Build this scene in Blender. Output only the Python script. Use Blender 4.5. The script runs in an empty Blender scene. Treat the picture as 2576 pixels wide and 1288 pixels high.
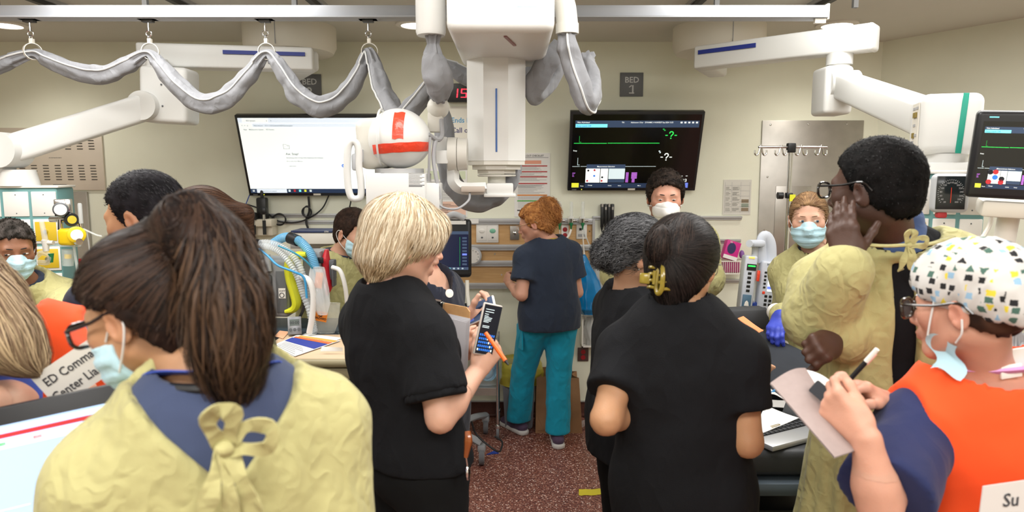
import bpy, bmesh, math, random
import numpy as np
from mathutils import Vector, Matrix
SC = bpy.context.scene
COL = SC.collection
# ---------------------------------------------------------------- camera
F_PX, PITCH, CAMZ = 1717.0, math.radians(6.8), 1.76
cam_d = bpy.data.cameras.new('camera'); cam = bpy.data.objects.new('camera', cam_d); COL.objects.link(cam)
cam_d.sensor_width = 36.0; cam_d.lens = 36.0 * F_PX / 2576.0
cam.location = (0, 0, CAMZ); cam.rotation_euler = (math.pi / 2 - PITCH, 0, 0)
cam_d.clip_start = 0.05
cam_d.dof.use_dof = True; cam_d.dof.focus_distance = 3.0; cam_d.dof.aperture_fstop = 3.4
SC.camera = cam
# ---------------------------------------------------------------- world, light, exposure
W = bpy.data.worlds.new('world'); SC.world = W; W.use_nodes = True
W.node_tree.nodes['Background'].inputs[0].default_value = (1.0, 0.97, 0.93, 1)
W.node_tree.nodes['Background'].inputs[1].default_value = 0.25
def area(name, loc, sx, sy, power, col=(1, .985, .955), rot=(0, 0, 0)):
    l = bpy.data.lights.new(name, 'AREA'); l.shape = 'RECTANGLE'; l.size = sx; l.size_y = sy; l.energy = power; l.color = col
    o = bpy.data.objects.new(name, l); o.location = loc; o.rotation_euler = rot; COL.objects.link(o); return o
CEIL = 2.67
for i, (x, y, p) in enumerate([(-1.75, 0.2, 42), (0.0, 0.0, 42), (1.75, 0.2, 42), (-1.9, 2.2, 42), (0.15, 1.9, 30), (1.9, 2.3, 42), (-.9, -1.5, 36), (.9, -1.5, 36), (-1.5, 3.0, 24), (1.35, 3.0, 24)]):  # last two are unseen fill lamps added to brighten the back wall
    area('ceiling_troffer_and_fill_light', (x, y, CEIL - .02), 1.2, .6, p)
SC.view_settings.view_transform = 'Standard'; SC.view_settings.look = 'None'
SC.view_settings.gamma = 1.0; SC.view_settings.use_curve_mapping = False
SC.view_settings.exposure = -0.27
# ---------------------------------------------------------------- vectors and pixels
V = lambda *a: np.array(a if len(a) > 1 else a[0], float)
def unit(v): v = np.asarray(v, float); return v / (np.linalg.norm(v) + 1e-12)
_fw = V(0, math.cos(PITCH), -math.sin(PITCH)); _up = V(0, math.sin(PITCH), math.cos(PITCH)); _rt = V(1, 0, 0)
CAMP = V(0, 0, CAMZ)
def at(px, py, Y):
    """point in the room on the plane y = Y that the photograph shows at px, py"""
    d = _rt * ((px - 1288) / F_PX) + _up * (-(py - 644) / F_PX) + _fw
    return CAMP + d * (Y / d[1])
def atz(px, py, z):
    d = _rt * ((px - 1288) / F_PX) + _up * (-(py - 644) / F_PX) + _fw
    return CAMP + d * ((z - CAMZ) / d[2])
def rotz(a): c, s = math.cos(a), math.sin(a); return np.array([[c, -s, 0], [s, c, 0], [0, 0, 1.]])
def rotx(a): c, s = math.cos(a), math.sin(a); return np.array([[1, 0, 0], [0, c, -s], [0, s, c]])
def roty(a): c, s = math.cos(a), math.sin(a); return np.array([[c, 0, s], [0, 1, 0], [-s, 0, c]])
D = math.radians
def frame(z, hint=(0, 0, 1)):
    """rotation whose columns are x, y, z with z along the given axis"""
    z = unit(z); h = np.asarray(hint, float)
    if abs(np.dot(z, unit(h))) > .98: h = V(1, 0, 0) if abs(z[0]) < .9 else V(0, 1, 0)
    x = unit(np.cross(h, z)); return np.stack([x, np.cross(z, x), z], 1)
# ---------------------------------------------------------------- materials
MATS = {}
def _new(name):
    m = bpy.data.materials.new(name); m.use_nodes = True; nt = m.node_tree
    return m, nt, nt.nodes['Principled BSDF']
def lin(c):
    if isinstance(c, str):
        c = [int(c[i:i + 2], 16) / 255 for i in (0, 2, 4)]
    return tuple((x / 12.92 if x <= .04045 else ((x + .055) / 1.055) ** 2.4) for x in c[:3])
def mat(name, hexcol, rough=.5, metal=0., noise=0., nscale=30., bump=0., bscale=60., emit=0., alpha=1., trans=0., spec=.5, sheen=0., coat=0., detail=3.):
    """plain procedural material: colour (sRGB hex) with a little noise variation and bump"""
    if name in MATS: return MATS[name]
    m, nt, b = _new(name); c = lin(hexcol); N = nt.nodes; L = nt.links
    b.inputs['Base Color'].default_value = (*c, 1); b.inputs['Roughness'].default_value = rough
    b.inputs['Metallic'].default_value = metal; b.inputs['Specular IOR Level'].default_value = spec
    if sheen: b.inputs['Sheen Weight'].default_value = sheen
    if coat: b.inputs['Coat Weight'].default_value = coat
    if alpha < 1: b.inputs['Alpha'].default_value = alpha
    if trans: b.inputs['Transmission Weight'].default_value = trans
    if emit: b.inputs['Emission Color'].default_value = (*c, 1); b.inputs['Emission Strength'].default_value = emit
    if noise or bump:
        tc = N.new('ShaderNodeTexCoord')
    if noise:
        n = N.new('ShaderNodeTexNoise'); n.inputs['Scale'].default_value = nscale; n.inputs['Detail'].default_value = detail
        L.new(tc.outputs['Object'], n.inputs['Vector'])
        r = N.new('ShaderNodeValToRGB'); e = r.color_ramp.elements
        e[0].position = .3; e[1].position = .7
        e[0].color = (*[max(0, x * (1 - noise)) for x in c], 1); e[1].color = (*[min(1, x * (1 + noise)) for x in c], 1)
        L.new(n.outputs['Fac'], r.inputs['Fac']); L.new(r.outputs['Color'], b.inputs['Base Color'])
    if bump:
        n2 = N.new('ShaderNodeTexNoise'); n2.inputs['Scale'].default_value = bscale; n2.inputs['Detail'].default_value = 4
        L.new(tc.outputs['Object'], n2.inputs['Vector'])
        bm = N.new('ShaderNodeBump'); bm.inputs['Strength'].default_value = bump; bm.inputs['Distance'].default_value = .01
        L.new(n2.outputs['Fac'], bm.inputs['Height']); L.new(bm.outputs['Normal'], b.inputs['Normal'])
    MATS[name] = m; return m
def cloth_mat(name, hexcol, rough=.85, weave=0.0, crease=.25, var=.10, scale=14., sheen=.1):
    """woven cloth: soft tone variation, creases as bump"""
    if name in MATS: return MATS[name]
    m, nt, b = _new(name); c = lin(hexcol); N = nt.nodes; L = nt.links
    b.inputs['Roughness'].default_value = rough; b.inputs['Specular IOR Level'].default_value = .25; b.inputs['Sheen Weight'].default_value = sheen
    tc = N.new('ShaderNodeTexCoord')
    n = N.new('ShaderNodeTexNoise'); n.inputs['Scale'].default_value = scale * .5; n.inputs['Detail'].default_value = 5
    L.new(tc.outputs['Object'], n.inputs['Vector'])
    r = N.new('ShaderNodeValToRGB'); e = r.color_ramp.elements; e[0].position = .3; e[1].position = .7
    e[0].color = (*[x * (1 - var) for x in c], 1); e[1].color = (*[min(1, x * (1 + var)) for x in c], 1)
    L.new(n.outputs['Fac'], r.inputs['Fac']); L.new(r.outputs['Color'], b.inputs['Base Color'])
    # creases: warped voronoi ridges
    w = N.new('ShaderNodeTexNoise'); w.inputs['Scale'].default_value = scale * .8
    L.new(tc.outputs['Object'], w.inputs['Vector'])
    mx = N.new('ShaderNodeMixRGB'); mx.inputs['Fac'].default_value = .12
    L.new(tc.outputs['Object'], mx.inputs['Color1']); L.new(w.outputs['Color'], mx.inputs['Color2'])
    v = N.new('ShaderNodeTexVoronoi'); v.feature = 'F1'; v.distance = 'MINKOWSKI'; v.inputs['Exponent'].default_value = 1.2
    v.inputs['Scale'].default_value = scale
    mp = N.new('ShaderNodeMapping'); mp.inputs['Scale'].default_value = (1.3, 1.3, .38); mp.inputs['Rotation'].default_value = (.25, .3, 0)
    L.new(mx.outputs['Color'], mp.inputs['Vector']); L.new(mp.outputs[0], v.inputs['Vector'])
    fine = N.new('ShaderNodeTexNoise'); fine.inputs['Scale'].default_value = 420
    L.new(tc.outputs['Object'], fine.inputs['Vector'])
    ad = N.new('ShaderNodeMath'); ad.operation = 'MULTIPLY_ADD'; ad.inputs[1].default_value = .06
    L.new(fine.outputs['Fac'], ad.inputs[0]); L.new(v.outputs['Distance'], ad.inputs[2])
    bm = N.new('ShaderNodeBump'); bm.inputs['Strength'].default_value = crease; bm.inputs['Distance'].default_value = .02
    L.new(ad.outputs[0], bm.inputs['Height']); L.new(bm.outputs['Normal'], b.inputs['Normal'])
    MATS[name] = m; return m
def attr_mat(name, rough=.5, sss=0., spec=.4, bump=0., bscale=200, aniso=0.):
    """colour from the mesh's own 'col' attribute (skin tones, hair strands)"""
    if name in MATS: return MATS[name]
    m, nt, b = _new(name); N = nt.nodes; L = nt.links
    a = N.new('ShaderNodeAttribute'); a.attribute_name = 'col'
    b.inputs['Roughness'].default_value = rough; b.inputs['Specular IOR Level'].default_value = spec
    if sss:
        b.inputs['Subsurface Weight'].default_value = sss; b.inputs['Subsurface Radius'].default_value = (.012, .004, .002); b.inputs['Subsurface Scale'].default_value = 1.0
    if aniso: b.inputs['Anisotropic'].default_value = aniso
    if bump:
        tc = N.new('ShaderNodeTexCoord'); n = N.new('ShaderNodeTexNoise'); n.inputs['Scale'].default_value = bscale; n.inputs['Detail'].default_value = 3
        L.new(tc.outputs['Object'], n.inputs['Vector']); bm = N.new('ShaderNodeBump'); bm.inputs['Strength'].default_value = bump; bm.inputs['Distance'].default_value = .004
        L.new(n.outputs['Fac'], bm.inputs['Height']); L.new(bm.outputs['Normal'], b.inputs['Normal'])
    L.new(a.outputs['Color'], b.inputs['Base Color'])
    MATS[name] = m; return m
def glass_mat(name, hexcol='ffffff', alpha=.25, rough=.08):
    return mat(name, hexcol, rough=rough, alpha=alpha, spec=.8)
# ---------------------------------------------------------------- mesh builder
_TXT = {}
def text_geo(s):
    if s in _TXT: return _TXT[s]
    cu = bpy.data.curves.new('t', 'FONT'); cu.body = s; cu.resolution_u = 2; cu.offset = .012; cu.fill_mode = 'FRONT'
    ob = bpy.data.objects.new('t', cu); me = ob.to_mesh()
    vs = np.array([v.co[:] for v in me.vertices], float).reshape(-1, 3); fs = [tuple(p.vertices) for p in me.polygons]
    ob.to_mesh_clear(); bpy.data.objects.remove(ob); bpy.data.curves.remove(cu)
    _TXT[s] = (vs, fs); return _TXT[s]
class MB:
    def __init__(s): s.v = []; s.f = []; s.m = []; s.n = 0
    def add(s, vs, fs, m=0):
        vs = np.asarray(vs, float).reshape(-1, 3); s.v.append(vs)
        for f in fs: s.f.append(tuple(i + s.n for i in f)); s.m.append(m)
        s.n += len(vs); return s
    def box(s, c, size, R=None, bev=0., seg=2, m=0):
        bm = bmesh.new(); bmesh.ops.create_cube(bm, size=1.0)
        for v in bm.verts: v.co = (v.co.x * size[0], v.co.y * size[1], v.co.z * size[2])
        if bev: bmesh.ops.bevel(bm, geom=bm.edges[:], offset=min(bev, min(size) * .499), segments=seg, affect='EDGES', profile=.5, clamp_overlap=True)
        bm.verts.index_update()
        vs = np.array([v.co[:] for v in bm.verts]); fs = [[v.index for v in f.verts] for f in bm.faces]; bm.free()
        if R is not None: vs = vs @ np.asarray(R).T
        return s.add(vs + np.asarray(c, float), fs, m)
    def cyl(s, a, b, r0, r1=None, n=18, m=0, cap=True):
        a = V(a); b = V(b); r1 = r0 if r1 is None else r1; R = frame(b - a)
        t = np.linspace(0, 2 * np.pi, n, endpoint=False); ring = np.stack([np.cos(t), np.sin(t), 0 * t], 1) @ R.T
        vs = np.concatenate([a + ring * r0, b + ring * r1]); fs = [(i, (i + 1) % n, n + (i + 1) % n, n + i) for i in range(n)]
        if cap: fs += [tuple(range(n - 1, -1, -1)), tuple(range(n, 2 * n))]
        return s.add(vs, fs, m)
    def tube(s, pts, r, n=8, m=0, sm=0, closed=False, cap=True, flat=None, hint=None):
        p = np.array([V(q) for q in pts])
        if sm: p = catmull(p, sm, closed)
        k = len(p); r = np.interp(np.linspace(0, 1, k), np.linspace(0, 1, len(r)), r) if np.ndim(r) else np.full(k, float(r))
        T = np.gradient(p, axis=0) if not closed else (np.roll(p, -1, 0) - np.roll(p, 1, 0))
        T /= np.linalg.norm(T, axis=1)[:, None] + 1e-12
        R0 = frame(T[0], hint if hint is not None else (0, 0, 1)); x = R0[:, 0]; vs = []
        t = np.linspace(0, 2 * np.pi, n, endpoint=False)
        for i in range(k):
            x = unit(x - np.dot(x, T[i]) * T[i]); y = np.cross(T[i], x)
            fl = 1. if flat is None else flat
            vs.append(p[i] + r[i] * (np.cos(t)[:, None] * x + fl * np.sin(t)[:, None] * y))
        fs = []
        for i in range(k - (0 if closed else 1)):
            j = (i + 1) % k
            fs += [(i * n + a, i * n + (a + 1) % n, j * n + (a + 1) % n, j * n + a) for a in range(n)]
        if cap and not closed: fs += [tuple(range(n - 1, -1, -1)), tuple((k - 1) * n + a for a in range(n))]
        return s.add(np.concatenate(vs), fs, m)
    def lathe(s, prof, c, R=None, n=24, m=0):
        prof = np.array(prof, float); k = len(prof); t = np.linspace(0, 2 * np.pi, n, endpoint=False)
        vs = np.concatenate([np.stack([r * np.cos(t), r * np.sin(t), z + 0 * t], 1) for r, z in prof])
        if R is not None: vs = vs @ np.asarray(R).T
        fs = []
        for i in range(k - 1): fs += [(i * n + a, i * n + (a + 1) % n, (i + 1) * n + (a + 1) % n, (i + 1) * n + a) for a in range(n)]
        if prof[0][0] > 1e-5: fs.append(tuple(range(n - 1, -1, -1)))
        if prof[-1][0] > 1e-5: fs.append(tuple((k - 1) * n + a for a in range(n)))
        return s.add(vs + V(c), fs, m)
    def ell(s, c, r, R=None, n=16, m=0):
        r = (r, r, r) if np.isscalar(r) else r
        u = np.linspace(0, np.pi, n // 2 + 1); k = len(u)
        prof = [(math.sin(a), -math.cos(a)) for a in u]; b = MB().lathe(prof, (0, 0, 0), n=n); vs = b.v[0] * np.array(r)
        if R is not None: vs = vs @ np.asarray(R).T
        return s.add(vs + V(c), b.f, m)
    def prism(s, poly, o, X, Y, depth, m=0):
        """polygon in the plane spanned by X and Y at o, thickened along -X x Y (away from its front)"""
        X = V(X); Y = V(Y); Z = unit(np.cross(X, Y)); o = V(o); P = np.array([o + a * X + b * Y for a, b in poly]); n = len(P)
        vs = np.concatenate([P, P - Z * depth]); fs = [tuple(range(n)), tuple(range(2 * n - 1, n - 1, -1))]
        fs += [((i + 1) % n, i, n + i, n + (i + 1) % n) for i in range(n)]
        return s.add(vs, fs, m)
    def rect(s, o, X, Y, x0, y0, x1, y1, m=0, z=0.):
        X = V(X); Y = V(Y); Z = unit(np.cross(X, Y)); o = V(o) + Z * z
        return s.add([o + x0 * X + y0 * Y, o + x1 * X + y0 * Y, o + x1 * X + y1 * Y, o + x0 * X + y1 * Y], [(0, 1, 2, 3)], m)
    def grid(s, fn, nu, nv, m=0):
        vs = [fn(u / nu, v / nv) for v in range(nv + 1) for u in range(nu + 1)]
        fs = [(v * (nu + 1) + u, v * (nu + 1) + u + 1, (v + 1) * (nu + 1) + u + 1, (v + 1) * (nu + 1) + u) for v in range(nv) for u in range(nu)]
        return s.add(vs, fs, m)
    def text(s, txt, o, X, Y, h, m=0, z=0., align='l', squeeze=1.):
        vs, fs = text_geo(txt)
        if not len(vs): return s
        X = unit(X); Y = unit(Y); Z = np.cross(X, Y); k = h / .73; w = vs[:, 0].max() * k * squeeze
        off = {'l': 0, 'c': -w / 2, 'r': -w}[align]
        return s.add(V(o) + Z * z + np.outer(vs[:, 0] * k * squeeze + off, X) + np.outer(vs[:, 1] * k, Y), fs, m)
    def build(s, name, mats, parent=None, angle=38, smooth=True):
        vs = np.concatenate(s.v) if s.v else np.zeros((0, 3))
        return mk(name, vs, s.f, mats, parent, mi=s.m, angle=angle, smooth=smooth)
def catmull(p, k, closed=False):
    p = np.asarray(p, float)
    q = np.concatenate([[p[-1]], p, p[:2]]) if closed else np.concatenate([[2 * p[0] - p[1]], p, [2 * p[-1] - p[-2]]])
    out = []
    for i in range(1, len(q) - 2):
        a, b, c, d = q[i - 1], q[i], q[i + 1], q[i + 2]
        for t in np.linspace(0, 1, k, endpoint=False):
            out.append(.5 * (2 * b + (c - a) * t + (2 * a - 5 * b + 4 * c - d) * t * t + (3 * b - a - 3 * c + d) * t ** 3))
    if not closed: out.append(q[-2])
    return np.array(out)
def mk(name, vs, fs, mats, parent=None, mi=None, angle=38, smooth=True, col=None):
    me = bpy.data.meshes.new(name); base = V(parent.matrix_basis.translation) if parent is not None else V(0, 0, 0)
    pp = parent.parent if parent is not None else None
    while pp is not None: base = base + V(pp.matrix_basis.translation); pp = pp.parent
    vs = np.asarray(vs, float) - base
    if isinstance(fs, np.ndarray):
        me.vertices.add(len(vs)); me.vertices.foreach_set('co', vs.astype(np.float32).ravel())
        k = fs.shape[1]; me.loops.add(fs.size); me.loops.foreach_set('vertex_index', fs.astype(np.int32).ravel())
        me.polygons.add(len(fs)); me.polygons.foreach_set('loop_start', np.arange(0, fs.size, k, dtype=np.int32)); me.polygons.foreach_set('loop_total', np.full(len(fs), k, np.int32))
        me.update(calc_edges=True)
    else:
        me.from_pydata(vs.tolist(), [], fs)
    mats = mats if isinstance(mats, (list, tuple)) else [mats]
    for x in mats: me.materials.append(x)
    if mi is not None and len(mats) > 1: me.polygons.foreach_set('material_index', np.asarray(mi, np.int32))
    if smooth:
        me.polygons.foreach_set('use_smooth', np.ones(len(me.polygons), bool))
        if angle and angle < 180: me.set_sharp_from_angle(angle=math.radians(angle))
    if col is not None:
        a = me.color_attributes.new('col', 'FLOAT_COLOR', 'POINT')
        c4 = np.ones((len(vs), 4), np.float32); c4[:, :3] = col; a.data.foreach_set('color', c4.ravel())
    me.update()
    o = bpy.data.objects.new(name, me); COL.objects.link(o)
    if parent is not None: o.parent = parent
    return o
def thing(name, label, cat, loc, group=None):
    o = bpy.data.objects.new(name, None); COL.objects.link(o); o.location = [float(x) for x in loc]; o.empty_display_size = .1
    o['label'] = label; o['category'] = cat
    if group: o['group'] = group
    return o
def tag(o, label, cat, group=None):
    o['label'] = label; o['category'] = cat
    if group: o['group'] = group
    return o
def struct(o): o['kind'] = 'structure'; return o
# ================================================================= the room
WY = 4.85
def floor_material():
    m, nt, b = _new('terrazzo_floor'); N = nt.nodes; L = nt.links
    tc = N.new('ShaderNodeTexCoord')
    v = N.new('ShaderNodeTexVoronoi'); v.inputs['Scale'].default_value = 160; L.new(tc.outputs['Object'], v.inputs['Vector'])
    sp = N.new('ShaderNodeSeparateColor'); L.new(v.outputs['Color'], sp.inputs[0])
    r = N.new('ShaderNodeValToRGB'); cr = r.color_ramp; cr.interpolation = 'CONSTANT'
    cols = [(0, '5c342e'), (.22, '704037'), (.5, '855346'), (.72, '996656'), (.86, 'b48676'), (.95, 'e2cbc0')]
    cr.elements[0].color = (*lin(cols[0][1]), 1); cr.elements[1].position = cols[1][0]; cr.elements[1].color = (*lin(cols[1][1]), 1)
    for p, c in cols[2:]: e = cr.elements.new(p); e.color = (*lin(c), 1)
    L.new(sp.outputs[0], r.inputs['Fac']); L.new(r.outputs['Color'], b.inputs['Base Color'])
    b.inputs['Roughness'].default_value = .42
    MATS['floor'] = m; return m
M_floor = floor_material()
M_wall = mat('cream_wall_paint', 'eceddb', .75, noise=.03, nscale=3, bump=.08, bscale=180)
M_ceil = mat('ceiling_paint', 'd8d6cc', .8, noise=.02, nscale=2)
M_steel = mat('brushed_steel', 'b4b0aa', .38, metal=.85, noise=.10, nscale=7, bump=.03, bscale=300)
M_steel2 = mat('satin_steel_beige', 'ddd2c4', .45, metal=.35, noise=.04, nscale=5)
M_chrome = mat('chrome', 'd5d5d5', .15, metal=1.)
M_alu = mat('anodised_aluminium', 'b9babc', .45, metal=.55)
M_white = mat('white_enamel', 'eeeae2', .35, noise=.015, nscale=8)
M_white2 = mat('warm_white_plastic', 'e4dfd3', .45)
M_grey = mat('light_grey_plastic', 'b9bcc0', .5)
M_dgrey = mat('dark_grey_plastic', '55585c', .5)
M_black = mat('black_plastic', '17181a', .4)
M_rubber = mat('grey_rubber', '6a6c70', .7)
M_teal = mat('teal_panel', '6a9a9a', .5)
M_wood = None
def wood_material():
    m, nt, b = _new('maple_laminate'); N = nt.nodes; L = nt.links; tc = N.new('ShaderNodeTexCoord')
    mp = N.new('ShaderNodeMapping'); mp.inputs['Scale'].default_value = (2, 8, 60); L.new(tc.outputs['Object'], mp.inputs['Vector'])
    n = N.new('ShaderNodeTexNoise'); n.inputs['Scale'].default_value = 3; n.inputs['Detail'].default_value = 6; L.new(mp.outputs[0], n.inputs['Vector'])
    r = N.new('ShaderNodeValToRGB'); e = r.color_ramp.elements; e[0].position = .3; e[1].position = .75
    e[0].color = (*lin('bd935f'), 1); e[1].color = (*lin('d2ab7a'), 1)
    L.new(n.outputs['Fac'], r.inputs['Fac']); L.new(r.outputs['Color'], b.inputs['Base Color']); b.inputs['Roughness'].default_value = .45
    return m
M_wood = wood_material()
def slab(name, c, size, m, **k): return struct(MB().box(c, size, **k).build(name, m))
slab('floor', (0, 1.2, -.05), (9.2, 8.0, .1), M_floor)
# ceiling is three slabs around nothing: one plain slab with the recessed lights below it
slab('ceiling', (0, 1.2, CEIL + .05), (9.2, 8.0, .1), M_ceil)
slab('wall_back', (-.85, WY + .06, CEIL / 2), (6.9, .12, CEIL), M_wall)
slab('wall_left', (-4.3, 1.2, CEIL / 2), (.12, 7.6, CEIL), M_wall)
slab('wall_front', (0, -2.7, CEIL / 2), (8.8, .12, CEIL), M_wall)
_a = V(2.56, WY + .0, 0); _b = V(4.3, 1.95, 0); _d = unit(_b - _a); _n = V(_d[1], -_d[0], 0)
_R = np.stack([_d, V(0, 0, 1) * 0 + np.cross(V(0, 0, 1), _d), V(0, 0, 1)], 1)
slab('wall_right', (_a + _b) / 2 + np.cross(V(0, 0, 1), _d) * .06 + V(0, 0, CEIL / 2), (np.linalg.norm(_b - _a) + .1, .12, CEIL), M_wall, R=_R)
slab('wall_side', (4.3, -.4, CEIL / 2), (.12, 4.7, CEIL), M_wall)
# coved base of the floor material with a thin strip
M_base = mat('dark_red_base', '5d3830', .5, noise=.15, nscale=120)
struct(MB().box((-.85, WY - .006, .055), (6.8, .012, .11), m=0).box((-.85, WY - .012, .112), (6.8, .02, .006), m=1).box((-.85, WY - .02, .012), (6.8, .04, .024), bev=.01, m=0).build('baseboard_back', [M_base, M_alu]))
# downlights
M_lens = mat('lamp_lens', 'fff6e6', .4, emit=9)
for i, (px, lab) in enumerate([(14, 'round recessed downlight at the far left of the ceiling'), (1046, 'round recessed downlight behind the white crane cylinder'), (2106, 'round recessed downlight above the right pendant arm')]):
    p = at(px, 61, 1.0); p = CAMP + (p - CAMP) * ((CEIL - CAMZ) / (p[2] - CAMZ))
    t = thing('recessed_downlight', lab, 'ceiling light', (p[0], p[1], CEIL - .012), 'recessed ceiling downlights')
    MB().lathe([(.088, .012), (.122, .012), (.122, .004), (.112, 0), (.09, 0), (.088, .012)], (p[0], p[1], CEIL - .012), n=36).build('trim_ring', M_white, t)
    MB().lathe([(.089, 0), (.0, -.001)], (p[0], p[1], CEIL - .006), n=36).build('lens', M_lens, t)
    l = bpy.data.lights.new('downlight', 'SPOT'); l.energy = 34; l.spot_size = D(140); l.spot_blend = .9; l.shadow_soft_size = .09; l.color = (1, .95, .86)
    o = bpy.data.objects.new('downlight', l); o.location = (p[0], p[1], CEIL - .03); COL.objects.link(o)
# ceiling troffers and added fill lamps have no housings (their light is set at the top)
# overhead tracks for the crane and the bridge beam
M_track = mat('dark_track', '4b4a48', .5, metal=.4)
BY = 3.3
for i, x in enumerate((-2.42, -1.72, -1.02, .96, 1.61)):
    o = MB().box((x, 2.25, CEIL - .022), (.03, 3.2, .044), m=0).box((x - .022, 2.25, CEIL - .01), (.012, 3.2, .02), m=1).box((x + .022, 2.25, CEIL - .01), (.012, 3.2, .02), m=1).build('ceiling_track', [M_track, M_alu])
    tag(o, ['dark ceiling track running to the beam above the left curtain hooks, farthest left', 'dark ceiling track, second from the left above the beam', 'dark ceiling track left of the white crane housing', 'dark ceiling track just right of the crane elbow pipe', 'dark ceiling track near the right end of the beam'][i], 'ceiling track', 'crane tracks on the ceiling')
zb0, zb1 = at(700, 50, BY)[2], at(700, 17, BY)[2]; xr = at(2072, 34, BY)[0]
t = thing('bridge_beam', 'long grey aluminium beam crossing under the ceiling with hanging hooks', 'beam', (-.9, BY, zb0))
MB().box(((xr - 4.2) / 2, BY, (zb0 + zb1) / 2), (xr + 4.2, .07, zb1 - zb0), bev=.004).box(((xr - 4.2) / 2, BY - .045, zb0 + .004), (xr + 4.2, .03, .008)).build('rail', mat('beam_grey', 'b2b5bb', .6), t)
MB().box((xr + .004, BY, (zb0 + zb1) / 2), (.012, .085, zb1 - zb0 + .012), bev=.003).box((xr - .03, BY - .03, zb0 - .012), (.05, .02, .02)).build('end_cap', M_white2, t)
for x in (-2.42, -1.72, -1.02, .96, 1.61):
    MB().box((x, BY + .02, (zb1 + CEIL - .044) / 2), (.022, .022, CEIL - .044 - zb1)).build('hanger', M_track, t)
# ---- pieces on the back wall
def wall_pt(px, py, off=0.): return at(px, py, WY - off)
X3, Z3 = V(1, 0, 0), V(0, 0, 1)
# headwall: maple panels between aluminium rails
def headwall():
    x0, x1 = wall_pt(1060, 600)[0], wall_pt(1490, 600)[0]
    zs = [wall_pt(1300, y)[2] for y in (555, 620, 660, 716)]
    t = thing('headwall_unit', 'maple headwall panel with grey aluminium rails behind the bed space', 'headwall', ((x0 + x1) / 2, WY - .02, zs[3]))
    for a, b in zip(zs[1:], zs[:-1]):
        MB().box(((x0 + x1) / 2, WY - .010, (a + b) / 2), (x1 - x0, .02, b - a - .02)).build('panel', M_wood, t)
    for z in zs:
        MB().box(((x0 + x1) / 2, WY - .022, z), (x1 - x0, .03, .034), bev=.004).box(((x0 + x1) / 2, WY - .030, z - .020), (x1 - x0, .014, .008)).build('rail', M_alu, t)
    MB().box((x1 + .005, WY - .02, (zs[0] + zs[3]) / 2), (.018, .04, zs[0] - zs[3] + .034)).build('end_trim', M_alu, t)
    for (px, py) in ((1245, 638), (1300, 638), (1482, 581), (1482, 632), (1262, 690), (1440, 640)):
        p = wall_pt(px, py); MB().cyl((p[0], WY - .021, p[2]), (p[0], WY - .024, p[2]), .006, n=10).build('screw', M_chrome, t)
headwall()
# aluminium wall rails left and right of the headwall
for nm, (xa, xb, ys), lab in (('left', (640, 1060, (540, 557)), 'thin aluminium equipment rail on the wall under the bright television'),
                               ('right_top', (1490, 1865, (546,)), 'upper aluminium equipment rail on the wall right of the headwall'),
                               ('right_middle', (1490, 1862, (604,)), 'middle aluminium equipment rail on the wall right of the headwall'),
                               ('right_low', (1490, 1860, (704,)), 'lowest aluminium equipment rail on the wall right of the headwall')):
    b = MB()
    for y in ys:
        p, q = wall_pt(xa, y), wall_pt(xb, y)
        b.box(((p[0] + q[0]) / 2, WY - .012, p[2]), (q[0] - p[0], .024, .016), bev=.003).box(((p[0] + q[0]) / 2, WY - .006, p[2] - .013), (q[0] - p[0], .012, .012))
    tag(b.build('wall_rail', M_alu), lab, 'rail', 'equipment rails on the back wall')
# ---- stainless panels
def steel_panel_right():
    a, b_ = wall_pt(1917, 303), wall_pt(2136, 900); xc = (a[0] + b_[0]) / 2; w = b_[0] - a[0]
    t = thing('steel_wall_panel', 'tall stainless steel panel on the wall behind the drip stand', 'wall panel', (xc, WY, b_[2]))
    MB().box((xc, WY - .006, (a[2] + b_[2]) / 2), (w, .012, a[2] - b_[2]), bev=.002).build('sheet', M_steel, t)
    p, q = wall_pt(1950, 468), wall_pt(2030, 640)
    MB().box(((p[0] + q[0]) / 2, WY - .014, (p[2] + q[2]) / 2), (q[0] - p[0], .006, p[2] - q[2]), bev=.002).build('access_door', M_steel, t)
    for px, py in ((1937, 314), (2032, 313), (2128, 312), (1929, 445), (1922, 578), (2125, 450)):
        s = wall_pt(px, py); MB().lathe([(.008, 0), (.006, .003), (0, .004)], (s[0], WY - .012, s[2]), R=frame((0, -1, 0)), n=10).build('screw', M_chrome, t)
steel_panel_right()
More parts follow.
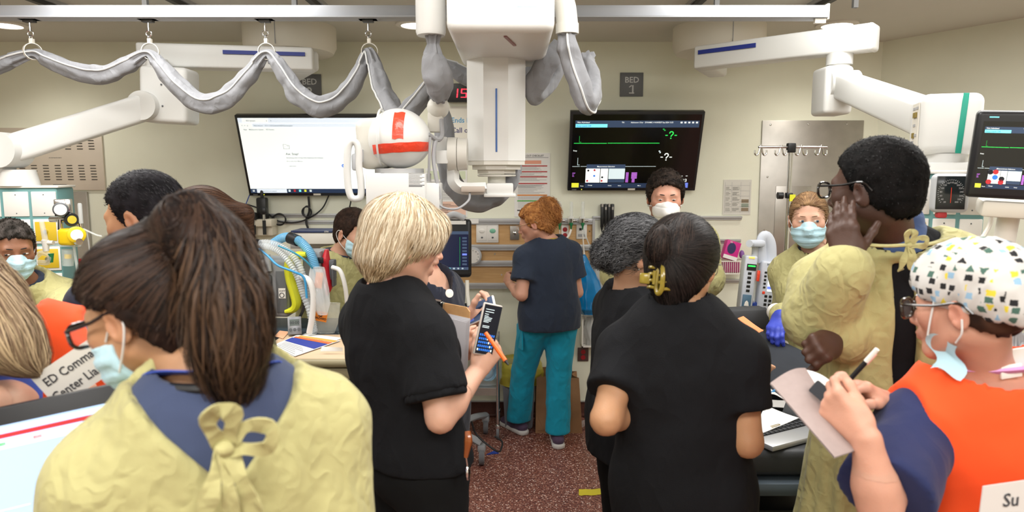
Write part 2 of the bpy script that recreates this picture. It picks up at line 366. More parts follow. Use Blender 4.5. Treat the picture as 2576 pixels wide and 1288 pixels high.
def steel_panel_left():
    a, b_ = wall_pt(-120, 322), wall_pt(268, 478); xc = (a[0] + b_[0]) / 2; w = b_[0] - a[0]
    t = thing('vented_panel', 'beige metal wall panel with rows of black vent slots', 'wall panel', (xc, WY, b_[2]))
    MB().box((xc, WY - .008, (a[2] + b_[2]) / 2), (w, .016, a[2] - b_[2]), bev=.002).build('sheet', M_steel2, t)
    for i in range(10):
        px = 29 + i * 29.6 - 60
        for row in list(range(6)) + list(range(8, 14)):
            py = 354 + row * 7.05 + (6 if row > 7 else 0)
            if row < 6: py = 340 + row * 7.0 + (px - 29) * 0
            p = wall_pt(px + (row - 6) * .9, py)
            if px > 250: continue
            b = MB().box((p[0], WY - .0165, p[2]), (.040, .003, .0055)); b.build('vent_slot', M_black, t)
    p, q = wall_pt(138, 464), wall_pt(172, 475)
    b = MB().box(((p[0] + q[0]) / 2, WY - .018, (p[2] + q[2]) / 2), (q[0] - p[0], .004, p[2] - q[2]), m=0)
    for k, s_ in enumerate(('IPS 1-8', 'FED FROM PP-1M1', '10 KVA 120V')):
        b.text(s_, ((p[0] + q[0]) / 2, WY - .0205, p[2] - .009 - k * .009), X3, Z3, .005, 1, align='c')
    b.build('name_plate', [M_black, M_white], t)
    s = wall_pt(143, 398)
    MB().text('DO NOT BLOCK VENTS', (s[0], WY - .0175, s[2]), X3, Z3, .006, align='c').build('lettering', M_dgrey, t)
    c, d = wall_pt(-120, 482), wall_pt(246, 800)
    o = MB().box(((c[0] + d[0]) / 2, WY - .0125, (c[2] + d[2]) / 2), (d[0] - c[0], .023, c[2] - d[2]), bev=.006).build('steel_cabinet_front', M_steel)
    tag(o, 'brushed steel wall panel with red outlets below the vented panel', 'wall panel')
    for k, (px, py, mm, lab) in enumerate(((188, 650, 'r', 'round red emergency socket on steel panel, left one of the pair'), (207, 658, 'r', 'round red emergency socket on steel panel, lower right one of the pair'), (193, 688, 'g', 'small round green socket low on the steel panel'))):
        s = wall_pt(px, py)
        mm = mat('socket_red', 'b3242b', .4) if mm == 'r' else mat('socket_green', '1f6b4a', .4)
        b = MB().lathe([(.024, 0), (.024, .006), (.02, .008), (0, .008)], (s[0], WY - .024, s[2]), R=frame((0, -1, 0)), n=18)
        b.box((s[0] - .006, WY - .033, s[2] + .004), (.003, .002, .009), m=1).box((s[0] + .006, WY - .033, s[2] + .004), (.003, .002, .009), m=1)
        tag(b.build('wall_socket', [mm, M_black]), lab, 'socket', 'sockets on the left steel panel')
steel_panel_left()
# ---- bed signs
M_sign = mat('sign_grey', '6a6c70', .5); M_signtx = mat('sign_letter', 'd4d6d8', .5)
for (x0, y0, x1, y1, n) in ((1560, 183, 1617, 243, '1'), (749, 187, 810, 249, '2')):
    a, b_ = wall_pt(x0, y0), wall_pt(x1, y1); xc = (a[0] + b_[0]) / 2
    t = thing('bed_sign', 'square grey wall sign reading BED ' + {'1': '1 above the dark monitor screen', '2': '2 above the bright television'}[n], 'sign', (xc, WY - .006, b_[2]))
    MB().box((xc, WY - .005, (a[2] + b_[2]) / 2), (b_[0] - a[0], .010, a[2] - b_[2]), bev=.0015).build('plate', M_sign, t)
    h = a[2] - b_[2]
    MB().text('BED', (xc, WY - .0108, b_[2] + h * .58), X3, Z3, h * .25, align='c').text(n, (xc, WY - .0108, b_[2] + h * .12), X3, Z3, h * .37, align='c').build('lettering', M_signtx, t)
    if n == '1': MB().rect((xc, WY - .0112, b_[2] + h * .12), X3, Z3, -h * .11, 0, h * .11, h * .045).prism([(-h * .11, h * .29), (-h * .11, h * .25), (0, h * .31), (0, h * .37)], (xc, WY - .0112, b_[2] + h * .12), X3, Z3, .0002).build('numeral_serif', M_signtx, t)
# ---- led clock
a, b_ = wall_pt(1126, 211, .03), wall_pt(1236, 257, .03); xc = (a[0] + b_[0]) / 2; zc = (a[2] + b_[2]) / 2
t = thing('led_clock', 'black digital wall clock with red figures behind the crane column', 'clock', (xc, WY, b_[2]))
MB().box((xc, WY - .03, zc), (b_[0] - a[0], .06, a[2] - b_[2]), bev=.004).build('case', M_black, t)
def seg_digit(b, o, X, Z, w, h, d, m=0, s=.12):
    segs = {'0': 'abcdef', '1': 'bc', '2': 'abged', '3': 'abgcd', '4': 'fgbc', '5': 'afgcd', '6': 'afgedc', '7': 'abc', '8': 'abcdefg', '9': 'abcdfg'}[d]
    th = h * s; sl = .10
    P = {'a': (0, h - th, w, h), 'd': (0, 0, w, th), 'g': (0, h / 2 - th / 2, w, h / 2 + th / 2), 'b': (w - th, h / 2, w, h), 'c': (w - th, 0, w, h / 2), 'f': (0, h / 2, th, h), 'e': (0, 0, th, h / 2)}
    for q in segs:
        x0, y0, x1, y1 = P[q]
        x0 += .002 * (q in 'adg'); x1 -= .002 * (q in 'adg'); y0 += .0015; y1 -= .0015
        b.add([o + (x0 + sl * y0) * X + y0 * Z, o + (x1 + sl * y0) * X + y0 * Z, o + (x1 + sl * y1) * X + y1 * Z, o + (x0 + sl * y1) * X + y1 * Z], [(0, 1, 2, 3)], m)
b = MB(); o0 = wall_pt(1140, 246, .062); h = .062
for k, (d_, dx) in enumerate((('1', -.012), ('5', .05), ('2', .125), ('3', .187))): seg_digit(b, V(o0[0] + dx, WY - .062, o0[2]), X3, Z3, .042, h, d_)
for dz in (.018, .042): b.box((o0[0] + .113, WY - .062, o0[2] + dz), (.007, .002, .007))
b.build('figures', mat('led_red', 'ff2a3c', .5, emit=4), t)
# ---- posters and papers
M_paper = mat('white_paper', 'ecebe8', .7); M_ink = mat('black_ink', '3a3a3e', .8)
def poster(name, label, px0, py0, px1, py1, draw, mats, cat='poster', base=M_paper, Y=WY):
    a, b_ = at(px0, py0, Y), at(px1, py1, Y); w, h = b_[0] - a[0], a[2] - b_[2]
    t = thing(name, label, cat, ((a[0] + b_[0]) / 2, Y - .002, b_[2]))
    MB().box(((a[0] + b_[0]) / 2, Y - .002, (a[2] + b_[2]) / 2), (w, .004, h)).build('sheet', base, t)
    b = MB(); o = V(a[0], Y - .0048, b_[2]); draw(b, o, w, h)
    b.build('print', mats, t); return t
M_red = mat('print_red', 'b93a3e', .7); M_salmon = mat('print_salmon', 'eaa58c', .7); M_orange = mat('print_orange', 'e08a3c', .7); M_green = mat('print_green', '55a84a', .7); M_blue = mat('print_blue', '2c3f9e', .7); M_cyan = mat('print_cyan', '3f97c8', .7); M_lgrey = mat('print_grey', 'a8a8aa', .7)
def lines(b, o, x0, x1, y0, y1, n, m, rng, th=.0018):
    for i in range(n):
        y = y1 - (y1 - y0) * (i + .5) / n; e = x0 + (x1 - x0) * rng.uniform(.55, 1)
        b.rect(o, X3, Z3, x0, y - th, e, y + th, m)
def d_checklist(b, o, w, h):
    R = random.Random(3)
    b.text('TIME OUT CHECKLIST', o + V(w * .5, 0, h * .945), X3, Z3, h * .028, 1, align='c', squeeze=.95)
    b.rect(o, X3, Z3, .06 * w, h * .925, .95 * w, h * .935, 5)
    b.rect(o, X3, Z3, .1 * w, h * .83, .75 * w, h * .885, 2)
    for y, m in ((.79, 0), (.70, 0), (.62, 0), (.515, 0)):
        b.rect(o, X3, Z3, .08 * w, h * y, .92 * w, h * (y + .018), m); lines(b, o, .1 * w, .9 * w, h * (y - .06), h * (y - .005), 4, 5, R, .0012)
    b.rect(o, X3, Z3, .08 * w, h * .33, .92 * w, h * .35, 3); lines(b, o, .1 * w, .9 * w, h * .27, h * .325, 4, 5, R, .0012)
    lines(b, o, .1 * w, .9 * w, h * .36, h * .50, 8, 5, R, .0012)
    b.rect(o, X3, Z3, .08 * w, h * .24, .92 * w, h * .26, 4); lines(b, o, .1 * w, .9 * w, h * .13, h * .23, 5, 5, R, .0012)
    b.rect(o, X3, Z3, .08 * w, h * .09, .92 * w, h * .11, 1)
poster('checklist_poster', 'white TIME OUT CHECKLIST poster with red bands on the wall', 1294, 385, 1383, 545, d_checklist, [M_red, M_ink, M_salmon, M_orange, M_green, M_lgrey])
def d_ends(b, o, w, h):
    for k, (s_, m) in enumerate((('Ends in', 0), ('Call one', 1))): b.text(s_, o + V(.035, 0, h * (.52 - .30 * k)), X3, Z3, .036, m)
poster('wall_notice', 'white wall notice with blue words Ends in, Call, behind the crane column', 1122, 268, 1250, 352, d_ends, [M_cyan, mat('print_navy', '2b3170', .7)], cat='notice', base=mat('notice_white', 'e3e0d6', .7))
def d_list(cols):
    def f(b, o, w, h):
        R = random.Random(8); b.rect(o, X3, Z3, .04 * w, .78 * h, .96 * w, .95 * h, 1); b.rect(o, X3, Z3, .04 * w, .04 * h, .96 * w, .32 * h, 2)
        lines(b, o, .08 * w, .92 * w, .36 * h, .74 * h, 12, 0, R); lines(b, o, .08 * w, .9 * w, .08 * h, .28 * h, 6, 3, R)
    return f
poster('notice_sheet', 'paper notice with pink and green boxes below the X-ray head', 1070, 424, 1176, 546, d_list(0), [M_lgrey, mat('print_lgreen', 'd3dcc0', .7), mat('print_pink', 'efc9b6', .7), M_ink], cat='notice')
def d_chart(b, o, w, h):
    R = random.Random(5)
    for i in range(6): b.rect(o, X3, Z3, .06 * w, h * (.08 + .15 * i), .94 * w, h * (.08 + .15 * i) + .0015, 0)
    for x in (.06, .3, .62, .94): b.rect(o, X3, Z3, x * w, .06 * h, x * w + .0015, .93 * h, 0)
    for i in range(5): lines(b, o, .09 * w, .28 * w, h * (.1 + .15 * i), h * (.2 + .15 * i), 3, 1, R, .001); lines(b, o, .33 * w, .6 * w, h * (.1 + .15 * i), h * (.2 + .15 * i), 4, 1, R, .001)
    for i, m in enumerate((3, 2, 3)): b.rect(o, X3, Z3, .66 * w, h * (.1 + .12 * i), .92 * w, h * (.2 + .12 * i), m)
poster('chart_sheet', 'printed instruction chart in a clear sleeve beside the steel panel', 1820, 452, 1887, 540, d_chart, [M_lgrey, M_ink, mat('photo_green', '8f9a8c', .6), mat('photo_brown', '8c7c66', .6)], cat='chart', base=mat('sleeve_paper', 'd9d7cf', .35))
# ---- wall plates
M_plate = mat('plate_white', 'e9e7e2', .4)
def plate(name, label, cat, px0, py0, px1, py1, extra=None, m=M_plate, off=.02, group=None):
    a, b_ = at(px0, py0, WY - off), at(px1, py1, WY - off); c = V((a[0] + b_[0]) / 2, WY - off - .005, (a[2] + b_[2]) / 2); w, h = b_[0] - a[0], a[2] - b_[2]
    t = thing(name, label, cat, (c[0], WY - off, b_[2]), group)
    MB().box(c, (w, .01, h), bev=.003).build('cover', m, t)
    if extra: extra(t, V(c[0], WY - off - .0105, c[2]), w, h)
    return t
def e_call(t, c, w, h):
    for sx, mm in ((-.24, M_plate), (.24, mat('call_green', '7fc0a4', .5))):
        MB().box(c + V(sx * w, 0, 0), (w * .42, .006, h * .8), bev=.004).build('module', M_plate, t)
        MB().ell(c + V(sx * w, -.003, h * .14), (w * .14, .005, h * .13), n=14).build('button', mm, t)
        MB().ell(c + V(sx * w, -.003, -h * .22), (w * .05, .004, h * .05), n=10).build('jack', M_dgrey, t)
plate('nurse_call_plate', 'white nurse call plate with a green button on the maple panel', 'wall plate', 1198, 564, 1254, 610, e_call)
def e_jack(t, c, w, h): MB().lathe([(.014, 0), (.014, .006), (.008, .01), (0, .012)], c, R=frame((0, -1, 0)), n=16).build('jack', M_chrome, t)
plate('jack_plate', 'steel wall plate with a single round jack on the maple panel', 'wall plate', 1283, 568, 1306, 603, e_jack, m=M_steel)
M_rsock = mat('hospital_red', 'a5202a', .4)
def e_red(t, c, w, h):
    for s in (.2, -.2):
        MB().lathe([(.016, 0), (.016, .005), (0, .006)], c + V(0, 0, s * h), R=frame((0, -1, 0)), n=16).build('socket', M_rsock, t)
plate('outlet_plate', 'white wall plate with two round red sockets under the flowmeters', 'outlet', 1412, 566, 1430, 602, e_red)
plate('data_plate', 'tall white wall plate behind the green flowmeter nozzles', 'wall plate', 1450, 563, 1476, 601, lambda t, c, w, h: (MB().box(c + V(-w * .12, 0, h * .15), (.018, .006, .018), bev=.002).build('port', M_black, t), MB().box(c + V(0, 0, -h * .25), (w * .7, .004, .02), bev=.001).build('label_strip', M_lgrey, t)))
def e_red2(t, c, w, h):
    for s in (.2, -.2): MB().lathe([(.017, 0), (.017, .005), (0, .006)], c + V(0, 0, s * h), R=frame((0, -1, 0)), n=16).build('socket', M_rsock, t)
plate('low_outlet_plate', 'dark brown outlet plate with red sockets low on the wall', 'outlet', 1453, 874, 1480, 908, e_red2, m=mat('plate_brown', '5a4440', .5), off=.0)
b = MB(); p, q = at(1183, 551, WY - .04), at(1204, 562, WY - .04)
tag(MB().box(((p[0] + q[0]) / 2, WY - .04, (p[2] + q[2]) / 2), (q[0] - p[0], .003, p[2] - q[2])).build('rail_label', M_paper), 'small white paper label stuck on the headwall rail', 'label')
# yellow floor tape
p = atz(1458, 1240, 0.0); q = atz(1545, 1236, 0.0)
b = MB(); rr = random.Random(4); n = 16
up_ = [(p[0] + (q[0] + .1 - p[0]) * i / n, p[1] + .045 + rr.uniform(-.006, .006), .002) for i in range(n + 1)]; dn = [(x - .01 + rr.uniform(-.004, .004), y - .075 + rr.uniform(-.004, .004), .002) for x, y, _ in up_]
b.add(up_ + dn, [(i, n + 1 + i, n + 2 + i, i + 1) for i in range(n)])
tag(b.build('floor_tape', mat('tape_yellow', 'd9c832', .5)), 'torn strip of yellow tape stuck on the red floor', 'tape')
# ================================================================= figure modelling: distance fields meshed into one surface
f32 = np.float32
def vnoise(P, seed=0):
    """smooth value noise in -1..1"""
    P = np.asarray(P, f32); i = np.floor(P).astype(np.int64); f = P - i; f = f * f * (3 - 2 * f)
    def h(a, b, c):
        n = (a * 374761393 + b * 668265263 + c * 2147483647 + seed * 974634777) & 0xffffffff
        n = ((n ^ (n >> 13)) * 1274126177) & 0xffffffff
        return ((n ^ (n >> 16)) & 0xffff).astype(f32) / 32767.5 - 1
    x, y, z = i[..., 0], i[..., 1], i[..., 2]; fx, fy, fz = f[..., 0], f[..., 1], f[..., 2]; r = 0
    for dx in (0, 1):
        for dy in (0, 1):
            for dz in (0, 1):
                r = r + h(x + dx, y + dy, z + dz) * (fx if dx else 1 - fx) * (fy if dy else 1 - fy) * (fz if dz else 1 - fz)
    return r
def ridge(P, seed=0): return 1 - 2 * np.abs(vnoise(P, seed))
def dot(P, n): return P @ np.asarray(n, f32)
class SD:
    def __init__(s): s.p = []; s.cuts = []
    def _add(s, fn, lo, hi, k, sub, cuts): s.p.append((fn, np.asarray(lo, float), np.asarray(hi, float), k, sub, cuts or [])); return s
    def cone(s, a, b, ra, rb=None, k=.02, flat=None, sub=False, cuts=None):
        a = V(a); b = V(b); rb = ra if rb is None else rb; ba = (b - a).astype(f32); L2 = float(ba @ ba) + 1e-9; a32 = a.astype(f32)
        fn_n, ff = (np.asarray(flat[0], f32), flat[1]) if flat else (None, 1)
        if flat: ban = ba + (1 / ff - 1) * (ba @ fn_n) * fn_n; L2 = float(ban @ ban) + 1e-9
        def fn(P):
            q = P - a32
            if flat: q = q + ((1 / ff - 1) * (q @ fn_n))[..., None] * fn_n; B = ban
            else: B = ba
            t = np.clip(q @ B / f32(L2), 0, 1); w = q - t[..., None] * B
            return np.sqrt((w * w).sum(-1)) - (ra + (rb - ra) * t)
        r = max(ra, rb) * 1.02; return s._add(fn, np.minimum(a, b) - r, np.maximum(a, b) + r, k, sub, cuts)
    def ell(s, c, r, R=None, k=.02, sub=False, cuts=None):
        c = V(c); r = np.array((r, r, r) if np.isscalar(r) else r, float); R = np.eye(3) if R is None else R; R32 = R.astype(f32); c32 = c.astype(f32); r32 = r.astype(f32)
        def fn(P):
            q = (P - c32) @ R32; k0 = np.sqrt(((q / r32) ** 2).sum(-1)); k1 = np.sqrt(((q / (r32 * r32)) ** 2).sum(-1))
            return k0 * (k0 - 1) / (k1 + 1e-6)
        e = np.sqrt(((R * r) ** 2).sum(1)); return s._add(fn, c - e, c + e, k, sub, cuts)
    def box(s, c, h, R=None, rd=.01, k=.01, sub=False, cuts=None):
        c = V(c); R = np.eye(3) if R is None else R; R32 = R.astype(f32); c32 = c.astype(f32); h32 = (np.array(h) - rd).astype(f32)
        def fn(P):
            q = np.abs((P - c32) @ R32) - h32
            return np.sqrt((np.maximum(q, 0) ** 2).sum(-1)) + np.minimum(q.max(-1), 0) - rd
        e = np.abs(R) @ np.array(h); return s._add(fn, c - e, c + e, k, sub, cuts)
    @staticmethod
    def _mix(F, q, k, sub):
        if sub:
            q = -q; h = np.clip(.5 - .5 * (q - F) / k, 0, 1) if k > 0 else None
            return np.maximum(F, q) if h is None else q * (1 - h) + F * h + k * h * (1 - h)
        if k <= 0: return np.minimum(F, q)
        h = np.clip(.5 + .5 * (q - F) / k, 0, 1); return q * (1 - h) + F * h - k * h * (1 - h)
    def eval(s, P):
        P = np.asarray(P, f32); F = np.full(P.shape[:-1], 9., f32)
        for fn, lo, hi, k, sub, cuts in s.p:
            q = fn(P)
            for c in cuts: q = np.maximum(q, c(P))
            F = s._mix(F, q, k, sub)
        for c in s.cuts: F = np.maximum(F, c(P))
        return F
    def grad(s, P, e=.002):
        P = np.asarray(P, f32); g = np.zeros_like(P)
        for d in ((1, -1, -1), (-1, -1, 1), (-1, 1, -1), (1, 1, 1)):
            d = np.array(d, f32); g += d * s.eval(P + e * d)[..., None]
        return g / (np.linalg.norm(g, axis=-1, keepdims=True) + 1e-9)
    def mesh(s, h, lo=None, hi=None):
        add = [p for p in s.p if not p[4]]
        L = np.min([p[1] for p in add], 0) - 2 * h if lo is None else V(lo); Hh = np.max([p[2] for p in add], 0) + 2 * h if hi is None else V(hi)
        n = np.maximum(3, np.ceil((Hh - L) / h).astype(int) + 1); ax = [(L[i] + h * np.arange(n[i])).astype(f32) for i in range(3)]
        Fd = np.full(n, 9., f32)
        for fn, plo, phi, k, sub, cuts in s.p:
            pad = k + 2.5 * h; i0 = np.clip(np.floor((plo - pad - L) / h).astype(int), 0, n - 1); i1 = np.clip(np.ceil((phi + pad - L) / h).astype(int) + 1, 1, n)
            if (i1 - i0 < 1).any(): continue
            if ((plo - pad) > Hh).any() or ((phi + pad) < L).any(): continue
            sl = tuple(slice(i0[j], i1[j]) for j in range(3))
            P = np.stack(np.meshgrid(*[ax[j][sl[j]] for j in range(3)], indexing='ij'), -1); q = fn(P)
            for c in cuts: q = np.maximum(q, c(P))
            Fd[sl] = s._mix(Fd[sl], q, k, sub)
        if s.cuts:
            idx = np.nonzero(Fd < 3 * h); P = np.stack([ax[j][idx[j]] for j in range(3)], -1); q = Fd[idx]
            for c in s.cuts: q = np.maximum(q, c(P))
            Fd[idx] = q
        return nets(Fd, L, h)
def nets(Fd, L, h):
    S = Fd < 0; n = np.array(Fd.shape); C = np.zeros(n - 1, np.int8)
    for dx in (0, 1):
        for dy in (0, 1):
            for dz in (0, 1): C += S[dx:n[0] - 1 + dx, dy:n[1] - 1 + dy, dz:n[2] - 1 + dz]
    cells = np.nonzero((C > 0) & (C < 8)); m = len(cells[0])
    if m == 0: return np.zeros((0, 3)), np.zeros((0, 4), np.int64)
    idx = np.full(n - 1, -1, np.int64); idx[cells] = np.arange(m)
    cs = [(x, y, z) for x in (0, 1) for y in (0, 1) for z in (0, 1)]; f = {c: Fd[cells[0] + c[0], cells[1] + c[1], cells[2] + c[2]] for c in cs}
    acc = np.zeros((m, 3)); cnt = np.zeros(m)
    for c in cs:
        for a in range(3):
            if c[a] == 0:
                d = list(c); d[a] = 1; f0, f1 = f[c], f[tuple(d)]; k = (f0 < 0) != (f1 < 0)
                t = f0[k] / (f0[k] - f1[k]); p = np.tile(np.array(c, float), (k.sum(), 1)); p[:, a] = t; acc[k] += p; cnt[k] += 1
    vs = L + h * (np.stack(cells, 1) + acc / cnt[:, None]); fs = []
    for a in range(3):
        b, c = (a + 1) % 3, (a + 2) % 3
        sl0 = [slice(None)] * 3; sl1 = [slice(None)] * 3; sl0[a] = slice(0, -1); sl1[a] = slice(1, None)
        e = np.nonzero(S[tuple(sl0)] != S[tuple(sl1)]); e = np.stack(e, 1)
        k = (e[:, b] > 0) & (e[:, c] > 0) & (e[:, b] < n[b] - 1) & (e[:, c] < n[c] - 1); e = e[k]
        ins = S[tuple(e.T)]
        def cell(db, dc): q = e.copy(); q[:, b] -= db; q[:, c] -= dc; return idx[tuple(q.T)]
        q = np.stack([cell(1, 1), cell(0, 1), cell(0, 0), cell(1, 0)], 1); q[~ins] = q[~ins][:, ::-1]; fs.append(q)
    fs = np.concatenate(fs); return vs, fs[(fs >= 0).all(1)]
def vnormals(vs, fs):
    a = vs[fs[:, 2]] - vs[fs[:, 0]]; b = vs[fs[:, 3]] - vs[fs[:, 1]]; fn = np.cross(a, b); N = np.zeros_like(vs)
    for j in range(4):
        for k in range(3): N[:, k] += np.bincount(fs[:, j], fn[:, k], len(vs))
    return N / (np.linalg.norm(N, axis=1, keepdims=True) + 1e-12)
def relax(vs, fs, it=1, lam=.5):
    for _ in range(it):
        acc = np.zeros_like(vs); cnt = np.bincount(fs.ravel(), minlength=len(vs)).astype(float)[:, None]; c = vs[fs].mean(1)
        for j in range(4):
            for k in range(3): acc[:, k] += np.bincount(fs[:, j], c[:, k], len(vs))
        vs = vs + lam * (acc / np.maximum(cnt, 1) - vs)
    return vs
def multires(sd, h, boxes):
    """coarse surface, with finer surface inside the given boxes (head, hands); all one mesh"""
    vs, fs = sd.mesh(h); keep = np.ones(len(fs), bool); out = [(vs, fs)]
    cen = vs[fs].mean(1)
    for lo, hi, hh in boxes:
        keep &= ~((cen > V(lo) + h * 1.2) & (cen < V(hi) - h * 1.2)).all(1); out.append(sd.mesh(hh, lo, hi))
    fs = fs[keep]; V_, F_, n = [vs], [fs], len(vs)
    for v, f in out[1:]: V_.append(v); F_.append(f + n); n += len(v)
    vs = np.concatenate(V_); fs = np.concatenate(F_); used = np.zeros(len(vs), bool); used[fs] = True; re = np.cumsum(used) - 1
    return vs[used], re[fs]
class Fr:
    """local frame: x to the figure's right, y forward, z up"""
    def __init__(s, o, R, sc=1.): s.o = V(o); s.R = R; s.s = sc
    def w(s, *p): return s.o + s.R @ (np.array(p if len(p) > 1 else p[0], float) * s.s)
    def d(s, *p): return s.R @ np.array(p, float)
    def loc(s, P): return ((P - s.o.astype(P.dtype)) @ s.R.astype(P.dtype)) / P.dtype.type(s.s)
def yawR(yaw, pitch=0, roll=0): return rotz(D(yaw)) @ rotx(D(pitch)) @ roty(D(roll))
FING = {'flat': (6, 8, 6), 'relax': (22, 30, 18), 'curl': (45, 55, 30), 'grip': (65, 75, 40), 'fist': (80, 95, 55)}
def add_hand(sd, wr, fdir, pn, side, pose='relax', s=1., curls=None, thumb=(.55, .75, .25), tcurl=18, k=.006, spread=.06, grow=0.):
    f = unit(fdir); pn = unit(V(pn) - np.dot(pn, f) * f); th = np.cross(f, pn) * (1 if side == 'R' else -1); wr = V(wr)
    base = [(.028, .090), (.009, .094), (-.010, .090), (-.027, .082)]; ln = [.072, .080, .074, .058]; rr = [.0088, .0090, .0086, .0076]
    sd.cone(wr, wr + f * .035 * s, .023 * s + grow, .026 * s + grow, .02, flat=(pn, .72))
    for (x, z) in base: sd.cone(wr + f * .022 * s + th * x * .55 * s, wr + (f * z + th * x) * s, .0155 * s + grow, .0125 * s + grow, .012)
    sd.ell(wr + (f * .045 + th * .026 + pn * .008) * s, (.02 * s + grow, .013 * s + grow, .034 * s + grow), R=np.stack([th, -pn, f], 1), k=.012)
    for i in range(4):
        c = (curls[i] if curls else FING[pose]); c = FING[c] if isinstance(c, str) else c
        p = wr + (f * base[i][1] + th * base[i][0]) * s; ang = 0; lat = unit(f + th * base[i][0] / .028 * spread)
        for j, fr in enumerate((.45, .31, .24)):
            ang += D(c[j]); d = math.cos(ang) * lat + math.sin(ang) * pn; q = p + d * ln[i] * fr * s
            sd.cone(p, q, (rr[i] * (1 - .08 * j)) * s + grow, (rr[i] * (1 - .08 * (j + 1))) * s + grow, k if j else .01); p = q
    d = unit(f * thumb[0] + th * thumb[1] + pn * thumb[2]); p = wr + (f * .022 + th * .022 + pn * .006) * s; up = unit(f * .9 - th * .35 + pn * .25)
    for j, (l, r0, r1) in enumerate(((.042, .0135, .0115), (.033, .0108, .0098), (.026, .0098, .0082))):
        q = p + d * l * s; sd.cone(p, q, r0 * s + grow, r1 * s + grow, .008); p = q; d = unit(d + up * math.tan(D(tcurl)) * (.6 if j == 0 else 1))
    e = wr + f * .095 * s; return (e - .125 * s, e + .125 * s)
SKINS = {'light': ('cc9c82', 'b0604e'), 'fair': ('d2a48c', 'bc6a5a'), 'tan': ('b58865', '985646'), 'brown': ('8a5e45', '744032'), 'olive': ('b98f72', 'a05c4b'), 'dark': ('4e352a', '462824'), 'pink': ('cb9780', 'b65c4c')}
def head_prims(sd, H, hs=1., male=False, neck_to=None, ear=1.):
    w = lambda *p: H.w(*p); R = H.R; a = hs
    E = lambda c, r, k=.02, sub=False: sd.ell(w(*c), tuple(x * a for x in r), R=R, k=k * a, sub=sub)
    Cn = lambda p, q, r0, r1, k=.02, sub=False: sd.cone(w(*p), w(*q), r0 * a, r1 * a, k * a, sub=sub)
    E((0, -.014, .030), (.0765, .097, .087)); E((0, .028, -.030), (.064, .062, .075), .03)
    for s in (-1, 1):
        Cn((s * .052, -.002, -.055), (s * .014, .068, -.100), .021 if male else .018, .0165, .03)
        E((s * .043, .058, -.022), (.020, .020, .018), .03)
    E((0, .070, -.100), (.023, .017, .017), .025)
    Cn((-.036, .076, .017), (.036, .076, .017), .0115 if male else .009, .0115 if male else .009, .02)
    for s in (-1, 1): E((s * .031, .097, -.001), (.018, .014, .0125), .012, True)
    for s in (-1, 1): E((s * .031, .0735, -.001), (.017, .014, .0125), .006)
    Cn((0, .085, .004), (0, .108, -.034), .0075, .0105, .012); E((0, .108, -.036), (.0115, .0105, .0095), .006)
    for s in (-1, 1): E((s * .0115, .098, -.040), (.0085, .010, .0075), .006)
    E((0, .083, -.063), (.030, .018, .020), .012)
    E((0, .098, -.063), (.021, .0075, .0062), .006); E((0, .097, -.0735), (.019, .0075, .0062), .006)
    Cn((-.022, .105, -.0683), (.022, .105, -.0683), .0022, .0022, .004, True)
    for s in (-1, 1):
        Rr = R @ rotz(D(s * -22)) @ rotx(D(-12))
        sd.ell(w(s * .082, -.016, -.012), (.0075 * a * ear, .0195 * a * ear, .033 * a * ear), R=Rr, k=.006)
        sd.ell(w(s * .090, -.008, -.010), (.006 * a, .0105 * a, .018 * a), R=Rr, k=.006, sub=True)
        sd.ell(w(s * .083, -.002, -.014), (.005 * a, .004 * a, .008 * a), R=Rr, k=.005)
    if neck_to is not None:
        r0 = .058 if male else .050
        sd.cone(w(0, -.030, -.055), V(neck_to), r0 * a, (r0 + .004) * a, .03)
def skin_cols(vs, H, skin, beard=0., lips=1.):
    b, r = (np.array(lin(c)) for c in SKINS[skin]); n = vnoise(vs * 55, 3) * .05 + vnoise(vs * 17, 5) * .05; c = b * (1 + n)[:, None]
    l = H.loc(np.asarray(vs, float)); g = lambda p, q: np.exp(-(((l - np.array(p)) / np.array(q)) ** 2).sum(1))
    red = .30 * (g((.045, .06, -.03), (.03, .03, .025)) + g((-.045, .06, -.03), (.03, .03, .025))) + .35 * g((0, .11, -.036), (.016, .02, .014)) + .35 * (g((.085, -.015, -.01), (.012, .025, .035)) + g((-.085, -.015, -.01), (.012, .025, .035)))
    red += lips * .9 * np.clip(g((0, .1, -.068), (.020, .016, .0095)) * 1.5, 0, 1)
    c = c * (1 - np.clip(red, 0, 1))[:, None] + r * np.clip(red, 0, 1)[:, None]
    if beard:
        m = np.clip((g((0, .06, -.09), (.06, .06, .045)) * 1.6 + g((.06, .02, -.06), (.02, .04, .05)) + g((-.06, .02, -.06), (.02, .04, .05))), 0, 1) * beard
        m *= (1 - np.clip(g((0, .1, -.068), (.020, .016, .0095)) * 1.5, 0, 1)); c = c * (1 - m * .75)[:, None]
    return c
M_skin = attr_mat('skin', .48, sss=.12, spec=.4, bump=.10, bscale=260)
M_hair = attr_mat('hair', .5, spec=.18)
M_hairbase = attr_mat('hair_mass', .7, spec=.1)
M_eye = mat('eye_white', 'c2b8ae', .25); M_iris = mat('iris_brown', '3a2a20', .2); M_irisb = mat('iris_blue', '3c5262', .2); M_pupil = mat('pupil', '0a0a0a', .1)
